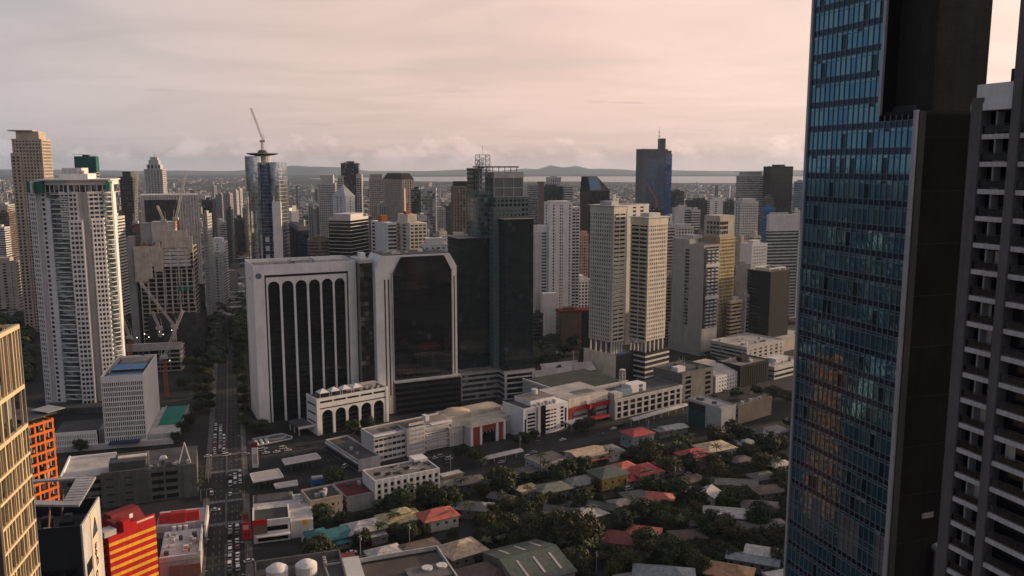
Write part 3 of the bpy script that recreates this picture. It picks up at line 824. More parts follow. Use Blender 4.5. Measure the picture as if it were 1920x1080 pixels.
# ---- dark green glass tower group in the centre
def green_tower():
    ang = R(24); D = dist(748)
    C = at(945, 414, D)
    t = frame('green_glass_tower', 'stepped dark green glass tower with black front slab and lattice mast', C, ang)
    block(t, 930, 946, 1000, 414, D, fh=3.7, band=.18, F=('g', 3, .12), Sd=None, wall='black', gl='g_green_dk', depth=16, nm='front_slab_', proud=.15)
    block(t, 928, 930, 992, 372, D+10, fh=3.7, band=.40, F=('g', 3.4, 1.3), Sd=('g', 3.4, 1.3), wall='teal_panel', gl='g_black', depth=22, nm='grid_tower_')
    block(t, 905, 926, 978, 392, D+9.0, fh=3.7, band=.40, F=('g', 3.4, 1.3), Sd=('g', 3.4, 1.3), wall='teal_panel', gl='g_black', depth=24, nm='step_tower_')
    block(t, 893, 897, 930, 362, D+14, fh=3.7, band=.12, F=('g', 6, .15), wall='teal_panel', gl='teal_glass', depth=24, nm='teal_slab_', proud=.12)
    block(t, 922, 926, 981, 326, D+16, fh=11, band=.05, F=('g', 9, .35), Sd=('g', 9, .35), wall='lgrey', gl='grey_louvre', depth=18, nm='crown_', proud=.25)
    block(t, 884, 888, 903, 318, D+34, fh=3.6, band=.42, F=('b',), Sd=None, wall='dgrey', gl='g_dark', depth=14, nm='rear_slab_')
    p, h = block(t, 852, 860, 932, 450, D+6, fh=3.7, band=.14, F=('g', 3, .12), Sd=('g', 3, .12), wall='black', gl='g_green_dk', depth=24, nm='left_wing_', proud=.15)
    # roof canopy, base podium
    c = loc2(t, at(926, 322, D+16)); zt = at(940, 318, D+16).z
    part(t, 'roof_canopy', 'char', lambda m: m.box(c[0]-12, c[0]+20, c[1]-2, c[1]+14, zt+1.5, zt+2.5))
    part(t, 'canopy_post', 'char', lambda m: [m.box(c[0]-6+i*5, c[0]-5.6+i*5, c[1], c[1]+.4, zt-2, zt+1.5) for i in range(6)])
    mc = loc2(t, at(909, 360, D+18)); z0 = at(909, 366, D+18).z; z1 = at(909, 290, D+18).z
    mm = MB(); lattice(mm, (mc[0], mc[1]+4, z0), (mc[0], mc[1]+4, z1), 8.5, 8, .28)
    lattice(mm, (mc[0]-2, mc[1]+4, z0), (mc[0]-2, mc[1]+4, z1-4), 3.5, 9, .2)
    mm.bar((mc[0], mc[1]+4, z1), (mc[0], mc[1]+4, z1+7), .12)
    mm.build('lattice_mast', M['steel'], t)
    for i in range(5): part(t, 'dish', 'white', lambda m: m.cyl(mc[0]-4+i*1.7, mc[1]+(i % 3), z0+4+i*4, z0+4.5+i*4, .9, .9, 10))
    block(t, 850, 862, 944, 702, dist(752), fh=4.0, band=.42, F=('g', 40, 2), Sd=('b',), wall='grey', gl='g_dark', depth=18, nm='podium_')
    block(t, 935, 946, 1002, 700, dist(750), fh=4.2, band=.30, F=('g', 60, 2), Sd=None, wall='lgrey', gl='g_black', depth=26, nm='car_deck_')
    return t
M['g_green_dk'] = glass('dark_green_glass', (.010, .020, .021), (.016, .032, .034), blinds=.04, spec=.7, rough=.10, cell=(3, 3.7))
M['teal_panel'] = paint('teal_grey_panel', (.125, .165, .16), var=.12); M['teal_glass'] = glass('teal_curtain_glass', (.022, .05, .054), blinds=.03, spec=.8, rough=.08)
M['grey_louvre'] = paint('grey_louvre', (.15, .155, .152), var=.15, scale=.3)
green_tower()

# ---- cream twin towers on a shared podium
def twin():
    D = dist(712)
    C = at(1150, 397, D); ang = R(42)
    t = frame('twin_apartment_towers', 'cream twin apartment towers with balcony corners on one podium', C, ang)
    zb = at(1150, 642, D).z
    for (xl, xc, xr, yt, fl, nm, dd, Fk, Sk) in ((1108, 1151, 1173, 399, 26, 'west_tower_', D, None, ('g', 2.6, 1.15)), (1184, 1216, 1251, 421, 24, 'east_tower_', D+4, ('g', 2.6, 1.15), None)):
        loc, wd, dp, h = fit(xl, xc, xr, yt, dd, ang, 'L')
        wd = max(wd, 26) if nm[0] == 'w' else wd; 
        loc, _, _, _ = (loc, 0, 0, 0)
        x, y = loc2(t, at(xc, yt, dd)); 
        if nm[0] == 'w':
            wd = reach(at(xc, yt, dd), uv(ang)[0], xr); dp = abs(reach(at(xc, yt, dd), uv(ang)[1], xl))
        c = 2.6
        poly = [(x, y+0), (x+wd, y), (x+wd, y+dp), (x, y+dp)]
        bal = ('g', 7.5, .7)
        facade(t, poly, zb, h, 3.5, .46, [Fk or bal, None, None, Sk or bal], M['cream_tw'], M['g_dark'], .45, nm=nm)
        # curved balcony fronts on the court side
        bb = MB(); nf = int((h-zb)/3.5)
        for i in range(nf):
            z = zb+i*(h-zb)/nf
            if Fk is None: bb.box(x+1.2, x+wd-1.0, y-1.3, y-.4, z, z+1.15)
            else: bb.box(x-1.3, x-.4, y+1.2, y+dp-1.2, z, z+1.15)
        bb.build(nm+'balconies', M['cream_tw'], t, True)
        part(t, nm+'crown', 'cream_tw', lambda m: m.prism(off(poly, .6), h+.95, h+5.2))
        part(t, nm+'top_slab', 'offwhite', lambda m: m.prism(off(poly, 1.6), h+5.22, h+5.9))
        part(t, nm+'plant_room', 'lgrey', lambda m: m.box(x+wd*.2, x+wd*.8, y+dp*.2, y+dp*.7, h+5.9, h+9))
        part(t, nm+'stilts', 'offwhite', lambda m: [m.box(x+.5+a*(wd-2)/4, x+1.6+a*(wd-2)/4, y+.5+b*(dp-2)/4, y+1.6+b*(dp-2)/4, 0, zb) for a in range(5) for b in range(5) if a == 0 or b == 0])
    # service core between the towers
    block(t, 1172, 1176, 1216, 386, D+38, fh=3.5, band=.45, F=('s', [(.25, .4), (.6, .75)]), Sd=('b',), wall='offwhite', depth=22, nm='core_')
    # podium: cream garden wall, dark side, white car decks
    zp = at(1153, 672, dist(722)).z
    cx, cy = loc2(t, gnd(1153, 716)); 
    lw = abs(reach(gnd(1153, 716), uv(ang)[1], 1094)); rw = reach(gnd(1153, 716), uv(ang)[0], 1211)
    part(t, 'podium_body', 'char', lambda m: m.box(cx+.5, cx+rw+20, cy+.2, cy+lw+6, 0, zp-1))
    part(t, 'garden_wall', 'cream', lambda m: m.box(cx, cx+.49, cy, cy+lw, 0, zp+.6))
    part(t, 'podium_screen', 'dgrey', lambda m: [m.box(cx+.6+i*2.0, cx+1.2+i*2.0, cy-.2, cy+.18, 0, zp-.6) for i in range(int(rw/2))], True)
    part(t, 'pool', 'blue', lambda m: m.box(cx+9, cx+19, cy+3, cy+9, zp-.98, zp-.85))
    part(t, 'pool_deck', 'pave', lambda m: m.box(cx+3, cx+26, cy+1.5, cy+16, zp-.99, zp-.93))
    zz = at(1245, 660, dist(708)).z
    q = loc2(t, gnd(1207, 712)); rr = reach(gnd(1207, 712), uv(ang)[0], 1252)
    for i in range(5):
        part(t, 'car_deck', 'offwhite', lambda m: m.box(q[0], q[0]+rr, q[1]-1, q[1]+18, zz*(i/5)+1, zz*(i/5)+2.4))
    part(t, 'car_deck_void', 'black', lambda m: m.box(q[0]+.6, q[0]+rr-.6, q[1]-.2, q[1]+17, 0, zz))
    return t
M['cream_tw'] = paint('cream_render', (.60, .55, .46), var=.12)
twin()

# ---- tall grey slab with one window strip, lit pale panel at its foot
def grey_slab():
    D = dist(668)
    C = at(1320, 462, D); ang = GB
    t = frame('grey_slab_tower', 'tall blank grey slab tower with one vertical window strip and balcony side', C, ang)
    block(t, 1262, 1320, 1349, 462, D, fh=3.4, band=.3, F=('g', 30, 1.0), Sd=('s', [(.42, .56)]), wall='grey_slab', gl='g_grey', nm='', z0=0)
    loc, wd, dp, h = fit(1262, 1320, 1349, 462, D, ang, 'L')
    zl = at(1320, 616, D).z
    part(t, 'base_wall', 'grey_slab', lambda m: m.box(-.7, -.44, -.3, dp*1.06, 0, zl))
    part(t, 'lit_panel', 'cream', lambda m: m.box(-.1, wd-.5, -.75, -.46, 4, zl-.5))
    bl = MB(); n = int((h-zl)/3.4)
    for i in range(n):
        z = zl+i*3.4
        if i % 9 == 8: bl.box(wd*.12, wd, -1.4, -.4, z, z+3.0); continue
        for j in range(3): bl.box(wd*(.22+.26*j), wd*(.36+.26*j), -1.5, -.4, z, z+1.2)
    bl.build('balconies', M['offwhite'], t, True)
    part(t, 'side_fin', 'char', lambda m: m.box(wd*.02, wd*.14, -.9, -.46, zl, h-2))
    part(t, 'raised_slab', 'grey_slab', lambda m: m.box(-.5, wd*.5, dp*.45, dp+.5, h-4, h+5.5))
    part(t, 'roof_deck', 'roofdark', lambda m: m.box(1, wd-1, 1, dp*.4, h+.7, h+1.2))
    part(t, 'plant_room', 'lgrey', lambda m: m.box(wd*.3, wd*.9, dp*.5, dp*.85, h+5.5, h+8.5))
M['grey_slab'] = paint('pale_grey_render', (.36, .35, .335), var=.10)
grey_slab()
def gold_tower():
    D = dist(655); C = at(1350, 447, D); ang = GB
    t = frame('gold_grid_tower', 'slim tower with gold gridded face and stepped beige crown', C, ang)
    block(t, 1318, 1350, 1378, 447, D, fh=3.5, band=.42, F=('g', 2.3, .8), Sd=('b',), wall='tan', gl='g_dark', nm='', bandm='gold_grid', pierm='gold_grid', z0=0)
    loc, wd, dp, h = fit(1318, 1350, 1378, 447, D, ang, 'L')
    part(t, 'crown_step', 'warm', lambda m: m.box(.2, wd-.3, 1, dp-1, h+1.1, at(1350, 405, D).z))
    part(t, 'crown_arches', 'g_dark', lambda m: [m.box(.5+i*3.2, 2.6+i*3.2, .7, 1.02, h+4+j*4.5, h+7+j*4.5) for i in range(4) for j in range(3)])
    part(t, 'crown_arches_side', 'g_dark', lambda m: [m.box(-.1, .22, 2+i*4.0, 4.4+i*4.0, h+4+j*4.5, h+7+j*4.5) for i in range(4) for j in range(3)])
    part(t, 'base_screen', 'gold_base', lambda m: m.box(-.2, wd, -1.3, -.5, 2, at(1350, 618, D).z))
    part(t, 'base_mesh', 'gold_grid', lambda m: [m.box(-.2+wd*i/9, .0+wd*i/9, -1.45, -1.29, 2, at(1350, 618, D).z) for i in range(10)]+[m.box(-.2, wd, -1.44, -1.3, 2+i*2.2, 2.2+i*2.2) for i in range(9)], True)
M['gold_grid'] = paint('gold_mullion', (.50, .40, .20)); M['gold_base'] = paint('ochre_panel', (.30, .22, .11))
gold_tower()
# ================================================================== left hand buildings
def curved_tower():
    D = dist(766); C = at(126, 340, D)
    t = frame('white_curved_tower', 'tall white bowed apartment tower with stacked balconies and green net at top', C, R(8))
    mpp = (D*cs + 20) / FPX
    X = lambda px: (px-126) * mpp * .98
    yf = lambda x: 9.0 * (x/26.0)**2
    H1 = at(126, 338, D).z
    zz = lambda y: at(126, y, D).z
    def seg(nm, p0, p1, offs, top, kind, z0=0.0):
        x0, x1 = X(p0), X(p1)
        bk = 36 if p1 < 183 else 17
        poly = [(x0, yf(x0)+offs), (x1, yf(x1)+offs), (x1*.96, bk), (x0*.9, bk)]
        if kind == 'pier':
            part(t, nm, 'white', lambda m: m.prism(poly, z0, top)); return
        if kind == 'rec':
            part(t, nm, 'recess', lambda m: m.prism(poly, z0, top)); return
        if kind == 'win':
            facade(t, poly, z0, top, 3.45, .42, [('g', 3.0, .75), ('b',), None, ('b',)], M['white'], M['g_dark'], .3, nm=nm+'_')
        if kind == 'bal':
            part(t, nm+'_glazing', 'g_pale', lambda m: m.prism(poly, z0, top))
            b = MB(); n = int((top-z0)/3.45)
            for i in range(n+1):
                z = z0+i*(top-z0)/n; k_ = 7
                xs = [x0+(x1-x0)*j/k_ for j in range(k_+1)]
                bow = [yf(x)+offs-2.2*math.sin(math.pi*(j+.6)/(k_+1.2))-.3 for j, x in enumerate(xs)]
                ex = 1.6 if i % 4 == 0 else 0
                pl = [(xs[0]-ex, bow[0])]+list(zip(xs, bow))+[(x1, yf(x1)+offs+1.5), (x0-ex, yf(x0)+offs+1.5)]
                b.prism(pl, z, z+.55)
            b.build(nm+'_balcony_slabs', M['white'], t, True)
            q = MB()
            for i in range(n):
                z = z0+i*(top-z0)/n
                q.obox((x0+.2, yf(x0)+offs-1.6), (x1-.2, yf(x1)+offs-1.6), .05, .05, z+.55, z+1.55)
            q.build(nm+'_balcony_glass', M['rail_teal'], t, True)
    part(t, 'core', 'offwhite', lambda m: m.prism([(X(52), 12), (X(126), 5.5), (X(184), 11), (X(178), 36), (X(60), 36)], 0, H1-1))
    seg('window_bay', 42, 58, 1.0, zz(362), 'win'); seg('recess', 58, 70, 3.5, zz(362), 'rec'); seg('window_bay', 70, 80, 2.0, zz(362), 'win')
    seg('white_pier', 80, 90, 1.2, zz(372), 'pier'); seg('centre_bay', 90, 126, 1.6, zz(365), 'bal')
    seg('window_block', 126, 148, -2.2, zz(415), 'win'); seg('upper_bay', 110, 140, 1.0, zz(362), 'win', zz(450)) 
    seg('upper_recess', 140, 154, 1.8, zz(362), 'rec'); seg('beige_recess', 148, 162, 2.0, zz(400), 'recb')if False else seg('beige_recess', 150, 164, 1.0, zz(362), 'rec')
    seg('right_block', 163, 181, -1.6, zz(412), 'win'); seg('right_bay', 158, 182, .8, zz(362), 'win', zz(430)); seg('right_balcony', 181, 194, .2, zz(362), 'bal')
    seg('edge_pier', 194, 196.5, .2, zz(345), 'pier')
    # top storey, thin roof slab, green netting
    top = [(X(82), yf(X(82))+1), (X(126), .5), (X(190), yf(X(190))+.6), (X(188), 34), (X(84), 34)]
    facade(t, top, zz(362), H1-1, 9, .06, [('g', 3.6, .5), ('g', 3.6, .5), None, None, None], M['white'], M['g_dark'], .3, nm='top_')
    part(t, 'roof_slab', 'white', lambda m: m.prism([(X(66), 6), (X(80), -1.5), (X(126), -4.5), (X(199), 3), (X(201), 16), (X(190), 38), (X(78), 38)], H1, H1+.8))
    net = [(X(38), yf(X(42))), (X(80), 1.2), (X(82), 30), (X(40), 30)]
    part(t, 'green_net', 'green_net', lambda m: m.prism([(X(39), yf(X(42))+1), (X(54), yf(X(54))+.4), (X(56), 30), (X(42), 30)], zz(362), H1-1))
    part(t, 'green_net', 'green_net', lambda m: m.prism([(X(57.5), yf(X(57.5))+.4), (X(81), 1.0), (X(82), 30), (X(60), 30)], zz(362), H1-1))
    part(t, 'net_strip', 'white', lambda m: m.prism([(X(54.2), 6.3), (X(57.3), 5.7), (X(57.3), 20), (X(54.2), 20)], zz(362), H1-.6))
    part(t, 'green_net', 'green_net', lambda m: m.prism([(X(188), 7), (X(193), 8), (X(192), 16), (X(187), 16)], zz(362), H1-1))
    part(t, 'plant_room', 'white', lambda m: m.box(X(101), X(152), 12, 30, H1+.8, zz(326)))
    part(t, 'plant_room_upper', 'offwhite', lambda m: m.box(X(105), X(140), 14, 28, zz(326), zz(315)))
    for i in range(5): part(t, 'rooftop_unit', 'offwhite', lambda m: m.box(X(104+i*9), X(109+i*9), 13, 17, zz(326), zz(320-i % 2*3)))
    part(t, 'base_deck', 'roofdark', lambda m: m.box(X(60), X(205), -14, 4, 0, 4.5))
M['recess'] = paint('beige_recess_wall', (.42, .40, .37), var=.1)
M['rail_teal'] = glass('teal_rail_glass', (.05, .095, .09), (.09, .15, .14), rough=.2, blinds=.3, cell=(3, 3.45))
curved_tower()

# ---- white screen-wall office box with blue tarpaulin on the roof
def screen_box():
    D = dist(834); C = at(268, 702, D); ang = R(15)
    t = frame('screen_wall_office', 'white box office with dense slot windows and blue sheeting on its roof', C, ang)
    u, w = uv(ang); wd = abs(reach(C, -u, 188)); dp = min(60, abs(reach(C, w, 300))); h = C.z
    part(t, 'glass_core', 'g_black', lambda m: m.box(-wd+.6, -.6, .55, dp-.6, 0, h-2))
    part(t, 'side_wall', 'white', lambda m: m.box(-.59, 0, 0, dp, 0, h))
    part(t, 'rear_wall', 'white', lambda m: m.box(-wd, -.6, dp-.55, dp, 0, h))
    part(t, 'left_wall', 'white', lambda m: m.box(-wd, -wd+.59, .6, dp-.56, 0, h))
    nb = 20; nf = 13; fz = (h-4.2)/nf
    part(t, 'top_band', 'white', lambda m: m.box(-wd, -.6, 0, .55, h-4.2, h))
    for i in range(nf+1):
        part(t, 'floor_band', 'white', lambda m: m.box(-wd, -.6, .02, .6, i*fz, i*fz+(.30 if i else 1.0)*fz*.8 if i == 0 else i*fz+fz*.24))
    for j in range(nb+1):
        x = -wd+(wd-.6)*j/nb
        part(t, 'fin', 'white', lambda m: m.box(max(-wd, x-.26), min(-.6, x+.26), 0, .62, 0, h-4.2))
    part(t, 'roof_deck', 'roofdark', lambda m: m.box(-wd+.6, -.6, .56, dp-.56, h-2.4, h-1.6))
    part(t, 'blue_sheet', 'blue_sheet', lambda m: m.box(-wd+3, -2.2, dp*.30, dp*.58, h-.5, h-.2))
    part(t, 'blue_sheet_low', 'blue_sheet', lambda m: m.box(-wd+2.6, -1.6, 2.2, dp*.17, h-1.5, h-1.2))
    part(t, 'roof_frame', 'lgrey', lambda m: (m.box(-wd+2, -wd+2.4, dp*.25, dp*.93, h-1.6, h-.1), m.box(-wd+2.5, -2, dp*.9, dp*.92, h-1.6, h-.1)))
    part(t, 'rear_shed', 'roofgrey', lambda m: m.box(-wd+5, -3, dp*.6, dp*.85, h-1.6, h-.2))
    part(t, 'water_tank', 'dgrey', lambda m: m.cyl(-wd*.35, dp-1.2, h, h+1.6, .9, .9, 10))
    # low annex with the same screen
    C2 = gnd(183, 842); x, y = loc2(t, C2); lw = abs(reach(C2, -u, 100)); 
    part(t, 'annex_glass', 'g_black', lambda m: m.box(x-lw, x-.4, y+.6, y+26, 0, 10.2))
    part(t, 'annex_band', 'white', lambda m: [m.box(x-lw, x, y, y+.6, z, z+hh) for z, hh in ((0, 1.0), (3.5, .8), (6.9, .8), (10.2, 2.2))], True)
    part(t, 'annex_fins', 'white', lambda m: [m.box(x-lw+lw*i/26-.3, x-lw+lw*i/26+.3, y-.04, y+.62, 0, 10.3) for i in range(27)], True)
    part(t, 'annex_roof', 'roofdark', lambda m: m.box(x-lw, x-.01, y+.6, y+30, 10.3, 11.2))
    part(t, 'annex_link', 'grey', lambda m: m.box(x+.1, -wd-.1, y+6, y+22, 0, 11))
    # deck with green court to the right
    part(t, 'court_deck', 'lgrey', lambda m: m.box(.4, 19, 2, dp+6, 0, 6.2))
    part(t, 'green_court', 'teal', lambda m: m.box(4, 18.6, dp*.35, dp+5.6, 6.21, 6.5))
    part(t, 'court_rail', 'lgrey', lambda m: (m.box(18.7, 19.0, dp*.35, dp+6, 6.2, 7.4), m.box(3.6, 3.9, dp*.3, dp+6, 6.2, 7.4)))
    part(t, 'street_awning', 'blue_awning', lambda m: m.box(-wd+3, -4, -5.5, -.1, 3.6, 4.4))
    part(t, 'street_arcade', 'lgrey', lambda m: m.box(-wd-42, 16, -2.5, -.12, 0, 3.4))
M['blue_sheet'] = paint('blue_tarpaulin', (.10, .25, .42), var=.25, scale=.3, streak=False); M['blue_awning'] = paint('navy_awning', (.02, .05, .13))
screen_box()

# ---- gold lattice tower at the left edge
def lattice_tower():
    Y0 = 125.0
    C = at(44, 720, Y0); ang = R(-0)
    dvec = Vector((.203, -.979, 0))           # along the sunlit face, towards the camera
    az_ = math.atan2(dvec.y, dvec.x)          # local +x runs along the face towards the camera
    t = frame('gold_lattice_tower', 'tower wrapped in pale gold lattice of beams and fins at left edge', C, az_)
    zt = at(35, 608, Y0).z
    C2 = at(75, 1010, Y0); L = reach(C2, dvec, 17)
    # outward normal of the face is to the left of +x, i.e. local +y
    part(t, 'glass_wall', 'g_lat', lambda m: m.box(.3, L-.2, -14, -1.3, 0, at(44, 720, Y0).z-.5))
    part(t, 'end_wall', 'brown_dk', lambda m: m.box(L, L+.8, -16, .2, 0, zt-3))
    part(t, 'rear_wall', 'brown_dk', lambda m: m.box(0, L, -16, -14.1, 0, at(44, 720, Y0).z-2))
    part(t, 'roof_deck', 'roofdark', lambda m: m.box(.4, L-.3, -13.8, -1.4, at(44, 720, Y0).z-.5, at(44, 720, Y0).z+.1))
    rows = [608, 720, 793, 846, 888, 930, 972, 1014, 1055]
    xs = [35, 44, 53, 58, 63, 67, 72, 76, 81]
    zs = [at(x, y, Y0).z for x, y in zip(xs, rows)]
    while zs[-1] > 6: zs.append(zs[-1]-3.55)
    for i, z in enumerate(zs):
        th = .62 if i < 3 else .42
        part(t, 'beam', 'gold_fin', lambda m: m.box(-.1, L+.2, -.45, .12, z-th, z))
        sf = part(t, 'slab', 'slab_dk', lambda m: m.box(.2, L-.05, -1.28, -.5, z-.35, z-.05)) if i > 0 else None
    rnd = random.Random(12)
    nfin = 0
    for i in range(len(zs)-1):
        z1, z0 = zs[i]-.02, zs[i+1]+.02
        n = 11 if i != 1 else 5
        for j in range(n):
            x = (j+.5)/n*L + rnd.uniform(-.35, .35); wv = rnd.choice([.09, .12, .2, .34])
            if i > 22: continue
            o = part(t, 'fin', rnd.choice(['gold_fin', 'gold_fin', 'gold_fin2']), lambda m: m.box(x, x+wv, -.32, .02, z0, z1))
        for j in range(3):
            x = rnd.uniform(.3, L-.5)
            part(t, 'rear_fin', 'gold_fin2', lambda m: m.box(x, x+.1, -1.0, -.75, z0, z1))
    part(t, 'corner_post', 'steel', lambda m: m.box(-.3, -.12, -.5, .05, 0, zt))
    part(t, 'rear_frame', 'gold_fin', lambda m: (m.box(0, .25, -12, -.5, zs[0]-.4, zs[0]), [m.box(.0, .22, -2.2-i*2.3, -1.9-i*2.3, zs[1], zs[0]) for i in range(5)]))
M['gold_fin'] = paint('pale_gold_metal', (.64, .51, .32), rough=.5, var=.08, streak=False); M['gold_fin2'] = paint('pale_gold_metal_worn', (.52, .42, .26), rough=.5, var=.1, streak=False)
M['brown_dk'] = paint('dark_brown_wall', (.085, .066, .056)); M['slab_dk'] = paint('dark_slab', (.06, .055, .05))
M['g_lat'] = glass('lattice_glass', (.03, .04, .045), (.07, .085, .08), cell=(1.5, 3.55), blinds=.3)
lattice_tower()

# ---- orange steel frame building
def orange_frame():
    Y0 = 285.0; C = at(98, 785, Y0); dv = Vector((-.401, -.916, 0))
    t = frame('orange_frame_building', 'unfinished building of bright orange beams and columns behind gold lattice', C, math.atan2(dv.y, dv.x))
    # local +x along face towards the camera; outward normal is local +y
    L = reach(C, dv, 30); h = C.z; fh = 3.5
    part(t, 'dark_core', 'black', lambda m: m.box(.5, L, -20, -3.2, 0, h-1.5))
    n = int(h/fh); nb = max(4, round(L/abs(reach(C, dv, 82))))
    for i in range(n+1):
        z = h-i*fh
        part(t, 'beam', 'orange', lambda m: m.box(-.4, L, -.5, .22, z-.85, z))
        part(t, 'end_beam', 'orange', lambda m: m.box(-.4, .1, -9, -.52, z-.7, z-.05))
        part(t, 'floor_slab', 'slab_dk', lambda m: m.box(.12, L-.3, -9, -.52, z-.5, z-.25))
    for j in range(nb+1):
        x = L*j/nb
        part(t, 'column', 'orange', lambda m: m.box(x-.32, x+.32, -.6, .05, 0, h+.3))
        part(t, 'inner_column', 'grey', lambda m: m.box(x-.25, x+.25, -3.0, -2.5, 0, h-1))
    for yy in (-4.5, -9): part(t, 'end_column', 'orange', lambda m: m.box(-.5, .2, yy-.4, yy+.4, 0, h+.2))
    rnd = random.Random(31)
    for i in range(26):
        x = rnd.uniform(.5, L-2); f = rnd.randrange(1, n)
        part(t, 'infill_panel', rnd.choice(['lgrey', 'dgrey', 'blue', 'warm']), lambda m: m.box(x, x+rnd.uniform(.6, 2), -1.5, -1.2, f*fh+h % fh, f*fh+h % fh+rnd.uniform(.8, 2.2)))
    part(t, 'roof_sheet', 'dgrey', lambda m: m.box(-3.5, L*.6, -18, -2, h+.9, h+1.2))
    part(t, 'roof_sheet', 'steel', lambda m: m.box(-6.5, .5, -10, -1.5, h+1.9, h+2.1))
orange_frame()

# ---- dark building with script logo and roof pergola
def logo_building():
    Y0 = 186.0; C = at(153.5, 985, Y0); ang = R(14)
    t = frame('logo_clad_building', 'dark blue building with pale side panel, script logo and open roof pergola', C, ang)
    u, w = uv(ang); wd = 34; dp = min(40, abs(reach(C, w, 186))); h = C.z
    part(t, 'body', 'navy_clad', lambda m: m.box(-wd, -.4, .3, dp, 0, h-4.5))
    part(t, 'front_wall', 'navy_clad', lambda m: m.box(-wd, -.41, 0, .29, 0, h))
    part(t, 'rear_wall', 'navy_clad', lambda m: m.box(-wd, -.41, dp-.4, dp, h-4.4, h))
    part(t, 'side_wall', 'lgrey', lambda m: m.box(-.4, 0, 0, dp+.1, 0, h))
    part(t, 'lit_panel', 'cream_panel', lambda m: m.prism([(.01, dp*.40), (.16, dp*.40), (.16, dp*.74), (.01, dp*.74)], 0, h-.6))
    part(t, 'glass_notch', 'g_blue', lambda m: m.prism([(.17, dp*.44), (.3, dp*.44), (.3, dp*.72), (.17, dp*.72)], h-6.8, h-2.6, 0, [(.17, dp*.60), (.3, dp*.60), (.3, dp*.62), (.17, dp*.62)]))
    for i in range(4):
        z = h-10.5-i*8
        part(t, 'window_band', 'g_black', lambda m: m.box(-wd*.99, -1.5, -.12, .02, z-3.2, z))
        part(t, 'window_posts', 'navy_clad', lambda m: [m.box(-1.5-3.1*j, -1.3-3.1*j, -.2, -.1, z-3.2, z) for j in range(11)], True)
        part(t, 'side_window', 'g_dark', lambda m: m.box(.005, .1, 1.5, dp*.36, z-3.2, z))
    part(t, 'roof_deck', 'roofdark', lambda m: m.box(-wd+.2, -.45, .32, dp-.42, h-4.45, h-4.0))
    rnd = random.Random(77)
    for i in range(26):
        x = -rnd.uniform(2, wd-3); y = rnd.uniform(1.5, dp-5); a = rnd.uniform(1.2, 3.4)
        part(t, 'rooftop_unit', rnd.choice(['char', 'dgrey', 'dsteel', 'char', 'grey']), lambda m: m.box(x-a, x, y, y+a*.8, h-4, h-4+rnd.uniform(.8, 3)))
    # pergola: flat frame above the roof
    zp = h+4.0
    def on(px, py): return loc2(t, gnd(px, py, zp))
    outer = [on(58, 903), on(145, 896), on(180, 897), on(148, 951), on(58, 949)]
    strips = [([on(58, 903), on(145, 896.5), on(142, 900), on(58, 907)], 'pergola_edge'), ([on(145, 896), on(180, 897), on(148, 951), on(119, 943)], 'pergola_blade'), ([on(58, 941), on(119, 943), on(147.5, 951), on(58, 949.5)], 'pergola_arm')]
    for pl, nm in strips:
        part(t, nm, 'perg', lambda m: m.prism(pl[::-1] if sum((pl[i][0]*pl[i-3][1]-pl[i-3][0]*pl[i][1]) for i in range(4)) > 0 else pl, zp, zp+.5))
    a0, a1 = on(119, 943), on(145, 897)
    part(t, 'pergola_ribs', 'steel', lambda m: [m.bar((a0[0]+(a1[0]-a0[0])*q/9, a0[1]+(a1[1]-a0[1])*q/9, zp+.55), (a0[0]+(a1[0]-a0[0])*q/9+4.3, a0[1]+(a1[1]-a0[1])*q/9-.3, zp+.55), .07) for q in range(10)], True)
    for q in ((-8.5, 4), (-24, 4), (-8, dp-4), (-24, dp-4)):
        part(t, 'pergola_post', 'terra', lambda m: m.bar((q[0], q[1], h-4), (q[0]+1, q[1], zp+.1), .22, 6))
    # script letters on the lit panel, running down
    sr = (R(90), 0, R(90))
    textmesh('g', 4.4, 'script_letter', 'black', t, (.22, dp*.56, h-9.6), sr)
    textmesh('h', 4.2, 'script_letter', 'black', t, (.22, dp*.60, h-13.6), sr)
    textmesh('o', 4.0, 'script_letter', 'black', t, (.22, dp*.53, h-16.4), sr)
    part(t, 'pale_screen', 'cream', lambda m: m.box(.2, 3.2, dp*.78, dp*.9, 0, h-26))
M['navy_clad'] = paint('navy_cladding', (.016, .021, .028), spec=.4, rough=.4); M['cream_panel'] = paint('cream_panel', (.62, .50, .38), var=.05)
M['perg'] = paint('pale_steel_sheet', (.36, .35, .34), rough=.5, metal=.2)
logo_building()

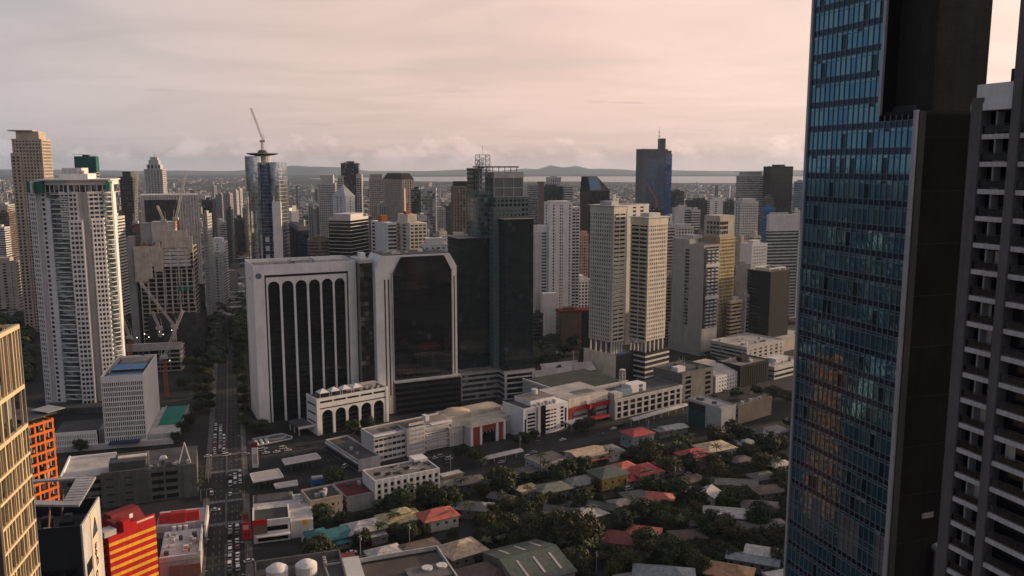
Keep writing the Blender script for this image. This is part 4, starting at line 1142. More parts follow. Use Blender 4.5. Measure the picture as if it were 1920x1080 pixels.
# ---- red building with yellow stripes
def striped():
    D = 322.0; C = at(203, 1006, D); ang = R(56)
    t = frame('striped_building', 'bright red building with yellow horizontal stripes and red roof sheds', C, ang)
    u, w = uv(ang); wd = reach(C, u, 291); dp = 15; h = C.z-.8
    part(t, 'body', 'red', lambda m: m.box(0, wd, 0, dp, 0, h))
    hh = at(203, 1020, D).z; st = (at(203, 1016, D).z-at(203, 1031, D).z)
    for i in range(11):
        z = hh-st*i
        if z < 2: break
        part(t, 'yellow_stripe', 'yellow', lambda m: m.box(-.06 if False else 0.02, wd-.02, -.09, .0, z-st*.42, z))
    part(t, 'side_balcony', 'red', lambda m: [m.box(-2.6, -.02, 2, 10, h-2-i*3.3, h-.6-i*3.3) for i in range(6)], True)
    part(t, 'side_opening', 'black', lambda m: [m.box(-.08, 0, 2.5, 9.5, h-3.6-i*3.3, h-2.2-i*3.3) for i in range(5)], True)
    part(t, 'terrace_slab', 'lgrey', lambda m: m.box(-1, 4.2, 1, 6, h+.02, h+2.4))
    part(t, 'parapet', 'red', lambda m: (m.box(wd*.32, wd, -.0, .4, h+.01, h+3.2), m.box(wd*.32, wd*.48, .41, 4, h+.01, h+4.4)))
    part(t, 'parapet_vent', 'cream', lambda m: m.box(wd*.60, wd*.97, -.05, .02, h+1.7, h+2.5))
    part(t, 'roof_shed', 'red_dk', lambda m: m.prism(rect(wd*.62, dp*.9, wd*.6, dp*.62), h+.01, h+5.2, 0, rect(wd*.60, dp*.3, wd*.6, dp*.72)))
    part(t, 'roof_shed', 'red_dk', lambda m: m.box(wd*.2, wd*.42, 3, 9, h+.02, h+4.2))
    part(t, 'satellite_dish', 'white', lambda m: m.prism([(wd*.5, 1.5), (wd*.5+1.5, 1.5), (wd*.5+1.5, 1.7), (wd*.5, 1.7)], h+4.4, h+6.2))
    part(t, 'roof_rim', 'red', lambda m: m.box(-2.5, 2, 8, dp, h-.5, h+1.6))
M['red_dk'] = paint('dull_red_sheet', (.20, .022, .02), var=.2)
striped()

# ---- two-part car park with white roof deck
def carpark():
    D = dist(945); ang = R(20); C = at(352, 868, D+14)
    C = gnd(262, 944); t = frame('grey_car_park', 'long grey concrete car park with white left roof deck and rooftop sheds', C, ang)
    u, w = uv(ang)
    xL = -abs(reach(C, -u, 118)); xR = reach(C, u, 372); h = 18.5; dp = 34
    part(t, 'body', 'cp_grey', lambda m: m.box(xL, xR, 1.0, dp, 0, h-1))
    fh = 4.2
    part(t, 'void', 'black', lambda m: [m.box(a, b, .75, .99, 1+fh*i, fh*i+fh-.9) for i in range(4) for a, b in ((xL+3, -18), (6, 20))], True)
    part(t, 'floor_edge', 'cp_grey', lambda m: [m.box(a, b, .35, 1.0, fh*i+fh-.9, fh*i+fh+1.0) for i in range(4) for a, b in ((xL+.1, -18), (6, 20))], True)
    for x in [xL+.5+i*6.2 for i in range(int((-18-xL)/6.2)+1)]+[6, 13, 20]:
        part(t, 'column', 'cp_grey', lambda m: m.box(x-.45, x+.45, .1, .99, 0, h))
    part(t, 'stair_tower', 'cp_dk', lambda m: m.box(-17.9, 5.5, -.4, .99, 0, h+.6))
    part(t, 'stair_slots', 'black', lambda m: [m.box(-15.5+j*9, -12+j*9, -.5, -.39, 2.5+fh*i, 3.1+fh*i) for i in range(4) for j in range(2)], True)
    part(t, 'end_wall', 'cp_grey', lambda m: m.box(20.5, xR, .2, .99, 0, h))
    part(t, 'white_deck', 'rooflight', lambda m: m.box(xL, -13, 1.2, dp-2, h-.99, h-.3))
    part(t, 'deck_rim', 'white', lambda m: (m.box(xL-.3, xL+.5, .6, dp, h-1, h+1.2), m.box(xL+.52, -13, dp-2, dp-1, h-1, h+1)))
    part(t, 'dark_deck', 'roofdark', lambda m: m.box(-12.9, xR, 1.2, dp-1, h-.99, h-.2))
    part(t, 'roof_block', 'dgrey', lambda m: m.box(-14, 4, 3, 12, h-.3, h+4.5))
    part(t, 'roof_block_top', 'cream', lambda m: m.box(-10, 4.2, 8, 12.2, h+4.51, h+5.2))
    part(t, 'roof_mast', 'lgrey', lambda m: m.box(5, 5.6, 6, 6.6, h-.2, h+8))
    rnd = random.Random(5)
    for i in range(14):
        x = rnd.uniform(-12, xR-4); y = rnd.uniform(2, 8); a = rnd.uniform(.8, 2.2)
        part(t, 'rooftop_unit', rnd.choice(['dgrey', 'lgrey', 'steel', 'white']), lambda m: m.box(x, x+a, y, y+a, h-.2, h+rnd.uniform(.5, 2)))
    part(t, 'dome_vent', 'tank', lambda m: m.prism(rect(4, 3, 12, 16), h-.2, h+1.2, 0, rect(2.5, 1.6, 12, 16)))
    part(t, 'crane_frame', 'offwhite', lambda m: (m.bar((xR-3, 3, h), (xR-6, 12, h+9), .35), m.bar((xR-9, 3, h), (xR-6, 12, h+9), .35)))
    part(t, 'sport_court', 'court', lambda m: m.box(xL-22, xL-1, 4, 22, 0, 9))
    part(t, 'court_line', 'blue', lambda m: m.box(xL-22, xL-1, 22.01, 23, 0, 10))
    part(t, 'glass_booth', 'blue', lambda m: m.box(xL-1.5, xL-.4, -2, 1, h-9, h-1))
M['cp_grey'] = paint('car_park_concrete', (.13, .125, .12), var=.25); M['cp_dk'] = paint('car_park_stair', (.10, .097, .094), var=.2); M['court'] = paint('court_surface', (.17, .22, .17), var=.2)
carpark()

# ---- round twin-shell glass tower with crane
def round_tower():
    D = 860; C = at(484, 300, D)
    t = frame('round_glass_tower', 'round mirrored glass tower with split shells and saucer roof, tower crane on top', C, 0.0)
    mp = D/FPX; zz = lambda y: at(484, y, D).z
    def shell(name, x0, x1, top, mat, y0=0.0, dep=16, cut=0):
        cx = (x0+x1)/2; rx = (x1-x0)/2; n = 14
        pts = [(cx+rx*math.cos(math.pi+math.pi*j/n), y0+dep-dep*math.sin(math.pi*j/n)**.8) for j in range(n+1)]
        poly = pts+[(cx+rx, y0+dep+10), (cx-rx, y0+dep+10)]
        mb = MB(); mb.prism(poly, 0, top)
        o = mb.build(name, M[mat], t)
        m2 = MB()
        for i in range(int(top/3.8)): m2.prism(off(poly, .10), i*3.8, i*3.8+.30)
        m2.build(name+'_lines', M['steel'], o, True)
        return o
    X = lambda px: (px-484)*mp
    shell('west_shell', X(453), X(487), zz(293), 'g_mirror', 0, 15)
    shell('east_shell', X(497), X(524), zz(304), 'g_mirror', 1.5, 15)
    shell('core_glass', X(474), X(506), zz(310), 'g_blue_core', 5, 12)
    part(t, 'white_fin', 'white', lambda m: m.box(X(506), X(522), .8, 3, 0, zz(378)))
    part(t, 'white_fin', 'lgrey', lambda m: m.box(X(481), X(483.5), 1.5, 4, 0, zz(440)))
    part(t, 'drum', 'lgrey', lambda m: m.cyl(0, 16, zz(312), zz(291), 8.2, 8.2, 20))
    part(t, 'saucer', 'green_dull', lambda m: m.cyl(0, 16, zz(291), zz(288), 11, 16.5, 24))
    part(t, 'saucer_deck', 'roofgrey', lambda m: m.cyl(0, 16, zz(288), zz(286.6), 16.5, 15.5, 24))
    part(t, 'spire_base', 'dgrey', lambda m: m.cyl(0, 16, zz(286.6), zz(281), 5.5, 3.5, 12))
    nz = MB()
    for i in range(6): nz.box(X(487)+1, X(497)-.5, 4.2, 5.2, zz(500)+i*9-20, zz(500)+i*9-15)
    nz.build('hoist_landing', M['offwhite'], t, True)
    c = thing('tower_crane', 'red and white luffing crane on top of the round glass tower', 'crane', (C.x, C.y+16, zz(281)))
    m = MB(); lattice(m, (0, 0, 0), (0, 0, zz(266)-zz(281)), 1.8, 5, .16); m.build('mast', M['crane_red'], c)
    hz0 = zz(266)-zz(281)
    m = MB(); lattice(m, (1.5, 0, hz0), (X(466), 0, zz(201)-zz(281)), 1.3, 16, .11); m.build('jib', M['crane_red'], c)
    m = MB(); m.box(-2, 3.5, -1.5, 1.5, hz0, hz0+2.2); m.build('cab', M['lgrey'], c)
    m = MB(); m.bar((3, 0, hz0), (1.5, 0, zz(250)-zz(281)), .22).bar((1.5, 0, zz(250)-zz(281)), (X(466), 0, zz(201)-zz(281)), .06); m.build('a_frame', M['crane_red'], c)
    m = MB(); m.bar((X(466), 0, zz(201)-zz(281)), (X(466), 0, zz(235)-zz(281)), .06); m.build('hoist_rope', M['dsteel'], c)
M['g_blue_core'] = glass('deep_blue_glass', (.012, .045, .10), (.02, .07, .14), rough=.07, spec=.8, blinds=.05)
M['green_dull'] = paint('dull_green_soffit', (.06, .11, .09)); M['crane_red'] = paint('crane_paint', (.30, .17, .14))
M['crane_white'] = paint('crane_white_paint', (.55, .53, .50)); M['crane_orange'] = paint('crane_orange_paint', (.42, .14, .05))
round_tower()

# ---- construction site: concrete tower wrapped in boards, netted slab behind, four cranes
def site():
    D = 760; ang = R(14); C = at(258, 452, D)
    t = frame('unfinished_tower', 'unfinished concrete tower with beige boarding and open lower floors', C, ang)
    u, w = uv(ang); wd = reach(C, u, 361); h = at(300, 425, D).z; hl = at(260, 462, D).z; fh = 4.0
    fx = lambda px: (px-258)/103.0*wd
    zz = lambda y: at(300, y, D).z
    part(t, 'lift_core', 'grey', lambda m: m.box(fx(236), fx(250), 4, 20, 0, zz(445)))
    part(t, 'dark_interior', 'char', lambda m: m.box(.3, wd-.3, 4.5, 30, 0, hl-3))
    part(t, 'upper_core', 'lgrey', lambda m: m.box(fx(281), fx(326), 10, 24, hl-4, zz(418)))
    part(t, 'upper_core_left', 'grey', lambda m: m.box(fx(261), fx(281)-.1, 11, 22, hl-4, zz(420)))
    n = int(zz(500)/fh)
    for i in range(int(hl/fh)+1):
        z = i*fh
        part(t, 'floor_slab', 'warm', lambda m: m.box(0, wd, 0, 29, z, z+.55))
    for j in range(8):
        x = wd*j/7
        part(t, 'column', 'warm', lambda m: m.box(max(0, x-.7), min(wd, x+.7), .2, 1.6, 0, hl-1))
    boards = [(250, 305, 462, 500), (250, 283, 500, 522), (250, 275, 518, 528), (303, 352, 433, 448), (303, 352, 448, 466), (286, 304, 478, 510), (352, 361, 445, 476), (283, 306, 470, 492)]
    for i, (a, b, y1, y2) in enumerate(boards):
        part(t, 'boarding', 'board', lambda m: m.box(fx(a), fx(b)-.15, -1.1-.06*i, -.3, zz(y2), zz(y1)))
    part(t, 'red_screen', 'terra', lambda m: m.box(fx(251), fx(270), -.7, -.25, zz(530), zz(524)))
    for i in range(5): part(t, 'netting', 'net', lambda m: m.box(fx(305), fx(355), -.6, -.2, zz(467+i*7.2+5.6), zz(467+i*7.2)))
    part(t, 'green_screen', 'green_net', lambda m: m.box(fx(328), fx(354), -.6, -.2, zz(548), zz(540)))
    part(t, 'dark_screen', 'dnet', lambda m: m.box(fx(268), fx(375), -1.6, -.3, 0, zz(590)))
    for i in range(6):
        part(t, 'cladding_strip', 'offwhite', lambda m: m.box(fx(306)+i*(fx(358)-fx(306))/5-.25, fx(306)+i*(fx(358)-fx(306))/5+.25, -.9, -.62, zz(575), zz(508)))
    rnd = random.Random(40)
    for i in range(18):
        x = rnd.uniform(1, wd*.45); a = rnd.uniform(1, 3.5)
        part(t, 'site_materials', rnd.choice(['terra', 'grey', 'lgrey', 'dgrey']), lambda m: m.box(x, x+a, rnd.uniform(1, 6), 7+rnd.random()*2, hl-.5, hl+rnd.uniform(.8, 4)))
    # netted slab tower behind
    D2 = 850; b = tower('netted_slab_tower', 'broad slab tower wrapped in pale ribbed scaffold netting behind construction', 262, 372, 398, 366, D=D2, ang=R(22), side='R', fh=50, band=0, F=('g', 2.6, 1.2), Sd=('g', 2.2, 1.1), wall='net', gl='netdk', top=False, depth=46)
    part(b, 'roof_edge', 'net', lambda m: m.box(-b['w']/2, b['w']/2, -b['d']/2, b['d']/2, b['h'], b['h']+.6))
    part(b, 'dark_wrap', 'dnet', lambda m: m.box(-b['w']/2-1.4, b['w']/2+1.4, -b['d']/2-1.4, b['d']/2+1, 0, at(380, 532, D2).z))
    part(b, 'scaffold_lift', 'dnet', lambda m: m.box(-b['w']/2+4, b['w']/2-20, -b['d']/2-1.0, -b['d']/2-.4, b['h']-44, b['h']-4))
    # low frame building growing beside it
    C3 = gnd(250, 700); f = frame('low_concrete_frame', 'low concrete frame under construction with work lights', C3, R(14))
    for i in range(6):
        part(f, 'floor_slab', 'grey', lambda m: m.box(-4, 40, 0, 26, 3.8*i+.1, 3.8*i+.7))
        for j in range(6):
            part(f, 'column', 'grey', lambda m: m.box(-3.5+j*8.4, -2.7+j*8.4, .3, 1.1, 3.8*i+.7, 3.8*i+3.88))
    part(f, 'curved_wall', 'lgrey', lambda m: m.prism([(-4, -.4), (8, -2.5), (22, -1.2), (41, -.4), (41, .0), (-4, .0)], 19.5, 26))
    part(f, 'core', 'char', lambda m: m.box(-2, 38, 3, 24, 0, 19))
    for (px, py) in ((271, 626), (279, 632), (257, 633), (299, 622), (306, 627), (322, 619), (318, 676)):
        P = at(px, py, C3.y+(4 if px < 310 else -8)); x, y = loc2(f, P)
        part(f, 'work_light', M['lamp'], lambda m: m.cyl(x, y, P.z-.25, P.z+.25, .32, .32, 8))
        part(f, 'light_pole', 'dsteel', lambda m: m.box(x-.08, x+.08, y+.4, y+.56, max(.1, P.z-6), P.z+.4))
    def crane(label, base, tip, dd, mastm, jibm, basey, gx=None):
        P = at(base[0], base[1], dd); Q = at(tip[0], tip[1], dd)
        c = thing('tower_crane', label, 'crane', (P.x, P.y, 0), 0, 'cranes over the construction site')
        zb = at(base[0], basey, dd).z
        m = MB(); lattice(m, (0, 0, max(0, zb)), (0, 0, P.z), 1.9, max(3, int((P.z-max(0, zb))/3)), .17); m.build('mast', M[mastm], c)
        m = MB(); lattice(m, (0, 0, P.z+.5), (Q.x-P.x, 0, Q.z), 1.5, 14, .14); m.build('jib', M[jibm], c)
        m = MB(); m.box(-2.6, 2.2, -1.3, 1.3, P.z-1.0, P.z+1.4); m.build('machine_deck', M['lgrey'], c)
        s_ = -1 if Q.x > P.x else 1
        m = MB(); m.bar((s_*2, 0, P.z+1), (s_*1.5, 0, P.z+8), .2).bar((s_*1.5, 0, P.z+8), (Q.x-P.x, 0, Q.z), .05); m.build('tie_frame', M[jibm], c)
        m = MB(); m.box(s_*2.2-.9, s_*2.2+.9, -1, 1, P.z-2.2, P.z-1.0); m.build('counterweight', M['grey'], c)
    crane('white luffing crane with orange mast beside white curved tower', (243, 633), (205, 528), 690, 'crane_orange', 'crane_white', 668)
    crane('long white crane jib leaning left across the unfinished tower', (327, 612), (263, 529), 700, 'crane_white', 'crane_white', 640)
    crane('short white crane jib above the low concrete frame', (299, 615), (285, 584), 700, 'crane_white', 'crane_white', 632)
    crane('pale crane leaning right with orange mast behind screen-wall office', (308, 670), (343, 582), 610, 'crane_orange', 'crane_white', 745)
    crane('thin crane leaning right on top of unfinished tower', (330, 410), (349, 321), 775, 'crane_orange', 'crane_white', 430)
    crane('pale crane jib standing on left corner of unfinished tower', (255, 417), (257, 320), 775, 'crane_orange', 'crane_white', 436)
    crane('short white crane jib leaning left on the unfinished roof', (307, 414), (295, 386), 770, 'crane_white', 'crane_white', 420)
m_, kk_, p_ = newmat('work_lamp'); p_.inputs['Emission Color'].default_value = (1, .88, .7, 1); p_.inputs['Emission Strength'].default_value = 5.0; M['lamp'] = m_
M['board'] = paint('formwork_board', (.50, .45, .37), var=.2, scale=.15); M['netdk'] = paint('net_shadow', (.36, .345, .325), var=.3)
site()
# ================================================================== background towers, left to right
G = lambda bay, p: ('g', bay, p)
BL = ('b',)
def slab_top(t, mat, ov, z0, th, x=0, y=0, sx=1.0, sy=1.0):
    w, d = t['w']*sx/2+ov, t['d']*sy/2+ov
    part(t, 'roof_slab', mat, lambda m: m.box(x-w, x+w, y-d, y+d, z0, z0+th))
def crown(t, mat, steps):
    """steps: (scale, height) stacked boxes"""
    z = t['h']+.9
    for i, (s, hh) in enumerate(steps):
        w, d = t['w']*s/2, t['d']*s/2
        part(t, 'crown_step', mat, lambda m: m.box(-w, w, -d, d, z+.02*i, z+hh)); z += hh
    return z
t = tower('stepped_cream_tower', 'tall cream residential tower with flat overhanging roof at far left', 22, 77, 94, 262, D=900, ang=R(12), side='R', band=.42, F=G(3.2, 1.3), Sd=G(3, 1.2), wall='tan_c', gl='g_dark', top=False)
z = crown(t, 'tan_c', [(.78, 8)]); slab_top(t, 'tan_c', 3.5, z+.1, 1.0, -6, 0, .6, .7)
part(t, 'west_wing', 'tan_c', lambda m: m.box(-t['w']/2-2, -t['w']*.22, -t['d']/2-1.5, t['d']*.3, 0, t['h']-14))
part(t, 'wing_windows', 'g_dark', lambda m: [m.box(-t['w']/2-.5+i*4.2, -t['w']/2+1.7+i*4.2, -t['d']/2-1.7, -t['d']/2-1.48, 4+j*3.5, 6.1+j*3.5) for i in range(2) for j in range(int((t['h']-20)/3.5))], True)
t = tower('teal_netted_tower', 'grey tower topped with teal construction netting behind curved tower', 142, 180, 185, 318, D=1020, ang=R(12), side='R', F=G(3.2, 1.2), wall='grey', top=False)
part(t, 'teal_net', 'teal_net', lambda m: m.box(-t['w']/2-.8, t['w']/2+.8, -t['d']/2-.8, t['d']/2+.8, t['h']-3, at(160, 293, 1020).z))
part(t, 'formwork', 'dgrey', lambda m: (m.box(-4, 3, -2, 5, at(160, 293, 1020).z, at(160, 290, 1020).z), m.bar((-t['w']/2-4, 0, at(160, 289, 1020).z), (t['w']/2, 0, at(160, 291, 1020).z), .3)))
tower('slim_grey_tower', 'slim dark grey tower standing between curved tower and crowned tower', 224, 248, 256, 334, D=1100, ang=R(8), side='R', F=G(3, .8), Sd=G(3, 1.2), wall='dgrey', pent=.5, ph=8)
t = tower('crowned_white_tower', 'far white banded tower with stepped crown and thin spire', 270, 304, 311, 318, D=1500, ang=R(5), side='R', F=G(5, 2.2), Sd=G(3, 1), wall='lgrey', top=False)
z = crown(t, 'lgrey', [(.75, 8), (.55, 8), (.4, 5)]); part(t, 'spire', 'dsteel', lambda m: m.bar((0, 0, z), (0, 0, z+9), .4))
part(t, 'crown_glass', 'g_dark', lambda m: [m.box(-t['w']*.3+i*6, -t['w']*.3+i*6+3, -t['d']*.385, -t['d']*.37, t['h']+2, t['h']+8) for i in range(4)], True)
t = tower('white_banded_block', 'white gridded office block with sunlit banded side behind curved tower', 193, 213, 233, 410, D=930, ang=R(2), side='R', band=.5, F=G(3.5, 1.2), Sd=None, wall='offwhite')
tower('narrow_windowed_slab', 'narrow pale slab with many small windows right of netted slab', 379, 388, 396, 404, D=960, ang=R(5), side='R', F=G(2, .9), Sd=G(2.6, .9), wall='lgrey', top=True, n=2)
tower('dark_far_block', 'dark glass block right of the netted slab tower', 379, 398, 405, 377, D=1280, ang=R(5), side='R', band=.2, F=G(4, .3), wall='dgrey', gl='g_dark')
for i, (a, b, c, y, D_) in enumerate(((404, 416, 421, 366, 1900), (418, 431, 436, 364, 1850), (436, 443, 447, 359, 1950), (441, 450, 454, 355, 2100))):
    tower('distant_slab_tower', ['grey slab, leftmost of four far slabs left of round tower', 'grey slab, second of four far slabs left of round tower', 'pale slab, third of four far slabs left of round tower', 'pale slab touching the round tower, last of four far slabs'][i], a, b, c, y, D=D_, ang=R(-5), side='R', F=G(6, 3), Sd=G(6, 2), wall='lgrey' if i > 1 else 'grey', n=1, tanks=0, group='far slabs left of the round tower')
tower('white_school_block', 'white low block with flat roof beside the dark trees', 394, 420, 426, 456, D=1080, ang=R(8), side='R', F=G(6, 4), wall='white', pent=.5, ph=6)
tower('grey_low_block', 'grey low block under the white block beside trees', 394, 418, 424, 480, D=1040, ang=R(8), side='R', F=G(6, 3), wall='lgrey', n=1)
tower('left_edge_block', 'pale block at left edge beside stepped cream tower', -20, 14, 30, 385, D=1700, ang=R(5), side='R', F=G(5, 2.5), wall='lgrey', n=2)
tower('left_edge_banded_block', 'sunlit banded block low at the left edge', -20, 8, 18, 428, D=1300, ang=R(5), side='R', band=.5, wall='offwhite', n=2)
tower('left_edge_brown_block', 'brown block beside the foot of the stepped cream tower', -10, 16, 30, 400, D=1350, ang=R(3), side='R', band=.5, wall='brown', n=1)
tower('left_low_hall', 'low pale hall left of the curved tower', -30, 30, 46, 492, D=1000, ang=R(12), side='R', F=G(8, 5), wall='warm', n=2)
tower('white_grid_office', 'white gridded office block right behind the round glass tower', 519, 546, 559, 398, D=1120, ang=R(-8), side='R', band=.5, F=G(3, 1.2), Sd=BL, wall='white')
t = tower('dark_round_office', 'dark blue faceted office behind the arched tower', 540, 560, 579, 434, D=950, ang=R(20), side='L', band=.08, F=G(3, .25), Sd=G(3, .25), wall='dgrey', gl='g_blue', top=False)
part(t, 'slanted_top', 'dgrey', lambda m: m.prism(rect(t['w']+.5, t['d']+.5), t['h']+.95, t['h']+4, 0, rect(t['w']*.7, t['d']*.8, 0, 3)))
tower('brown_banded_office', 'brown banded low office behind the arched tower roof', 574, 577, 618, 452, D=900, ang=R(6), side='L', band=.5, wall='warm_d', n=3)
t = tower('black_banded_tower', 'black office tower with thin white floor lines behind arched tower', 616, 657, 690, 412, D=880, ang=R(-18), side='R', fh=3.8, band=.16, wall='offwhite', gl='g_black', proud=.15, pent=.6, ph=5)
tower('pale_slim_tower', 'pale slim tower left of the pyramid-roofed tower', 593, 597, 628, 346, D=1320, ang=R(10), side='L', F=G(3, 1.2), Sd=G(3, 1.2), wall='lgrey', pent=.6, ph=14)
t = tower('dark_twin_bay_tower', 'tall dark glass tower with paler side bays behind pyramid roof', 636, 639, 672, 308, D=1420, ang=R(6), side='L', band=.25, F=G(4, .5), wall='dgrey', gl='g_dark')
part(t, 'side_bay', 'lgrey', lambda m: m.box(-t['w']/2-6, -t['w']/2+4, -t['d']/2-1, t['d']*.3, 0, t['h']-20))
part(t, 'side_bay', 'lgrey', lambda m: m.box(t['w']/2-4, t['w']/2+5, -t['d']/2-1, t['d']*.3, 0, t['h']-16))
part(t, 'bay_windows', 'g_dark', lambda m: [m.box(x, x+3, -t['d']/2-1.2, -t['d']/2-.98, 4+j*3.5, 6+j*3.5) for x in (-t['w']/2-5.5, -t['w']/2-1, t['w']/2-3, t['w']/2+1) for j in range(int((t['h']-24)/3.5))], True)
t = tower('pyramid_roof_tower', 'white tower with pale pyramid roof', 624, 648, 665, 370, D=1050, ang=R(30), side='L', F=G(4, 2.4), Sd=('s', [(.3, .42), (.58, .7)]), wall='white', top=False)
part(t, 'pyramid_roof', 'offwhite', lambda m: m.prism(rect(t['w']+1.5, t['d']+1.5), t['h']+.95, at(645, 346, 1060).z, 0, rect(.3, .3)))
rb = MB()
for i in range(1, 8):
    a = -t['w']/2+t['w']*i/8
    rb.bar((a, -t['d']/2-.7, t['h']+1), (0, 0, at(645, 346, 1060).z), .12); rb.bar((-t['w']/2-.7, -t['d']/2+t['d']*i/8, t['h']+1), (0, 0, at(645, 346, 1060).z), .12)
rb.build('roof_ribs', M['lgrey'], t, True)
tower('grey_slab_with_dark_cap', 'grey slab tower with dark cap left of the mansard tower', 689, 692, 719, 336, D=1450, ang=R(8), side='L', F=G(3, 1.2), Sd=BL, wall='grey', pent=.65, ph=8)
t = tower('mansard_tower', 'broad tower with dark brown mansard roof and warm gridded face', 719, 754, 776, 338, D=1250, ang=R(30), side='L', F=G(4, 1.8), Sd=G(4, 1.8), wall='tan_c', top=False)
part(t, 'mansard_roof', 'brown_roof', lambda m: m.prism(rect(t['w']+1, t['d']+1), t['h']+.95, at(750, 325, 1260).z, 0, rect(t['w']*.72, t['d']*.72)))
part(t, 'corner_turret', 'tan_c', lambda m: m.prism([(-t['w']/2-3, -t['d']/2-1), (-t['w']/2+1, -t['d']/2-4), (-t['w']/2+5, -t['d']/2-1), (-t['w']/2+1, -t['d']/2+4)], 0, t['h']-12))
tower('dark_glass_sliver', 'dark glass sliver beside the grey curtain slab', 768, 771, 790, 358, D=1150, ang=R(5), side='L', band=.15, wall='dgrey', gl='g_dark')
tower('grey_curtain_slab', 'plain grey curtain-wall slab with pale frame', 786, 789, 817, 357, D=1060, ang=R(4), side='L', fh=3.6, band=.12, F=G(14, .9), wall='lgrey', gl='g_pale', pent=0, n=0, tanks=0)
t = tower('white_tower_orange_cap', 'white blank-walled tower with rust-orange roof box', 696, 727, 743, 420, D=840, ang=R(30), side='L', fh=3.8, band=.4, F=None, Sd=('s', [(.05, .25)]), wall='white', top=False)
part(t, 'roof_box', 'terra_o', lambda m: m.box(-t['w']*.4, t['w']*.3, -4, 6, t['h']+1, at(715, 405, 850).z))
part(t, 'roof_slots', 'g_dark', lambda m: [m.box(-t['w']/2-.55, -t['w']/2-.42, -t['d']*.1+j*2.5, -t['d']*.1+1.2+j*2.5, 20+i*5, 21+i*5) for i in range(9) for j in range(2)], True)
t = tower('cream_frame_tower', 'cream framed tower with sunlit terraces behind the chamfered tower', 742, 768, 800, 420, D=830, ang=R(32), side='L', fh=3.6, band=.4, F=G(4.5, 1.0), Sd=('s', [(.1, .3), (.5, .75)]), wall='cream', gl='g_grey', top=False)
part(t, 'upper_terrace', 'cream', lambda m: m.box(-t['w']*.45, t['w']*.1, -t['d']*.3, t['d']*.4, t['h']+.95, t['h']+9))
part(t, 'roof_mast', 'crane_orange', lambda m: m.box(-t['w']*.2, -t['w']*.2+1.2, 0, 1.2, t['h']+9, t['h']+20))
part(t, 'red_sign_box', 'terra_o', lambda m: m.box(-t['w']*.45, -t['w']*.2, -t['d']*.2, 0, t['h']+9, t['h']+12))
tower('small_teal_office', 'small banded office right of the cream framed tower', 783, 786, 800, 412, D=900, ang=R(8), side='L', band=.4, wall='lgrey', gl='g_green', n=1)
t = tower('white_penthouse_block', 'white stepped block with flat penthouse roof behind chamfered tower', 790, 794, 838, 462, D=700, ang=R(15), side='L', F=G(5, 2), wall='white', pent=.55, ph=6, n=2)
slab_top(t, 'white', -6, t['h']+6.3, .6)
part(t, 'balcony_side', 'lgrey', lambda m: [m.box(t['w']/2, t['w']/2+3, -t['d']*.2, t['d']*.2, 8+j*3.6, 9.2+j*3.6) for j in range(22)], True)
tower('low_banded_block', 'banded low block left of the ribbed brown tower', 838, 842, 882, 446, D=820, ang=R(15), side='L', band=.5, wall='offwhite', n=3)
tower('pale_block_under_teal', 'pale windowed block beside the left wing of green glass tower', 826, 830, 862, 478, D=760, ang=R(18), side='L', F=G(3, 1.6), wall='lgrey', n=2)
t = tower('ribbed_brown_tower', 'brown ribbed tower with dark tapering crown', 846, 850, 884, 350, D=1000, ang=R(12), side='L', fh=3.6, band=.2, F=G(3.4, 1.5), Sd=G(3.4, 1.5), wall='brownrib', gl='g_brown', top=False)
part(t, 'crown', 'char', lambda m: m.box(-t['w']*.42, t['w']*.42, -t['d']*.4, t['d']*.4, t['h']+.9, at(865, 340, 1005).z))
tower('white_sliver_tower', 'small white tower tucked left of the green glass tower', 882, 885, 898, 382, D=820, ang=R(10), side='L', F=G(4, 2.5), wall='white', n=1)
# behind the centre
tower('white_banded_far_tower', 'white banded tower just right of the green glass crown', 988, 991, 1010, 347, D=1350, ang=R(10), side='L', band=.5, wall='lgrey')
tower('dark_framed_far_tower', 'dark slab with raised left fin right of the green tower', 1008, 1012, 1057, 352, D=1300, ang=R(10), side='L', band=.15, F=G(6, .4), wall='dgrey', gl='g_green')
tower('dark_fin_tower', 'narrow dark fin rising beside the dark framed slab', 1008, 1011, 1020, 343, D=1285, ang=R(10), side='L', band=.1, F=BL, wall='brown', n=0, tanks=0, pent=0)
tower('teal_balcony_far_tower', 'pale balcony tower right of the dark framed slab', 1055, 1058, 1074, 350, D=1290, ang=R(10), side='L', band=.5, wall='lgrey', gl='g_green')
tower('far_white_block', 'far white block rising behind the dark framed slab', 1024, 1028, 1052, 334, D=2000, ang=R(10), side='L', F=G(5, 2), wall='lgrey', n=2)
t = tower('white_residential_tower', 'white residential tower with window columns left of twin towers', 1021, 1030, 1073, 383, D=858, ang=R(14), side='L', fh=3.2, band=.4, F=('s', [(.16, .23), (.46, .52), (.56, .60), (.86, .93)]), Sd=('s', [(.3, .6)]), wall='white', pent=.6, ph=2.5)
part(t, 'east_wing', 'offwhite', lambda m: m.box(t['w']/2+.5, t['w']/2+9, -t['d']*.42, t['d']*.4, 0, t['h']-3))
part(t, 'east_balconies', 'white', lambda m: [m.box(t['w']/2+1+4*i, t['w']/2+4+4*i, -t['d']*.42-1, -t['d']*.42-.01, 6+j*3.3, 7.3+j*3.3) for i in range(2) for j in range(int(t['h']/3.3)-3)], True)
part(t, 'east_windows', 'g_dark', lambda m: [m.box(t['w']/2+1+4*i, t['w']/2+4+4*i, -t['d']*.42-.1, -t['d']*.42-.01, 7.3+j*3.3, 9+j*3.3) for i in range(2) for j in range(int(t['h']/3.3)-3)], True)
part(t, 'west_wing', 'white', lambda m: m.box(-t['w']/2-8, -t['w']/2-.5, -t['d']*.3, t['d']*.5, 0, t['h']-22))
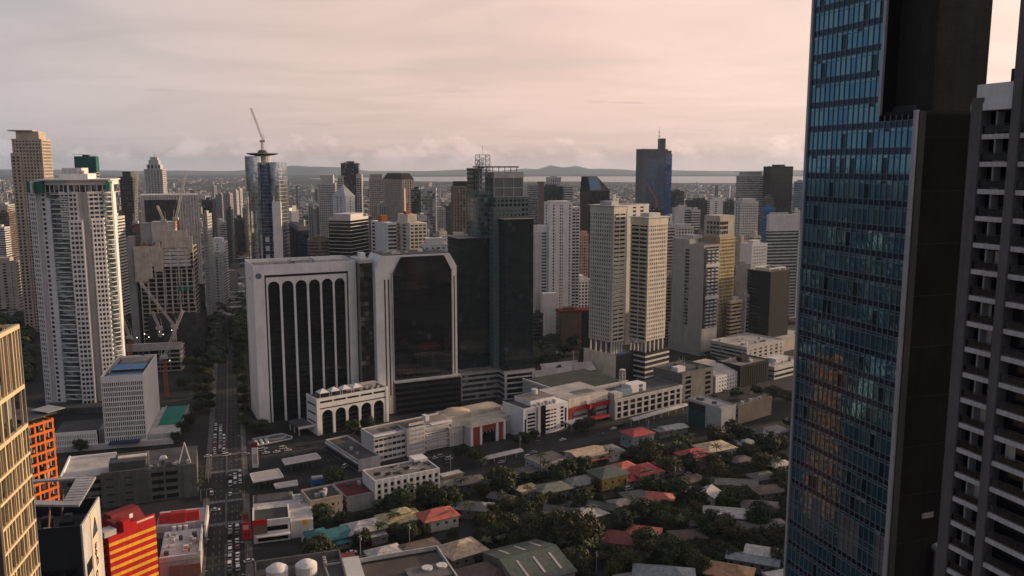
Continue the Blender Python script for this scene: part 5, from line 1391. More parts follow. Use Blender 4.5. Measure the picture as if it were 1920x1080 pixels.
part(t, 'west_lower_wing', 'offwhite', lambda m: m.box(-t['w']/2-13, -t['w']/2-8.1, -t['d']*.25, t['d']*.4, 0, t['h']-28))
part(t, 'west_balconies', 'dgrey', lambda m: [m.box(-t['w']/2-7, -t['w']/2-2, -t['d']*.3-.4, -t['d']*.3-.01, 20+j*3.3, 21.6+j*3.3) for j in range(int(t['h']/3.3)-14)], True)
tower('beige_lit_slab', 'narrow sunlit beige slab right of the black glass front', 996, 999, 1012, 432, D=900, ang=R(14), side='L', F=G(3, 1.8), wall='cream', n=0, tanks=0)
tower('orange_lit_tower', 'cream balcony tower toned by orange sunlight between white residential and twin towers', 1085, 1089, 1103, 442, D=980, ang=R(16), side='L', F=G(3, 1.3), wall='coral', n=1, pent=.6)  # cream tower; orange sunlight is mixed into the wall colour
t = tower('angular_black_tower', 'black angular tower with blue slanted glass top', 1088, 1106, 1143, 358, D=1350, ang=R(30), side='L', fh=3.8, band=.08, F=G(5, .2), Sd=G(5, .2), wall='char', gl='g_black', top=False)
w_, d_, h_ = t['w'], t['d'], t['h']
part(t, 'slanted_crown', 'char', lambda m: m.prism(rect(w_, d_), h_+.95, at(1110, 331, 1360).z, 0, [(-w_*.45, -d_*.1), (w_*.05, -d_*.1), (w_*.05, d_*.5), (-w_*.45, d_*.5)]))
part(t, 'blue_facet', 'blue_facet', lambda m: (m.quad((-w_*.49, -d_*.52, h_+1.2), (w_*.1, -d_*.52, h_+1.2), (w_*.05, -d_*.14, at(1110, 332, 1360).z), (-w_*.42, -d_*.14, at(1110, 332, 1360).z))))
t = tower('tall_blue_grey_tower', 'tallest blue grey office tower with side shaft and antenna', 1194, 1206, 1259, 283, D=1700, ang=R(14), side='L', fh=4, band=.30, F=G(6, .8), Sd=BL, wall='bluegrey', gl='g_blueb', top=False)
w_, d_, h_ = t['w'], t['d'], t['h']
part(t, 'top_band', 'bluegrey', lambda m: m.box(-w_/2-.9, w_/2-8, -d_/2-.9, d_/2+.9, h_-14, h_+4))
part(t, 'right_shoulder', 'g_blueb', lambda m: m.box(w_/2-13, w_/2+1.2, -d_/2-1.4, d_/2, 0, h_-6))
part(t, 'left_pilaster', 'bluegrey', lambda m: m.box(-w_/2-1.2, -w_/2+7, -d_/2-1.5, d_/2, 0, h_+2))
part(t, 'lift_shaft', 'bluegrey', lambda m: m.box(w_*.2, w_*.38, -4, 10, h_+.9, at(1245, 259, 1705).z))
part(t, 'shaft_louvres', 'dgrey', lambda m: [m.box(w_*.22, w_*.36, -4.3, -3.99, h_+4+i*4, h_+6+i*4) for i in range(5)], True)
za, zb = at(1240, 262, 1705).z, at(1240, 236, 1705).z
part(t, 'antenna', 'lgrey', lambda m: (m.bar((w_*.16, -2, h_+4), (w_*.16, -2, zb), .7, 6, 0, .25), m.cyl(w_*.16, -2, za+7, za+8.5, 2.6, 2.6, 10), m.cyl(w_*.16, -2, za+15, za+16.2, 2.0, 2.0, 10), m.cyl(w_*.16, -2, za-1, za+.6, 3, 3, 10)))
tower('dark_block_right_of_tallest', 'dark low block right behind the tallest tower', 1256, 1259, 1283, 360, D=1720, ang=R(10), side='L', band=.2, wall='dgrey', n=3)
t = tower('dark_block_with_crane', 'dark block with orange crane mast behind the east twin tower', 1211, 1214, 1243, 397, D=1100, ang=R(12), side='L', band=.3, wall='char', n=4)
m = MB(); lattice(m, (2, 0, t['h']), (2, 0, t['h']+16), 2.2, 6, .25); lattice(m, (2, 0, t['h']+16), (-8, 0, t['h']+32), 1.5, 7, .16); m.build('crane_mast', M['crane_orange'], t)
t = tower('white_striped_trio', 'white tower with dark centre strip and balcony bands right of tallest tower', 1261, 1265, 1297, 392, D=1150, ang=R(14), side='L', F=('s', [(.58, .98)]), Sd=BL, wall='offwhite', gl='g_black')
tower('banded_balcony_wing', 'white banded balcony wing right of dark centre strip', 1296, 1297, 1313, 396, D=1150, ang=R(14), side='L', band=.5, wall='offwhite', n=1)
tower('blue_roofed_block', 'dark block with blue roof box right of tallest tower', 1285, 1288, 1336, 377, D=1500, ang=R(10), side='L', band=.3, F=G(8, 2), wall='dgrey', gl='g_blue', n=3)
tower('round_white_block', 'rounded white block with cream cap behind the grey slab', 1262, 1266, 1300, 428, D=920, ang=R(16), side='L', F=G(4, 1.5), wall='offwhite', pent=.6, ph=4)
tower('balcony_stack', 'stack of white balconies right of the east twin tower', 1249, 1252, 1266, 426, D=860, ang=R(20), side='L', fh=3.2, band=.5, wall='offwhite', n=1)
tower('warm_lit_stack', 'warm sunlit banded building low between twin tower and grey slab', 1247, 1250, 1268, 520, D=830, ang=R(20), side='L', fh=3.3, band=.5, wall='cream', n=2)
t = tower('antenna_block', 'white block with lattice antenna on its roof', 1327, 1331, 1359, 376, D=1480, ang=R(10), side='L', F=('s', [(.35, .5)]), wall='white', n=2)
m = MB(); lattice(m, (0, 0, t['h']), (0, 0, t['h']+26), 3, 6, .3); m.build('antenna', M['dgrey'], t)
tower('dark_low_tower', 'dark tower right of the antenna block', 1356, 1359, 1382, 380, D=1400, ang=R(10), side='L', band=.3, wall='dgrey')
t = tower('banded_slab_flat_roof', 'pale banded tower with thin projecting flat roof', 1381, 1385, 1434, 330, D=1550, ang=R(10), side='L', fh=4.2, band=.5, wall='lgrey', gl='g_grey', top=False)
crown(t, 'lgrey', [(.8, 6)]); slab_top(t, 'offwhite', 2.5, t['h']+7.2, 1.0, -2)
tower('pale_grid_tower', 'pale gridded tower in front of the banded flat-roofed tower', 1378, 1390, 1422, 380, D=1160, ang=R(16), side='L', F=G(3, 1.3), Sd=('s', [(.2, .45), (.6, .85)]), wall='offwhite', pent=.6, ph=5)
tower('black_slab_white_edge', 'black slab tower with white left edge on the skyline', 1432, 1445, 1487, 314, D=1500, ang=R(20), side='L', fh=3.8, band=.1, F=G(4, .2), Sd=BL, wall='char', gl='g_black', n=3)
t = tower('blue_glass_cube', 'bright blue glass block below the black slab', 1428, 1432, 1453, 392, D=1250, ang=R(12), side='L', band=.12, wall='blue', gl='g_blueb', n=1)
tower('blue_topped_sliver', 'grey tower with blue glass top beside the glass office tower', 1489, 1493, 1509, 342, D=1620, ang=R(12), side='L', band=.3, wall='grey', gl='g_blueb')
t = tower('banded_office_with_white_edge', 'grey banded office with pale cap and white ladder edge', 1438, 1442, 1497, 432, D=950, ang=R(16), side='L', fh=3.6, band=.42, F=None, wall='lgrey', gl='g_green', top=False)
part(t, 'pale_cap', 'offwhite', lambda m: m.box(-t['w']/2-.8, t['w']/2+.8, -t['d']/2-.8, t['d']/2, t['h']-1, at(1460, 402, 955).z))
part(t, 'roof_units', 'lgrey', lambda m: [m.box(-t['w']/2+3+i*4, -t['w']/2+5.5+i*4, 0, 4, at(1460, 402, 955).z, at(1460, 402, 955).z+2) for i in range(6)], True)
part(t, 'ladder_edge', 'white', lambda m: [m.box(t['w']/2+.5, t['w']/2+5.5, -t['d']/2-1, t['d']/2, 2+j*3.6, 3.9+j*3.6) for j in range(int(t['h']/3.6)-1)]+[m.box(t['w']/2+.5+dx, t['w']/2+1.3+dx, -t['d']/2-1.1, -t['d']/2, 0, t['h']) for dx in (0, 4.2)], True)
part(t, 'ladder_back', 'g_dark', lambda m: m.box(t['w']/2+.6, t['w']/2+5.4, -t['d']/2, t['d']/2, 0, t['h']))
tower('white_gable_block', 'white small-windowed block with arched gable behind dark wedge office', 1389, 1410, 1438, 461, D=900, ang=R(30), side='L', F=G(2.6, 1.2), Sd=BL, wall='white', n=1)
tower('blank_grey_block', 'blank grey block left of the dark wedge office', 1376, 1379, 1406, 500, D=860, ang=R(20), side='L', F=BL, wall='grey', n=2)
t = tower('dark_wedge_office', 'dark office with inverted wedge face and white roof frame', 1402, 1444, 1481, 512, D=800, ang=GB, side='L', fh=3.5, band=.35, F=None, Sd=None, wall='char', gl='g_black', top=False)
w_, d_, h_ = t['w'], t['d'], t['h']
part(t, 'wedge_panel', 'black', lambda m: m.prism([(-w_/2-.1, -d_/2-.9), (w_/2, -d_/2-.9), (w_/2, -d_/2-.3), (-w_/2-.1, -d_/2-.3)], h_*.12, h_+1, 0, [(-w_/2-.1, -d_/2-.9), (w_*.42, -d_/2-.9), (w_*.42, -d_/2-.3), (-w_/2-.1, -d_/2-.3)]))
part(t, 'wedge_side', 'black', lambda m: m.prism([(-w_/2-.9, -d_/2), (-w_/2-.3, -d_/2), (-w_/2-.3, -d_/2+.8), (-w_/2-.9, -d_/2+.8)][::1], h_*.12, h_+1, 0, [(-w_/2-.9, -d_/2), (-w_/2-.3, -d_/2), (-w_/2-.3, d_*.3), (-w_/2-.9, d_*.3)]))
part(t, 'roof_frame', 'white', lambda m: [m.box(-w_*.4, w_*.4, y, y+1, h_+3, h_+4) for y in (-d_*.4, d_*.3)]+[m.box(x, x+1, -d_*.4, d_*.3, h_+3.01, h_+3.9) for x in (-w_*.4, w_*.4-1)]+[m.box(x, x+.8, y, y+.8, h_, h_+3) for x in (-w_*.4, w_*.1, w_*.38) for y in (-d_*.4, d_*.3)], True)
part(t, 'roof_deck', 'roofdark', lambda m: m.box(-w_/2, w_/2, -d_/2, d_/2, h_+.95, h_+1.2))
tower('orange_lit_building', 'narrow building with cream bands toned by orange sunlight', 1367, 1370, 1391, 568, D=800, ang=GB, side='L', fh=3.6, band=.5, wall='cream', bandm='cream_lit', n=2)  # orange sunlight is put into the band colour
tower('white_framed_glass_block', 'white framed dark glass block beside orange-lit banded building', 1386, 1398, 1418, 556, D=815, ang=GB, side='L', fh=3.6, band=.15, F=G(14, 1.5), Sd=BL, wall='lgrey', gl='g_dark', n=2)
tower('small_banded_office', 'small white banded office at foot of dark wedge', 1419, 1436, 1457, 588, yb=640, ang=GB, side='L', fh=3.8, band=.45, F=None, Sd=BL, wall='offwhite', n=2)
t = tower('brown_blank_building', 'blank brown wall building with red roof edge between towers', 1043, 1052, 1090, 588, yb=655, ang=R(14), side='L', F=BL, Sd=None, wall='terra_b', n=3)
part(t, 'red_roof_edge', 'red_dk', lambda m: m.box(-t['w']/2-1, t['w']/2+14, -t['d']/2-1, t['d']/2, t['h']+.7, t['h']+2.6))
part(t, 'side_wing', 'char', lambda m: m.box(t['w']/2+.5, t['w']/2+13, -t['d']*.4, t['d']/2, 0, t['h']))
tower('blue_white_grid_office', 'white gridded office with blue left wall beside the west twin tower', 1060, 1078, 1108, 528, D=880, ang=R(18), side='L', fh=3.6, band=.4, F=G(3.5, 1.2), Sd=BL, wall='white', gl='g_blue', n=2)
t = tower('white_box_with_roof_trees', 'plain white box with plants on its roof right of black glass slab', 1015, 1019, 1043, 552, D=840, ang=R(14), side='L', F=BL, Sd=BL, wall='white', top=False)
tower('dark_foot_block', 'dark low block at the foot of the green glass tower', 998, 1001, 1018, 592, D=800, ang=R(14), side='L', band=.3, wall='dgrey', n=1)
# smaller mid-rises packed between and behind the named towers
rm = random.Random(303); ORDS = ['first', 'second', 'third', 'fourth', 'fifth', 'sixth', 'seventh', 'eighth', 'ninth', 'tenth', 'eleventh', 'twelfth', 'thirteenth', 'fourteenth', 'fifteenth', 'sixteenth', 'seventeenth', 'eighteenth', 'nineteenth', 'twentieth']
for row, (x0, x1, n_, D0, y0, y1, desc) in enumerate(((985, 1500, 20, 1500, 372, 412, 'small tower from the left in the far right-hand row'), (1000, 1500, 15, 1060, 428, 480, 'mid-rise from the left behind the twin towers'), (560, 870, 15, 1350, 382, 425, 'small tower from the left behind the black banded tower'), (395, 470, 4, 1500, 385, 420, 'small tower from the left beside the round tower'), (690, 880, 8, 980, 430, 462, 'mid-rise from the left behind the chamfered tower'))):
    for i in range(n_):
        xa = x0+(x1-x0)*(i+rm.uniform(.1, .5))/n_; wpx = rm.uniform(13, 26); c_ = rm.uniform(.12, .5)
        tower('mid_rise_block', ORDS[i]+' '+desc, xa, xa+wpx*c_, xa+wpx, rm.uniform(y0, y1), D=D0*rm.uniform(.93, 1.12), ang=R(rm.choice([12, 24, 34])), side='L', fh=3.4, band=rm.choice([.3, .42, .5]), F=rm.choice([None, G(3.2, 1.2), G(4, 1.8), G(2.6, .8)]), Sd=rm.choice([BL, G(3, 1.2), None]), wall=rm.choice(['white', 'offwhite', 'lgrey', 'grey', 'cream', 'tan_c', 'dgrey', 'offwhite', 'warm_d']), gl=rm.choice(['g_dark', 'g_grey', 'g_green', 'g_dark']), n=2, tanks=1, group='mid-rise blocks between the towers', ph=rm.uniform(3, 8))
# unseen business district off to the right, towers placed to shade the village
for i, (x, y, w_, d_, h_) in enumerate([(690, 640, 50, 44, 130), (520, 760, 40, 40, 120), (860, 760, 60, 50, 150), (960, 600, 56, 50, 120), (620, 420, 44, 40, 70)]):
    t = thing('unseen_district_tower', ['pale tower beyond the right edge, second nearest', 'grey tower beyond the right edge, left of the others', 'pale tower beyond the right edge, tallest', 'grey tower beyond the right edge, farthest right', 'pale low tower beyond the right edge, nearest'][i], 'building', (x, y, 0), R(30), 'towers of the district beyond the right edge')
    facade(t, rect(w_, d_), 0, h_, 3.6, .45, [G(4, 1.5)]*4, M[['offwhite', 'grey'][i % 2]], M['g_dark'])
    roof_top(t, rect(w_, d_), h_, M['lgrey'], None, random.Random(i), 2)
# ================================================================== streets
def strip(name, pts, width, z, mat, kind='structure', parent=None):
    mb = MB(); n = len(pts); L = []; Rr = []
    for i, p in enumerate(pts):
        a = pts[max(0, i-1)]; b = pts[min(n-1, i+1)]; d = (b-a); d.z = 0; d.normalize(); nr = Vector((d.y, -d.x, 0))
        L.append(p - nr*width/2); Rr.append(p + nr*width/2)
    for i in range(n-1):
        mb.quad((Rr[i].x, Rr[i].y, z), (Rr[i+1].x, Rr[i+1].y, z), (L[i+1].x, L[i+1].y, z), (L[i].x, L[i].y, z))
    o = mb.build(name, M[mat], parent)
    if kind: o['kind'] = kind
    return o
def solid_strip(name, pts, width, z0, z1, mat, parent=None):
    mb = MB()
    for a, b in zip(pts[:-1], pts[1:]): mb.obox((a.x, a.y), (b.x, b.y), width/2, width/2, z0, z1)
    o = mb.build(name, M[mat], parent); o['kind'] = 'structure'; return o
# base paving of the built-up blocks and the village ground
M['urban'] = paint('urban_paving', (.022, .022, .021), rough=.95, var=.45, scale=.03, streak=False)
M['soil'] = paint('garden_ground', (.010, .013, .006), rough=.95, var=.5, scale=.05, streak=False)
def sheet(name, pts, z, mat):
    mb = MB(); mb.v = [(p[0], p[1], z) for p in pts]; mb.f = [tuple(range(len(pts)))]; mb.m = [0]
    return structure(mb.build(name, M[mat]))
sheet('pavement', [(-420, 230), (420, 230), (620, 700), (760, 1000), (-620, 1000), (-560, 700)], .04, 'urban')
AV = [gnd(423, 1080)-wA*120, gnd(423, 1080), gnd(423, 1080)+wA*700]
AV = [Vector((p.x, p.y, 0)) for p in AV]
ave = strip('road', AV, 16.0, .10, 'asphalt')
A1 = Vector((gnd(425, 868).x, gnd(425, 868).y, 0)); dG = Vector((math.cos(R(30)), math.sin(R(30)), 0))
BLV = [A1-dG*330, A1+dG*480]
strip('road', BLV, 25.0, .104, 'asphalt')
S1 = Vector((gnd(410, 960).x, gnd(410, 960).y, 0)); dS = Vector((math.cos(R(14)), math.sin(R(14)), 0))
strip('road', [S1-dS*190, S1+dS*14], 14.0, .108, 'asphalt')
SV = [gnd(845, 905), gnd(960, 862), gnd(1150, 815), gnd(1330, 770), gnd(1500, 728)]
strip('road', SV, 12.0, .112, 'asphalt')
VS = [gnd(700, 1048), gnd(830, 1005), gnd(940, 985), gnd(1100, 940), gnd(1230, 905), gnd(1330, 893), gnd(1480, 855)]
strip('road', VS, 7.0, .10, 'asphalt')
VS2 = [gnd(1120, 1080), gnd(1330, 985), gnd(1440, 1005), gnd(1490, 985)]
strip('road', VS2, 7.0, .104, 'asphalt')
strip('road', [gnd(905, 860), gnd(880, 960), gnd(860, 1080)], 6.5, .114, 'asphalt')
sheet('garden_ground', [tuple(gnd(a, b)[:2]) for a, b in ((640, 1110), (560, 1000), (700, 960), (840, 900), (980, 855), (1180, 815), (1330, 790), (1490, 740), (1560, 1110))][::1], .07, 'soil')
# sidewalks with kerbs along the avenue
for s_ in (-1, 1):
    for a, b in ((-110, 33), (50, 95), (125, 600)):
        o = uA*s_*(8.5+1.7)
        p0, p1 = AV[1]+wA*a+o, AV[1]+wA*b+o
        solid_strip('pavement', [p0, p1], 3.4, .0, .24, 'pave')
for a, b in ((-110, 33), (52, 98), (126, 560)):
    solid_strip('median', [AV[1]+wA*a, AV[1]+wA*b], .9, .09, .33, 'pave')
def mark(name, items, mat='line'):
    mb = MB()
    for (p, d, l, w) in items:
        n = Vector((d.y, -d.x, 0)); a, b = p-d*l/2, p+d*l/2
        mb.quad(tuple(a+n*w/2), tuple(b+n*w/2), tuple(b-n*w/2), tuple(a-n*w/2))
    o = mb.build(name, M[mat]); o['kind'] = 'structure'; return o
items = []
for k_ in range(-12, 75):
    for lx in (-5.6, -2.9, 2.9, 5.6): items.append((AV[1]+wA*(k_*8)+uA*lx+Vector((0, 0, .13)), wA, 3, .18))
mark('lane_markings', items)
items = []
for k_ in range(-40, 58):
    for ly in (-8.5, -4.2, 0, 4.2, 8.5): items.append((A1+dG*(k_*8)+Vector((-dG.y, dG.x, 0))*ly+Vector((0, 0, .135)), dG, 3 if ly else 8, .2))
mark('lane_markings', items)
for (yy) in (854, 885, 941, 983):                       # zebra crossings
    c = gnd(412, yy); s0 = (Vector((c.x, c.y, 0))-AV[1]).dot(wA); items = []
    for i in range(26): items.append((AV[1]+wA*s0+uA*(-8.4+i*.68)+Vector((0, 0, .14)), wA, 3.4, .36))
    mark('zebra_crossing', items)

# ================================================================== low row along the boulevard
def school():
    D = dist(868); C = at(701, 822, D); ang = R(36)
    t = frame('white_school_building', 'long white weathered building with window bands and slim stair tower', C, ang)
    u, w = uv(ang); wd = reach(C, u, 846); dp = min(34, abs(reach(C, w, 678))); h = C.z
    fx = lambda px: (px-701)/145*wd
    facade(t, [(0, 0), (wd, 0), (wd, dp), (0, dp)], 0, h, 3.7, .52, [G(3, .35), None, None, BL], M['offwhite'], M['g_dark'], .3)
    part(t, 'left_eave', 'offwhite', lambda m: m.prism([(-.4, -1.6), (fx(742), -1.6), (fx(742), 2), (-.4, 2)], h+.95, h+1.7, 0, [(-.4, -.2), (fx(742), -.2), (fx(742), 2), (-.4, 2)]))
    part(t, 'right_eave', 'offwhite', lambda m: m.prism([(fx(806), -1.6), (wd+.4, -1.6), (wd+.4, 2), (fx(806), 2)], h+.95, h+1.7, 0, [(fx(806), -.2), (wd+.4, -.2), (wd+.4, 2), (fx(806), 2)]))
    part(t, 'roof_deck', 'roofgrey', lambda m: m.box(.5, wd-.5, 2.1, dp-.4, h+.9, h+1.3))
    part(t, 'parapet', 'offwhite', lambda m: (m.box(-.5, .1, 2.1, dp, h+.9, h+2), m.box(.12, wd, dp-.5, dp, h+.9, h+2)))
    part(t, 'stair_tower', 'offwhite', lambda m: m.box(fx(757), fx(791), -2.6, 8, 0, h+2.6))
    part(t, 'stair_screen', 'g_dark', lambda m: m.box(fx(760.5), fx(789), -2.75, -2.61, 1.5, h+.8))
    nb = 11
    part(t, 'stair_fins', 'offwhite', lambda m: [m.box(fx(760.5)+(fx(789)-fx(760.5))*i/nb-.28, fx(760.5)+(fx(789)-fx(760.5))*i/nb+.28, -2.95, -2.74, 1.5, h+.8) for i in range(nb+1)]+[m.box(fx(760.5), fx(789), -2.92, -2.74, 2.2+i*2.9, 3.9+i*2.9) for i in range(7)], True)
    part(t, 'stair_roof', 'roofdark', lambda m: m.box(fx(757.6), fx(790.4), -2, 7.4, h+2.61, h+2.8))
    part(t, 'water_tank', 'white', lambda m: m.box(fx(808), fx(815), dp-9, dp-4, h+1.3, h+4.6))
    for i, (a, b) in enumerate(((-1.6, 3), (4.5, 2.2))): part(t, 'roof_stain_patch', 'roofdark', lambda m: m.box(fx(720)+i*9, fx(735)+i*9, 5, 12, h+1.31, h+1.34))
    part(t, 'front_balcony', 'lgrey', lambda m: [m.box(fx(795), fx(840), -1.5, -.36, 2+3.7*i, 3.1+3.7*i) for i in range(4)], True)
school()
def theatre():
    D = dist(838); C = at(882, 800, D); ang = R(36)
    t = frame('domed_theatre_building', 'cream columned hall with red portal panels and shallow dome', C, ang)
    u, w = uv(ang); wd = reach(C, u, 947); h = C.z
    xl = -abs(reach(C+w*8, -u, 842)); xr = reach(C+w*8, u, 972)
    hb = h-1.5
    part(t, 'hall_body', 'lgrey', lambda m: m.box(xl, xr, 9, 40, 0, hb))
    for i in range(8):
        for a, b in ((xl, -1.0), (wd+1, xr)):
            x = a+(b-a)*(i+.5)/8
            part(t, 'column', 'offwhite', lambda m: m.box(x-.45, x+.45, 7.6, 8.8, 0, hb-3))
    part(t, 'wing_windows', 'g_dark', lambda m: (m.box(xl+.4, -1, 8.7, 9.02, 1, hb-4.5), m.box(wd+1, xr-.4, 8.7, 9.02, 1, hb-4.5)))
    part(t, 'wing_beam', 'offwhite', lambda m: m.box(xl-.2, xr+.2, 7.4, 9.05, hb-3, hb))
    part(t, 'roof_slab', 'theatre_roof', lambda m: m.box(xl-.8, xr+.8, 6.8, 41, hb+.01, hb+1.0))
    part(t, 'raised_roof', 'theatre_roof', lambda m: m.box(xl+6, xr-6, 20, 36, hb+1, hb+3.4))
    part(t, 'dome', 'theatre_dome', lambda m: [m.cyl(wd/2-6, 29, hb+3.4+i*.55, hb+3.95+i*.55, 9*math.cos(i*.42), 9*math.cos((i+1)*.42), 20) for i in range(3)])
    part(t, 'portal_body', 'offwhite', lambda m: m.box(0, wd, 1.2, 9.0, 0, h-.8))
    part(t, 'portal_roof', 'theatre_roof', lambda m: m.prism([(-1, -1), (wd+1, -1), (wd+1, 12), (-1, 12)], h-.79, h+1.4, 0, [(3, 3), (wd-3, 3), (wd-3, 12), (3, 12)]))
    for a, b in ((0, .06), (.26, .32), (.73, .79), (.94, 1.0)):
        part(t, 'portal_column', 'white', lambda m: m.box(wd*a, wd*b, -.6, 1.3, 0, h-.85))
    for a, b in ((.06, .26), (.79, .94)):
        part(t, 'red_panel', 'brick_red', lambda m: m.box(wd*a+.02, wd*b-.02, .2, 1.25, 0, h-.85))
    part(t, 'red_lintel', 'brick_red', lambda m: m.box(wd*.32, wd*.73, .4, 1.22, h-5.5, h-.86))
    part(t, 'portal_glass', 'g_black', lambda m: m.box(wd*.32, wd*.73, .9, 1.19, 0, h-5.6))
    part(t, 'portal_lamps', 'lgrey', lambda m: [m.box(wd*(.36+.1*i), wd*(.38+.1*i), .3, .6, h-6.6, h-5.9) for i in range(4)], True)
M['theatre_roof'] = paint('cream_roof', (.46, .40, .32), var=.25, streak=False); M['theatre_dome'] = paint('cream_dome', (.55, .44, .30), var=.1); M['brick_red'] = paint('brick_red_panel', (.26, .05, .035), var=.15)
theatre()
def office3():
    D = dist(824); C = at(982, 771, D); ang = R(36)
    t = frame('white_slot_window_office', 'white office with horizontal slot windows and dark glass stair strip', C, ang)
    u, w = uv(ang); wd = reach(C, u, 1066); dp = 24; h = C.z
    fx = lambda px: (px-982)/84*wd
    part(t, 'body', 'white', lambda m: m.box(0, wd, .4, dp, 0, h))
    part(t, 'stair_glass', 'g_black', lambda m: m.box(fx(1013), fx(1022), -.4, .39, 0, h+1))
    part(t, 'column', 'lgrey', lambda m: m.box(fx(1006), fx(1011), -1.2, .39, 0, h+1.4))
    for i in range(6):
        z = 2.5+i*(h-4)/6
        part(t, 'slot_window', 'g_black', lambda m: m.box(fx(990), fx(1003), .3, .405, z, z+1.3))
        part(t, 'slot_window', 'g_black', lambda m: m.box(fx(1022.2), fx(1031), .3, .405, z, z+1.3))
        part(t, 'small_windows', 'g_black', lambda m: [m.box(fx(1033+6*j), fx(1037+6*j), .3, .403, z+.2, z+1.1) for j in range(2)], True)
        part(t, 'square_window', 'g_black', lambda m: m.box(fx(1052), fx(1057), .3, .406, z, z+1.6))
    part(t, 'tall_slot', 'g_black', lambda m: m.box(fx(1060), fx(1063), .3, .404, 1, h-4))
    part(t, 'tall_slot', 'g_black', lambda m: m.box(fx(984.5), fx(987), .3, .404, 1, h-6))
    part(t, 'upper_block', 'white', lambda m: m.box(fx(1004), fx(1050), 6, dp, h+.01, h+3.4))
    part(t, 'roof_deck', 'roofgrey', lambda m: m.box(fx(1005), fx(1049), 7, dp-1, h+3.41, h+3.6))
    part(t, 'low_roof', 'roof_green', lambda m: m.box(.6, fx(1003), 1.2, dp-.6, h+.01, h+.25))
    part(t, 'parapet', 'white', lambda m: (m.box(0, .5, .4, dp, h, h+1.3), m.box(.52, fx(1003.5), .4, .9, h, h+1.3)))
    part(t, 'water_tank', 'tank', lambda m: m.cyl(fx(1035), dp-4, h+3.6, h+6.8, 2.2, 2.2, 14))
    part(t, 'roof_boxes', 'lgrey', lambda m: [m.box(fx(1008+i*7), fx(1011+i*7), 2, 5, h, h+1.5+i % 2) for i in range(6)], True)
M['roof_green'] = paint('dull_green_roof', (.075, .085, .072), var=.25, streak=False)
office3()
def mall():
    D = dist(802); C = at(1068, 762, D); ang = R(36)
    t = frame('red_framed_mall', 'shopping building with red portal frame and grey glass front', C, ang)
    u, w = uv(ang); wd = reach(C, u, 1148); h = C.z; dp = 36
    part(t, 'body', 'grey', lambda m: m.box(0, wd, 1.5, dp, 0, h-2))
    part(t, 'cream_fascia', 'cream', lambda m: m.box(-.2, wd-4, .4, 1.49, h-2, h+4.5))
    part(t, 'roof_deck', 'rooflight', lambda m: m.box(0, wd, 1.5, dp, h+1.0, h+3.8))
    part(t, 'roof_stain', 'roofgrey', lambda m: m.box(wd*.35, wd*.8, 8, 18, h+3.81, h+3.9))
    part(t, 'red_beam', 'red_m', lambda m: m.box(0, wd, -.4, .39, h-4.5, h-1.4))
    part(t, 'red_leg', 'red_m', lambda m: m.box(0, 2.2, -.4, .39, 0, h-4.51))
    part(t, 'red_leg', 'red_m', lambda m: m.box(wd-2.4, wd, -.4, .39, h*.4, h-4.51))
    part(t, 'glass_front', 'g_dark', lambda m: m.box(2.3, wd-2.5, .8, 1.48, 0, h-4.6))
    for i in range(3):
        part(t, 'sign_band', 'lgrey_sign', lambda m: m.box(4, wd*.42, .3, .79, 4+i*4.2, 6.2+i*4.2))
        part(t, 'sign_band', 'lgrey_sign', lambda m: m.box(wd*.62, wd-5, .3, .79, 4+i*4.2, 6.6+i*4.2))
    part(t, 'round_sign', 'red_m', lambda m: m.cyl(wd*.42, -.6, h-4.6, h-1.0, 1.9, 1.9, 16))
    part(t, 'sign_box', 'offwhite', lambda m: m.box(wd*.38, wd*.46, -.5, .38, h-.9, h+1.6))
    part(t, 'entrance_canopy', 'red_m', lambda m: m.box(wd*.42, wd*.8, -7, -.5, 4.2, 5.0))
    part(t, 'porch_roof', 'lgrey', lambda m: m.box(-6, wd*.25, -9, -.6, 5.0, 5.8))
    part(t, 'porch_posts', 'lgrey', lambda m: [m.box(-5+i*6, -4.4+i*6, -8.4, -7.8, 0, 5) for i in range(3)], True)
M['red_m'] = paint('mall_red', (.34, .025, .03), var=.12); M['lgrey_sign'] = paint('grey_sign_band', (.26, .275, .265))
mall()
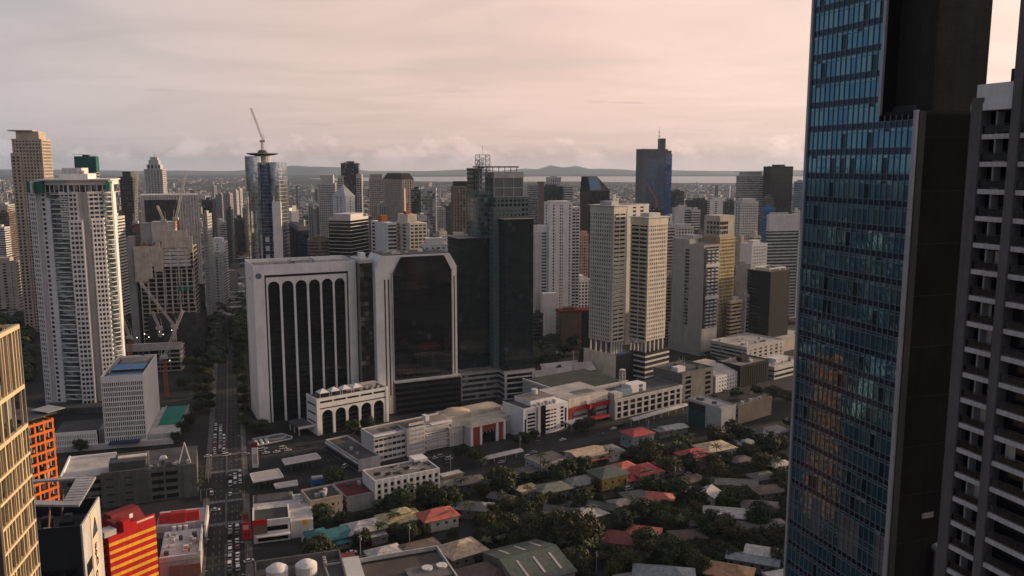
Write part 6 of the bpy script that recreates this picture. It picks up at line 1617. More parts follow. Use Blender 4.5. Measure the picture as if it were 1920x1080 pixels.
def office5():
    D = dist(787); C = at(1153, 752, D); ang = R(36)
    t = frame('grey_pier_office', 'long grey office with tall piers and rooftop lattice mast', C, ang)
    u, w = uv(ang); wd = reach(C, u, 1278); h = C.z; dp = 26
    facade(t, [(0, 0), (wd, 0), (wd, dp), (0, dp)], 0, h, 4.0, .22, [G(wd/10, 2.0), None, None, BL], M['lgrey'], M['g_black'], .5)
    part(t, 'roof_deck', 'roofdark', lambda m: m.box(.5, wd-.5, .6, dp-.3, h+.92, h+1.1))
    part(t, 'white_roof_house', 'white', lambda m: m.box(wd*.30, wd*.52, 5, 14, h+1.1, h+7))
    part(t, 'blue_roof_box', 'bluegrey_l', lambda m: m.box(wd*.14, wd*.29, 3, 11, h+1.1, h+5.2))
    part(t, 'roof_box', 'lgrey', lambda m: m.box(.2, wd*.12, 1, 8, h+1, h+5))
    m = MB(); lattice(m, (wd*.28, 13, h+5), (wd*.28, 13, h+17), 3.2, 5, .16); m.cyl(wd*.28, 13, h+17, h+17.6, 2.2, 2.2, 12); m.build('lattice_mast', M['offwhite'], t)
    part(t, 'door_slots', 'black', lambda m: [m.box(wd*.42+i*2, wd*.44+i*2, 4.9, 5.0, h+1.3+j*3, h+3.4+j*3) for i in range(2) for j in range(2)], True)
    # dark hall behind it
    b = frame('dark_green_roof_hall', 'wide hall with dark green flat roof behind grey pier office', C+w*28+u*(-22), ang)
    part(b, 'walls', 'lgrey', lambda m: m.box(0, wd*.9, 0, 52, 0, h+2))
    part(b, 'roof', 'roof_dgreen', lambda m: m.box(.8, wd*.9-.8, .8, 51, h+2.01, h+2.3))
    part(b, 'roof_rim', 'offwhite', lambda m: (m.box(-.3, .8, -.2, 52, h+1.6, h+3.2), m.box(.82, wd*.9, -.3, .78, h+1.6, h+3.2)))
M['bluegrey_l'] = paint('pale_blue_panel', (.22, .28, .32)); M['roof_dgreen'] = paint('dark_green_roof', (.045, .052, .045), var=.3, streak=False)
office5()
def row_more():
    t = tower('dark_slot_office', 'dark grey office with white water tank and slotted side bays', 1226, 1279, 1337, 705, yb=753, ang=R(38), side='L', fh=3.8, band=.35, F=('s', [(.10, .28), (.74, .92)]), Sd=BL, wall='slot_grey', gl='g_black', top=True, pent=0, n=7, tanks=0, roofm='roofdark')
    part(t, 'water_tank', 'tank', lambda m: m.box(-t['w']*.46, -t['w']*.22, -t['d']*.3, -t['d']*.1, t['h']+1.2, t['h']+5))
    part(t, 'antenna_cluster', 'steel', lambda m: [m.bar((-2+i*2.2, 5, t['h']), (-2+i*2.2, 5, t['h']+7+i % 2*2), .12) for i in range(5)], True)
    t = tower('white_small_window_block', 'white block with rows of small square windows and pale curved roof', 1330, 1342, 1387, 708, yb=737, ang=R(38), side='L', fh=3.6, band=.5, F=G(3.4, 2.0), Sd=BL, wall='white', gl='g_black', top=False, depth=38)
    part(t, 'pale_roof', 'rooflight', lambda m: m.prism(rect(t['w']+1, t['d']+1), t['h']+.95, t['h']+4.5, 0, rect(t['w']+.6, t['d']*.55, 0, 6)))
    t = tower('dark_ribbed_block', 'dark ribbed wall block with cluttered white-edged roof', 1380, 1388, 1441, 690, yb=728, ang=R(38), side='L', fh=30, band=.0, F=G(3.0, 1.5), wall='char', gl='black', top=True, pent=.2, n=8, depth=24)
    tower('flat_white_roof_store', 'low store with broad white flat roof beyond dark ribbed block', 1392, 1400, 1470, 655, yb=690, ang=R(38), side='L', F=G(8, 4), wall='lgrey', roofm='rooflight', pent=0, n=9, depth=40)
    tower('far_pale_hall', 'pale flat-roofed hall beside the glass office tower', 1425, 1432, 1520, 645, yb=668, ang=R(38), side='L', F=BL, wall='warm', roofm='rooflight', pent=0, n=6, depth=50)
    tower('terraced_white_block', 'small white terraced block beside the glass tower edge', 1446, 1452, 1510, 692, yb=712, ang=R(38), side='L', fh=4, band=.5, wall='offwhite', roofm='rooflight', pent=.3, n=5, depth=26)
    t = tower('teal_wrapped_building', 'grey box building half wrapped in dark teal netting', 1291, 1352, 1379, 770, yb=812, ang=R(34), side='L', fh=30, band=0, F=BL, Sd=BL, wall='lgrey', top=True, roofm='rooflight', pent=0, n=5, tanks=0)
    part(t, 'teal_wrap', 'teal_dk', lambda m: m.box(-t['w']/2-.62, -t['w']/2-.46, -t['d']*.05, t['d']*.48, 0, t['h']-5))
    part(t, 'dark_wrap', 'char', lambda m: m.box(-t['w']/2-.6, -t['w']/2-.45, -t['d']*.05, t['d']*.48, t['h']-4.95, t['h']))
    tower('rust_roof_workshop', 'long workshop with mottled rust roof and beige wall', 1376, 1384, 1446, 765, yb=796, ang=R(38), side='L', F=BL, wall='tan', roofm='roofgrey', pent=0, n=14, tanks=2)
    t = tower('square_window_building', 'white four-storey building with rows of square dark windows', 681, 703, 822, 906, yb=953, ang=R(30), side='L', fh=4.0, band=.55, F=None, Sd=BL, wall='white', gl='g_black', top=False, bandm='white')
    w_, d_, h_ = t['w'], t['d'], t['h']
    part(t, 'front_wall', 'white', lambda m: m.box(-w_/2-.4, w_/2+.4, -d_/2-.75, -d_/2-.2, 0, h_+1.6))
    for i in range(10):
        for j in range(4):
            x = -w_/2+w_*(i+.55)/10; z = 1.6+j*(h_-1.2)/4
            gw = part(t, 'window', 'g_black', lambda m: m.box(x-.85, x+.85, -d_/2-.80, -d_/2-.7, z, z+1.9))
            part(gw, 'sill', 'lgrey', lambda m: m.box(x-1.0, x+1.0, -d_/2-1.0, -d_/2-.76, z-.2, z-.02))
    part(t, 'pilaster', 'white', lambda m: [m.box(-w_/2+w_*i/10-.2, -w_/2+w_*i/10+.2, -d_/2-.95, -d_/2-.74, 0, h_+1.5) for i in range(11)], True)
    part(t, 'roof_deck', 'roofgrey', lambda m: m.box(-w_/2, w_/2, -d_/2, d_/2, h_+.95, h_+1.1))
    part(t, 'parapet', 'white', lambda m: (m.box(-w_/2-.4, -w_/2+.1, -d_/2, d_/2, h_, h_+1.6), m.box(w_/2-.1, w_/2+.4, -d_/2, d_/2, h_, h_+1.6), m.box(-w_/2, w_/2, d_/2-.3, d_/2+.2, h_, h_+1.6)))
    rnd = random.Random(61)
    for i in range(22):
        x = rnd.uniform(-w_*.45, w_*.42); y = rnd.uniform(-d_*.4, d_*.35); a = rnd.uniform(.8, 2.8)
        part(t, 'rooftop_unit', rnd.choice(['dgrey', 'lgrey', 'char', 'steel', 'dsteel', 'blue' if i == 3 else 'grey']), lambda m: m.box(x, x+a*1.6, y, y+a*.7, h_+1.1, h_+1.4+rnd.random()*1.2))
    part(t, 'roof_house', 'white', lambda m: m.box(w_*.28, w_*.5, d_*.3, d_*.75, h_, h_+3))
    tower('red_roof_annex', 'dark red flat-roofed annex left of square-window building', 640, 650, 704, 938, yb=962, ang=R(30), side='L', F=BL, wall='grey', roofm='red_dk2', pent=0, n=2, tanks=0, depth=22)
    t = tower('beige_guesthouse', 'small beige guesthouse with dark green roof and white tank', 566, 583, 641, 945, yb=978, ang=R(30), side='L', fh=3.8, band=.5, F=G(3.2, 1.8), Sd=BL, wall='beige', roofm='roof_dgreen', pent=0, n=2, tanks=2)
    t = tower('dark_roof_shop_row', 'long low shops with dark roof and red end left of white school', 646, 672, 712, 868, yb=884, ang=R(36), side='L', F=BL, wall='lgrey', roofm='roofdark', pent=0, n=2, tanks=0, depth=46)
    part(t, 'red_end', 'red_dk', lambda m: m.box(-t['w']*.4, t['w']*.3, -t['d']*.45, -t['d']*.25, t['h']+.4, t['h']+.6))
    part(t, 'white_eave', 'offwhite', lambda m: m.box(-t['w']/2-1.2, -t['w']/2+.4, -t['d']/2, t['d']/2, t['h']-.4, t['h']+.3))
    part(t, 'shop_fronts', 'navy_clad', lambda m: m.box(-t['w']/2-.55, -t['w']/2-.44, -t['d']/2, t['d']/2, .5, 3.4))
M['slot_grey'] = paint('slot_office_grey', (.15, .145, .138)); M['teal_dk'] = paint('dark_teal_net', (.012, .06, .065), scale=.4); M['red_dk2'] = paint('deep_red_roof', (.10, .016, .018), var=.25, streak=False)
M['beige'] = paint('beige_render', (.46, .38, .30))
row_more()

# ---- white zigzag hall roofs with a slim spire
def zigzag():
    C = gnd(1062, 722); ang = R(20)
    t = frame('zigzag_roof_hall', 'white folded-roof hall with slim spire between towers', C, ang)
    part(t, 'walls', 'dgrey', lambda m: m.box(-22, 26, 2, 30, 0, 8))
    for i, (x0, x1, y0, y1, z0, z1) in enumerate(((-28, 6, -4, 22, 8.1, 13), (0, 30, 2, 30, 9, 14.5), (-14, 22, 18, 36, 8.5, 13.5))):
        part(t, 'folded_roof', 'rooflight', lambda m: (m.quad((x0, y0, z0), (x1, y0+4, z0), (x1, (y0+y1)/2, z1), (x0, (y0+y1)/2-3, z1)), m.quad((x0, (y0+y1)/2-3, z1), (x1, (y0+y1)/2, z1), (x1, y1, z0), (x0, y1-3, z0))))
    part(t, 'spire', 'lgrey', lambda m: m.prism(rect(1.8, 1.8, 8, 4), 0, 27, 0, rect(.25, .25, 8, 4)))
zigzag()
# ---- covered walkways
for (a, b, lab) in (((1183, 786), (1286, 757), 'long white barrel-roofed walkway behind the red-roofed house'), ((905, 858), (978, 842), 'pale flat walkway roof in front of the red portal')):
    p, q = gnd(*a, 5), gnd(*b, 5); d = q-p; ang = math.atan2(d.y, d.x); L = d.length
    t = thing('covered_walkway', lab, 'walkway', (p.x, p.y, 0), ang)
    part(t, 'roof', 'rooflight', lambda m: m.prism([(0, -2.6), (L, -2.6), (L, 2.6), (0, 2.6)], 4.2, 5.4, 0, [(0, -1.2), (L, -1.2), (L, 1.2), (0, 1.2)]))
    for i in range(int(L/8)+1): part(t, 'post', 'lgrey', lambda m: m.box(i*8, i*8+.4, -.2, .2, 0, 4.2))

# ---- petrol station
def canopy(pts, label):
    P = [gnd(x, y, 6.0) for x, y in pts]; c = sum(P, Vector())/4
    t = thing('station_canopy', label, 'canopy', (c.x, c.y, 0), 0, 'canopies of the petrol station')
    pl = [(p.x-c.x, p.y-c.y) for p in P]
    if sum(pl[i][0]*pl[(i+1) % 4][1]-pl[(i+1) % 4][0]*pl[i][1] for i in range(4)) < 0: pl = pl[::-1]
    part(t, 'roof', 'can_top', lambda m: m.prism(off(pl, -.35), 5.4, 5.95)); part(t, 'fascia', 'white', lambda m: [m.obox(pl[i], pl[(i+1) % 4], .34, .0, 5.2, 6.15) for i in range(4)], True)
    for i in range(4):
        q = (pl[i][0]*.62, pl[i][1]*.62); part(t, 'post', 'dgrey', lambda m: m.box(q[0]-.3, q[0]+.3, q[1]-.3, q[1]+.3, 0, 5.4))
    part(t, 'pump_island', 'dgrey', lambda m: [m.box(pl[0][0]*.4+i*3, pl[0][0]*.4+i*3+1, -.6, .6, .05, 1.9) for i in range(4)], True)
M['can_top'] = paint('canopy_sheet', (.44, .41, .375), var=.12, streak=False)
canopy(((528, 861), (593, 849), (602, 858), (534, 870)), 'largest pale petrol canopy nearest the boulevard')
canopy(((468, 888), (522, 878), (532, 893), (474, 903)), 'pale petrol canopy beside the avenue crossing')
canopy(((513, 907), (557, 900), (559, 908), (517, 914)), 'smallest pale petrol canopy')
P = gnd(479, 878); t = thing('petrol_sign_totem', 'tall white petrol sign with red top by crossing', 'sign', (P.x, P.y, 0), R(10))
part(t, 'panel', 'white', lambda m: m.box(-1.7, 1.7, -.3, .3, .5, 13)); part(t, 'red_head', 'red_dk', lambda m: m.box(-1.75, 1.75, -.34, .34, 13.01, 16)); part(t, 'price_board', 'lgrey', lambda m: m.box(-1.3, 1.3, -.36, -.3, 3, 9))
P = gnd(595, 908); t = thing('blue_kiosk', 'small blue kiosk with pale roof beside the petrol canopy', 'kiosk', (P.x, P.y, 0), R(20))
part(t, 'walls', 'blue', lambda m: m.box(-3.6, 3.6, -2.4, 2.4, 0, 3.6)); part(t, 'roof', 'rooflight', lambda m: m.box(-3, 3, -1.9, 1.9, 3.61, 4.6)); part(t, 'door', 'lgrey', lambda m: m.box(-1.4, 1.2, -2.5, -2.41, .3, 1.2))
M['blue_k'] = paint('kiosk_blue', (.02, .045, .16)); t.children[0].data.materials[0] = M['blue_k']
# ---- fountain island in front of the arched tower
def fountain():
    C = gnd(510, 826); t = thing('fountain_island', 'paved island with round pool and white planters before arched tower', 'fountain', (C.x, C.y, 0), GB)
    part(t, 'deck', 'pave', lambda m: m.prism([(-14, -6), (11, -6), (13, -2), (10, 8), (-10, 9), (-15, 4)], .05, .4))
    part(t, 'rim', 'lgrey', lambda m: [m.obox(a, b, .3, .3, .4, 1.0) for a, b in zip([(-14, -6), (11, -6), (13, -2), (10, 8)], [(11, -6), (13, -2), (10, 8), (-10, 9)])], True)
    n = 24
    part(t, 'pool_ring', 'lgrey', lambda m: [m.obox((4+6.5*math.cos(2*math.pi*i/n), 3+4.5*math.sin(2*math.pi*i/n)), (4+6.5*math.cos(2*math.pi*(i+1)/n), 3+4.5*math.sin(2*math.pi*(i+1)/n)), .5, .6, .4, 1.3) for i in range(n)])
    part(t, 'pool_water', M['water'], lambda m: m.prism([(4+6*math.cos(2*math.pi*i/n), 3+4*math.sin(2*math.pi*i/n)) for i in range(n)], .41, .8))
    for i in range(9): part(t, 'planter', 'white', lambda m: m.cyl(-11+i % 3*3.4+(i//3)*.7, -3+i//3*3.2, .41, 1.3, 1.1, .9, 10))
fountain()
# ---- shops at the avenue corner, billboards, and the roofs along the bottom edge
def corner_shops():
    C = gnd(472, 1024); ang = R(17)
    t = frame('corner_shop_block', 'weathered corner shops with grey flat roofs and white front', C, ang)
    part(t, 'rear_block', 'lgrey', lambda m: m.box(1, 21, 32, 45, 0, 7.5)); part(t, 'rear_roof', 'roofdark', lambda m: m.prism([(1.4, 32.4), (20.6, 32.4), (20.6, 44.6), (1.4, 44.6)], 7.51, 8.4, 0, [(3, 34), (19, 34), (19, 43), (3, 43)]))
    part(t, 'side_annex', 'offwhite', lambda m: m.box(21.1, 29, 27, 42, 0, 7)); part(t, 'annex_units', 'lgrey', lambda m: [m.box(22+i % 3*2.2, 23.6+i % 3*2.2, 29+i//3*4, 31+i//3*4, 7, 8.2) for i in range(9)], True)
    part(t, 'middle_block', 'white', lambda m: m.box(1, 24, 19, 31.9, 0, 8)); part(t, 'middle_roof', 'rooflight', lambda m: m.box(1.5, 23.5, 19.5, 31.5, 8.01, 8.3)); part(t, 'roof_patch', 'cream', lambda m: m.box(3, 11, 21, 27, 8.31, 8.38))
    part(t, 'front_block', 'white', lambda m: m.box(1, 18, 2, 18.9, 0, 10)); part(t, 'front_roof', 'roof_dgreen', lambda m: m.box(1.6, 17.4, 4, 18.4, 10.01, 10.3))
    part(t, 'front_parapet', 'white', lambda m: (m.box(.8, 18.2, 1.6, 2.4, 10, 11.4), m.box(.8, 1.5, 2.42, 19, 10, 11.4), m.box(17.5, 18.2, 2.42, 19, 10, 11.4)))
    part(t, 'front_window', 'g_black', lambda m: m.box(3, 17, 1.9, 1.99, 5.6, 8)); part(t, 'shop_window', 'g_black', lambda m: m.box(3, 17, 1.9, 1.99, .8, 3.6)); part(t, 'shop_awning', 'white', lambda m: m.box(2, 18, -1.2, 1.9, 4, 4.5))
    part(t, 'east_block', 'offwhite', lambda m: m.box(18.3, 29, 3, 24, 0, 8.5)); part(t, 'east_roof', 'rooflight', lambda m: m.box(18.6, 28.6, 3.4, 23.6, 8.51, 8.7)); part(t, 'yellow_sign', 'yellow', lambda m: m.box(24, 26, 2.8, 2.99, 6, 8.8)); part(t, 'stair', 'lgrey', lambda m: m.prism([(23, -3), (29, -3), (29, 2.9), (23, 2.9)], 0, 4, 0, [(27, -3), (29, -3), (29, 2.9), (27, 2.9)]))
    part(t, 'red_shop_sign', 'red', lambda m: m.box(.6, 7.5, 1.2, 1.58, 9.4, 12)); part(t, 'brown_sign', 'brown', lambda m: m.box(.6, 7.5, 1.2, 1.58, 5, 9.3))
    for i, (px, py, z, lab, mt) in enumerate(((460, 968, 15, 'round-headed brown billboard at avenue corner', 'brown'), (461, 988, 13, 'red billboard with pale picture at avenue corner', 'red'), (463, 1002, 10, 'lower red billboard beside the corner shops', 'red'))):
        P = gnd(px, py, z); b = thing('billboard', lab, 'billboard', (P.x, P.y, 0), R(12))
        part(b, 'panel', mt, lambda m: m.box(-1.9, 1.9, -.25, .25, z-2.2, z+2.2)); part(b, 'print', 'lgrey' if i == 1 else 'red_dk', lambda m: m.box(-1.2, 1.2, -.3, -.26, z-1.2, z+1.0))
        part(b, 'post', 'dsteel', lambda m: m.box(-.3, .3, -.2, .2, 0, z-2.6))
corner_shops()
def tank_roof():
    z = 24.0; P = gnd(478, 1052, z); ang = R(18); t = frame('tank_roof_building', 'grey building with two big white water tanks on its roof', P, ang)
    part(t, 'body', 'cp_grey', lambda m: m.box(0, 33, -24, 0, 0, z-3)); part(t, 'roof_deck', 'roofdark', lambda m: m.box(.5, 32.5, -23.5, -.5, z-2.99, z-2.7))
    part(t, 'parapet', 'cp_grey', lambda m: (m.box(-.2, 33.2, -.6, 0, z-3, z), m.box(-.2, .4, -24, -.62, z-3, z), m.box(32.6, 33.2, -24, -.62, z-3, z)))
    for x in (8, 19): part(t, 'water_tank', 'tank', lambda m: (m.cyl(x, -11, z-2.7, z+1.0, 4.2, 4.2, 24), m.cyl(x, -11, z+1.0, z+2.4, 4.2, 2.2, 24), m.cyl(x, -11, z+2.4, z+2.9, 2.2, .4, 24)))
    part(t, 'pump', 'steel', lambda m: [m.cyl(26.5, -9+i*2.4, z-2.7, z-.2, .7, .7, 10) for i in range(3)], True); part(t, 'side_house', 'offwhite', lambda m: m.box(33.4, 40, -24, -6, 0, z-1))
    z = 22.0; P = gnd(607, 1058, z); Q = gnd(820, 1022, z); d = Q-P; ang = math.atan2(d.y, d.x); L = d.length
    t = frame('brown_roof_hall', 'broad hall with plain dark brown roof and pale parapet along bottom', P, ang)
    part(t, 'body', 'grey', lambda m: m.box(0, L, -40, 0, 0, z-2)); part(t, 'roof', 'roof_brown', lambda m: m.box(1.5, L-1, -39, -3, z-1.99, z-1.6)); part(t, 'gutter', 'black', lambda m: m.box(1, L-1, -3, -.7, z-1.98, z-1.7))
    part(t, 'parapet', 'lgrey', lambda m: (m.box(0, L, -.6, 0, z-2, z), m.box(L-.6, L, -40, -.62, z-2, z), m.box(0, .6, -40, -.62, z-2, z)))
    part(t, 'rail', 'steel', lambda m: [m.box(0, L, -.35, -.25, z+.9, z+1)]+[m.box(i*3, i*3+.1, -.35, -.25, z, z+.9) for i in range(int(L/3))], True)
    part(t, 'roof_tank', 'tank', lambda m: [m.cyl(L*.80+i*6, -18, z-1.6, z+.4, 2.2, 2.2, 14) for i in range(2)], True)
    part(t, 'front_ledge', 'cp_grey', lambda m: m.box(L*.62, L-1.2, -26, -15, z-1.59, z-.3))
    # low roofs right of the striped building
    P = gnd(300, 1040, 9); t = frame('low_flat_roof_shops', 'low grey flat-roofed shops with air units beside striped building', P, R(18))
    part(t, 'body', 'lgrey', lambda m: m.box(0, 17, -6, 24, 0, 9)); part(t, 'roof', 'rooflight', lambda m: m.box(.5, 16.4, -5.5, 23.5, 9.01, 9.3)); part(t, 'parapet', 'offwhite', lambda m: (m.box(16.4, 17.2, -6, 24, 9, 11), m.box(0, 16.3, -6.4, -5.6, 8, 10.2)))
    rnd = random.Random(3)
    for i in range(14): x, y, a = rnd.uniform(1, 14), rnd.uniform(-3, 20), rnd.uniform(.8, 2.2); part(t, 'air_unit', rnd.choice(['tank', 'steel', 'dgrey', 'lgrey']), lambda m: m.box(x, x+a, y, y+a, 9.3, 10+rnd.random()*1.6))
    part(t, 'orange_unit', 'terra_o', lambda m: m.box(10, 12.4, -1, .2, 9.3, 10.8)); part(t, 'shop_front', 'terra', lambda m: m.box(4, 17, -7.2, -6.42, 0, 6))
    P = gnd(292, 985, 12); t = frame('red_awning_building', 'grey low building with long folded red awning roof', P, R(17))
    part(t, 'body', 'lgrey', lambda m: m.box(0, 22, 0, 18, 0, 11)); part(t, 'roof', 'rooflight', lambda m: m.box(.3, 21.7, .3, 17.7, 11.01, 11.3)); part(t, 'curved_rim', 'offwhite', lambda m: m.box(21.71, 22.6, -6, 18, 6, 12))
    part(t, 'red_awning', 'red_a', lambda m: m.prism([(1, 2), (19, 2), (19, 8), (1, 8)], 11.31, 14.5, 0, [(1, 5), (19, 5), (19, 8), (1, 8)])); part(t, 'red_awning_fold', 'red_a', lambda m: m.prism([(6, 1), (13, 1), (13, 8.2), (6, 8.2)], 11.32, 14.9, 0, [(6, 4.6), (13, 4.6), (13, 8.2), (6, 8.2)]))
    part(t, 'tanks', 'tank', lambda m: [m.cyl(8+i*2.6, -1.4, 8, 11, 1, 1, 10) for i in range(3)], True); part(t, 'lower_roof', 'pave', lambda m: m.box(0, 21.6, -6, -.05, 0, 8))
    for i, (px, py, w_, d_, h_, mt) in enumerate(((120, 900, 30, 20, 9, 'court'), (118, 965, 26, 14, 7, 'roofdark'))):
        pass
M['roof_brown'] = paint('brown_roof_sheet', (.075, .060, .052), var=.25, scale=.05, streak=False); M['red_a'] = paint('awning_red', (.38, .018, .016), var=.1, streak=False)
tank_roof()
# ================================================================== houses of the low village
def roofmat(name, col, var=.38):
    if name in M: return
    m, kk, p = newmat(name); tc = kk.n('ShaderNodeTexCoord').outputs['Object']
    n1 = kk.noise(tc, .5, 5, .65); f = kk.mapr(n1, .3, .7, 1-var, 1+var*.6)
    n2 = kk.noise(kk.vmul(tc, (1, 1, .3)), 3.0, 3); f = kk.math('MULTIPLY', f, kk.mapr(n2, .3, .7, 1-var*.5, 1+var*.4))
    c = kk.n('ShaderNodeCombineXYZ')
    for i in range(3): kk.l(f, c.inputs[i])
    kk.l(kk.mix(1.0, (*col, 1), c.outputs[0], 'MULTIPLY'), p.inputs['Base Color']); p.inputs['Roughness'].default_value = .6
    wv = kk.n('ShaderNodeTexWave', wave_type='BANDS', bands_direction='X'); wv.inputs['Scale'].default_value = 1.2; kk.l(tc, wv.inputs['Vector'])
    b = kk.n('ShaderNodeBump'); b.inputs['Strength'].default_value = .5; b.inputs['Distance'].default_value = .15
    kk.l(wv.outputs['Fac'], b.inputs['Height']); kk.l(b.outputs[0], p.inputs['Normal']); M[name] = m
for n_, c_ in (('r_red', (.36, .035, .028)), ('r_coral', (.44, .10, .065)), ('r_teal', (.015, .13, .145)), ('r_white', (.42, .405, .39)), ('r_cream', (.46, .36, .24)), ('r_grey', (.17, .165, .158)),
               ('r_dgrey', (.085, .082, .078)), ('r_green', (.055, .075, .06)), ('r_ggrey', (.13, .145, .12)), ('r_navy', (.03, .04, .075)), ('r_brown', (.10, .07, .055)), ('r_rust', (.34, .19, .09)), ('r_dred', (.17, .022, .025)), ('r_blue', (.20, .235, .25)), ('r_yel', (.40, .34, .18))):
    roofmat(n_, c_)
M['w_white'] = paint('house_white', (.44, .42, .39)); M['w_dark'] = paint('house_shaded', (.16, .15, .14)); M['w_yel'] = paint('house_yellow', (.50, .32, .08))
HS = []
def hip(mb, w, d, z, rise, ov=.9, ridge=None, th=.25, x=0, y=0):
    w2, d2 = w/2+ov, d/2+ov
    if w >= d: r = (w-d)/2*(1 if ridge is None else ridge); A, B = (x-r, y, z+rise), (x+r, y, z+rise)
    else: r = (d-w)/2*(1 if ridge is None else ridge); A, B = (x, y-r, z+rise), (x, y+r, z+rise)
    e = [(x-w2, y-d2, z), (x+w2, y-d2, z), (x+w2, y+d2, z), (x-w2, y+d2, z)]
    mb.prism([(p[0], p[1]) for p in e], z-th, z)
    if w >= d: mb.quad(e[0], e[1], B, A); mb.tri(e[1], e[2], B); mb.quad(e[2], e[3], A, B); mb.tri(e[3], e[0], A)
    else: mb.tri(e[0], e[1], A); mb.quad(e[1], e[2], B, A); mb.tri(e[2], e[3], B); mb.quad(e[3], e[0], A, B)
def gable(mb, w, d, z, rise, ov=.8, th=.25):
    w2, d2 = w/2+ov, d/2+ov
    for s in (-1, 1):
        a = [(-w2, s*d2, z), (w2, s*d2, z), (w2, 0, z+rise), (-w2, 0, z+rise)]
        if s > 0: a = a[::-1]
        mb.quad(*a); b = [(p[0], p[1], p[2]-th) for p in a]; mb.quad(*b[::-1])
        mb.quad(a[0], b[0], b[1], a[1]); mb.quad(a[1], b[1], b[2], a[2]); mb.quad(a[3], a[2], b[2], b[3]); mb.quad(a[0], a[3], b[3], b[0])
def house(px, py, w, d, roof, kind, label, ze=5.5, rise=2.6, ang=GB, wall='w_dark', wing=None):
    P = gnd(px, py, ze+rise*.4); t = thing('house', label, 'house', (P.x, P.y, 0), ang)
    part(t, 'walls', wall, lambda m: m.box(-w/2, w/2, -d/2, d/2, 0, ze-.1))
    if kind == 'hip': rf = part(t, 'roof', roof, lambda m: hip(m, w, d, ze+.2, rise))
    elif kind == 'gable':
        rf = part(t, 'roof', roof, lambda m: gable(m, w, d, ze+.2, rise))
        part(t, 'gable_wall', wall, lambda m: m.prism([(-w/2, -d/2), (w/2, -d/2), (w/2, d/2), (-w/2, d/2)], ze-.08, ze+rise-.2, 0, [(-w/2, -.1), (w/2, -.1), (w/2, .1), (-w/2, .1)]))
    else:
        part(t, 'roof', roof, lambda m: m.box(-w/2-.4, w/2+.4, -d/2-.4, d/2+.4, ze, ze+.4))
        part(t, 'parapet', wall, lambda m: (m.box(-w/2-.45, w/2+.45, -d/2-.5, -d/2-.2, ze-.3, ze+1), m.box(-w/2-.5, -w/2-.2, -d/2-.18, d/2+.5, ze-.3, ze+1)))
    if kind != 'flat': part(rf, 'ridge_cap', roof, lambda m: m.bar((-(max(0, w-d)/2 if kind == 'hip' else w/2), 0, ze+.2+rise), ((max(0, w-d)/2 if kind == 'hip' else w/2), 0, ze+.2+rise), .16, 6) if w >= d or kind == 'gable' else m.bar((0, -(d-w)/2, ze+.2+rise), (0, (d-w)/2, ze+.2+rise), .16, 6))
    nwin = max(2, int(w/4))
    for i in range(nwin):
        x = -w/2+w*(i+.5)/nwin
        gw = part(t, 'window', 'g_dark', lambda m: m.box(x-.7, x+.7, -d/2-.06, -d/2+.02, ze*.5, ze*.5+1.4)); part(gw, 'sill', 'lgrey', lambda m: m.box(x-.8, x+.8, -d/2-.16, -d/2+.01, ze*.5-.14, ze*.5-.01))
    for i in range(max(2, int(d/4.5))):
        y = -d/2+d*(i+.5)/max(2, int(d/4.5)); part(t, 'side_window', 'g_dark', lambda m: m.box(-w/2-.06, -w/2+.02, y-.7, y+.7, ze*.5, ze*.5+1.3))
    if wing:
        x, y, w2, d2, z2, r2 = wing
        part(t, 'wing_walls', wall, lambda m: m.box(x-w2/2, x+w2/2, y-d2/2, y+d2/2, 0, z2-.1)); part(t, 'wing_roof', roof, lambda m: hip(m, w2, d2, z2+.2, r2, .7, None, .25, x, y))
    HS.append((px, py, P, math.hypot(w, d)/2, label)); return t
house(622, 998, 22, 12, 'r_teal', 'hip', 'house with broad teal hip roof', 4.5, 3, R(30), wing=(-6, 5, 9, 9, 4.3, 2.4))
house(640, 1013, 8, 5, 'r_teal', 'hip', 'small teal-roofed carport beside the teal house', 3, 1, R(30))
house(682, 983, 18, 13, 'r_white', 'hip', 'house with clean white hip roof right of teal house', 5, 3, R(30), wing=(7, -1, 9, 8, 4.4, 1.6))
house(708, 1002, 8, 6, 'r_white', 'flat', 'flat white porch roof behind two small palms', 3.4, 1, R(30))
house(750, 966, 20, 14, 'r_yel', 'hip', 'house with pale yellow roof and raised centre', 5, 2.2, R(30), wing=(1, 1, 8, 6, 7.4, 1.8))
house(820, 960, 18, 12, 'r_coral', 'hip', 'house with coral hip roof and white walls', 6, 3.4, R(28), 'w_white')
house(722, 1032, 15, 11, 'r_white', 'hip', 'white hip roof tucked behind the brown hall parapet', 5, 2.6, R(30))
house(782, 1022, 20, 10, 'r_brown', 'hip', 'dark brown roof with orange ridge end', 4.6, 2.4, R(30))
house(866, 1022, 18, 15, 'r_cream', 'hip', 'house with sunlit cream pyramid roof', 6, 4.2, R(34))
t = house(990, 1046, 27, 34, 'r_green', 'gable', 'large dark green gabled hall with pale skylight strips', 8, 4.5, R(28))
w_, d_ = 27, 34
for s in (-1, 1):
    for i in range(3): part(t, 'skylight', 'rooflight', lambda m: m.quad(*[(x, y, 8.32+4.5*(1-abs(y)/17.8)) for x, y in (((-8+i*8), s*3.5), ((-6.9+i*8), s*3.5), ((-6.9+i*8), s*14), ((-8+i*8), s*14))][::s]))
house(905, 1068, 19, 15, 'r_brown', 'hip', 'grey-brown ridged roof left of the green hall', 6, 3.5, R(30), wing=(5, -4, 8, 8, 6.5, 2.4))
house(890, 946, 17, 10, 'r_grey', 'hip', 'house with curved grey roof behind palms', 5, 2.6, R(-10))
house(1052, 955, 16, 10, 'r_dgrey', 'gable', 'dark grey gabled roof beside the feathery tree', 5, 2.4, R(-20))
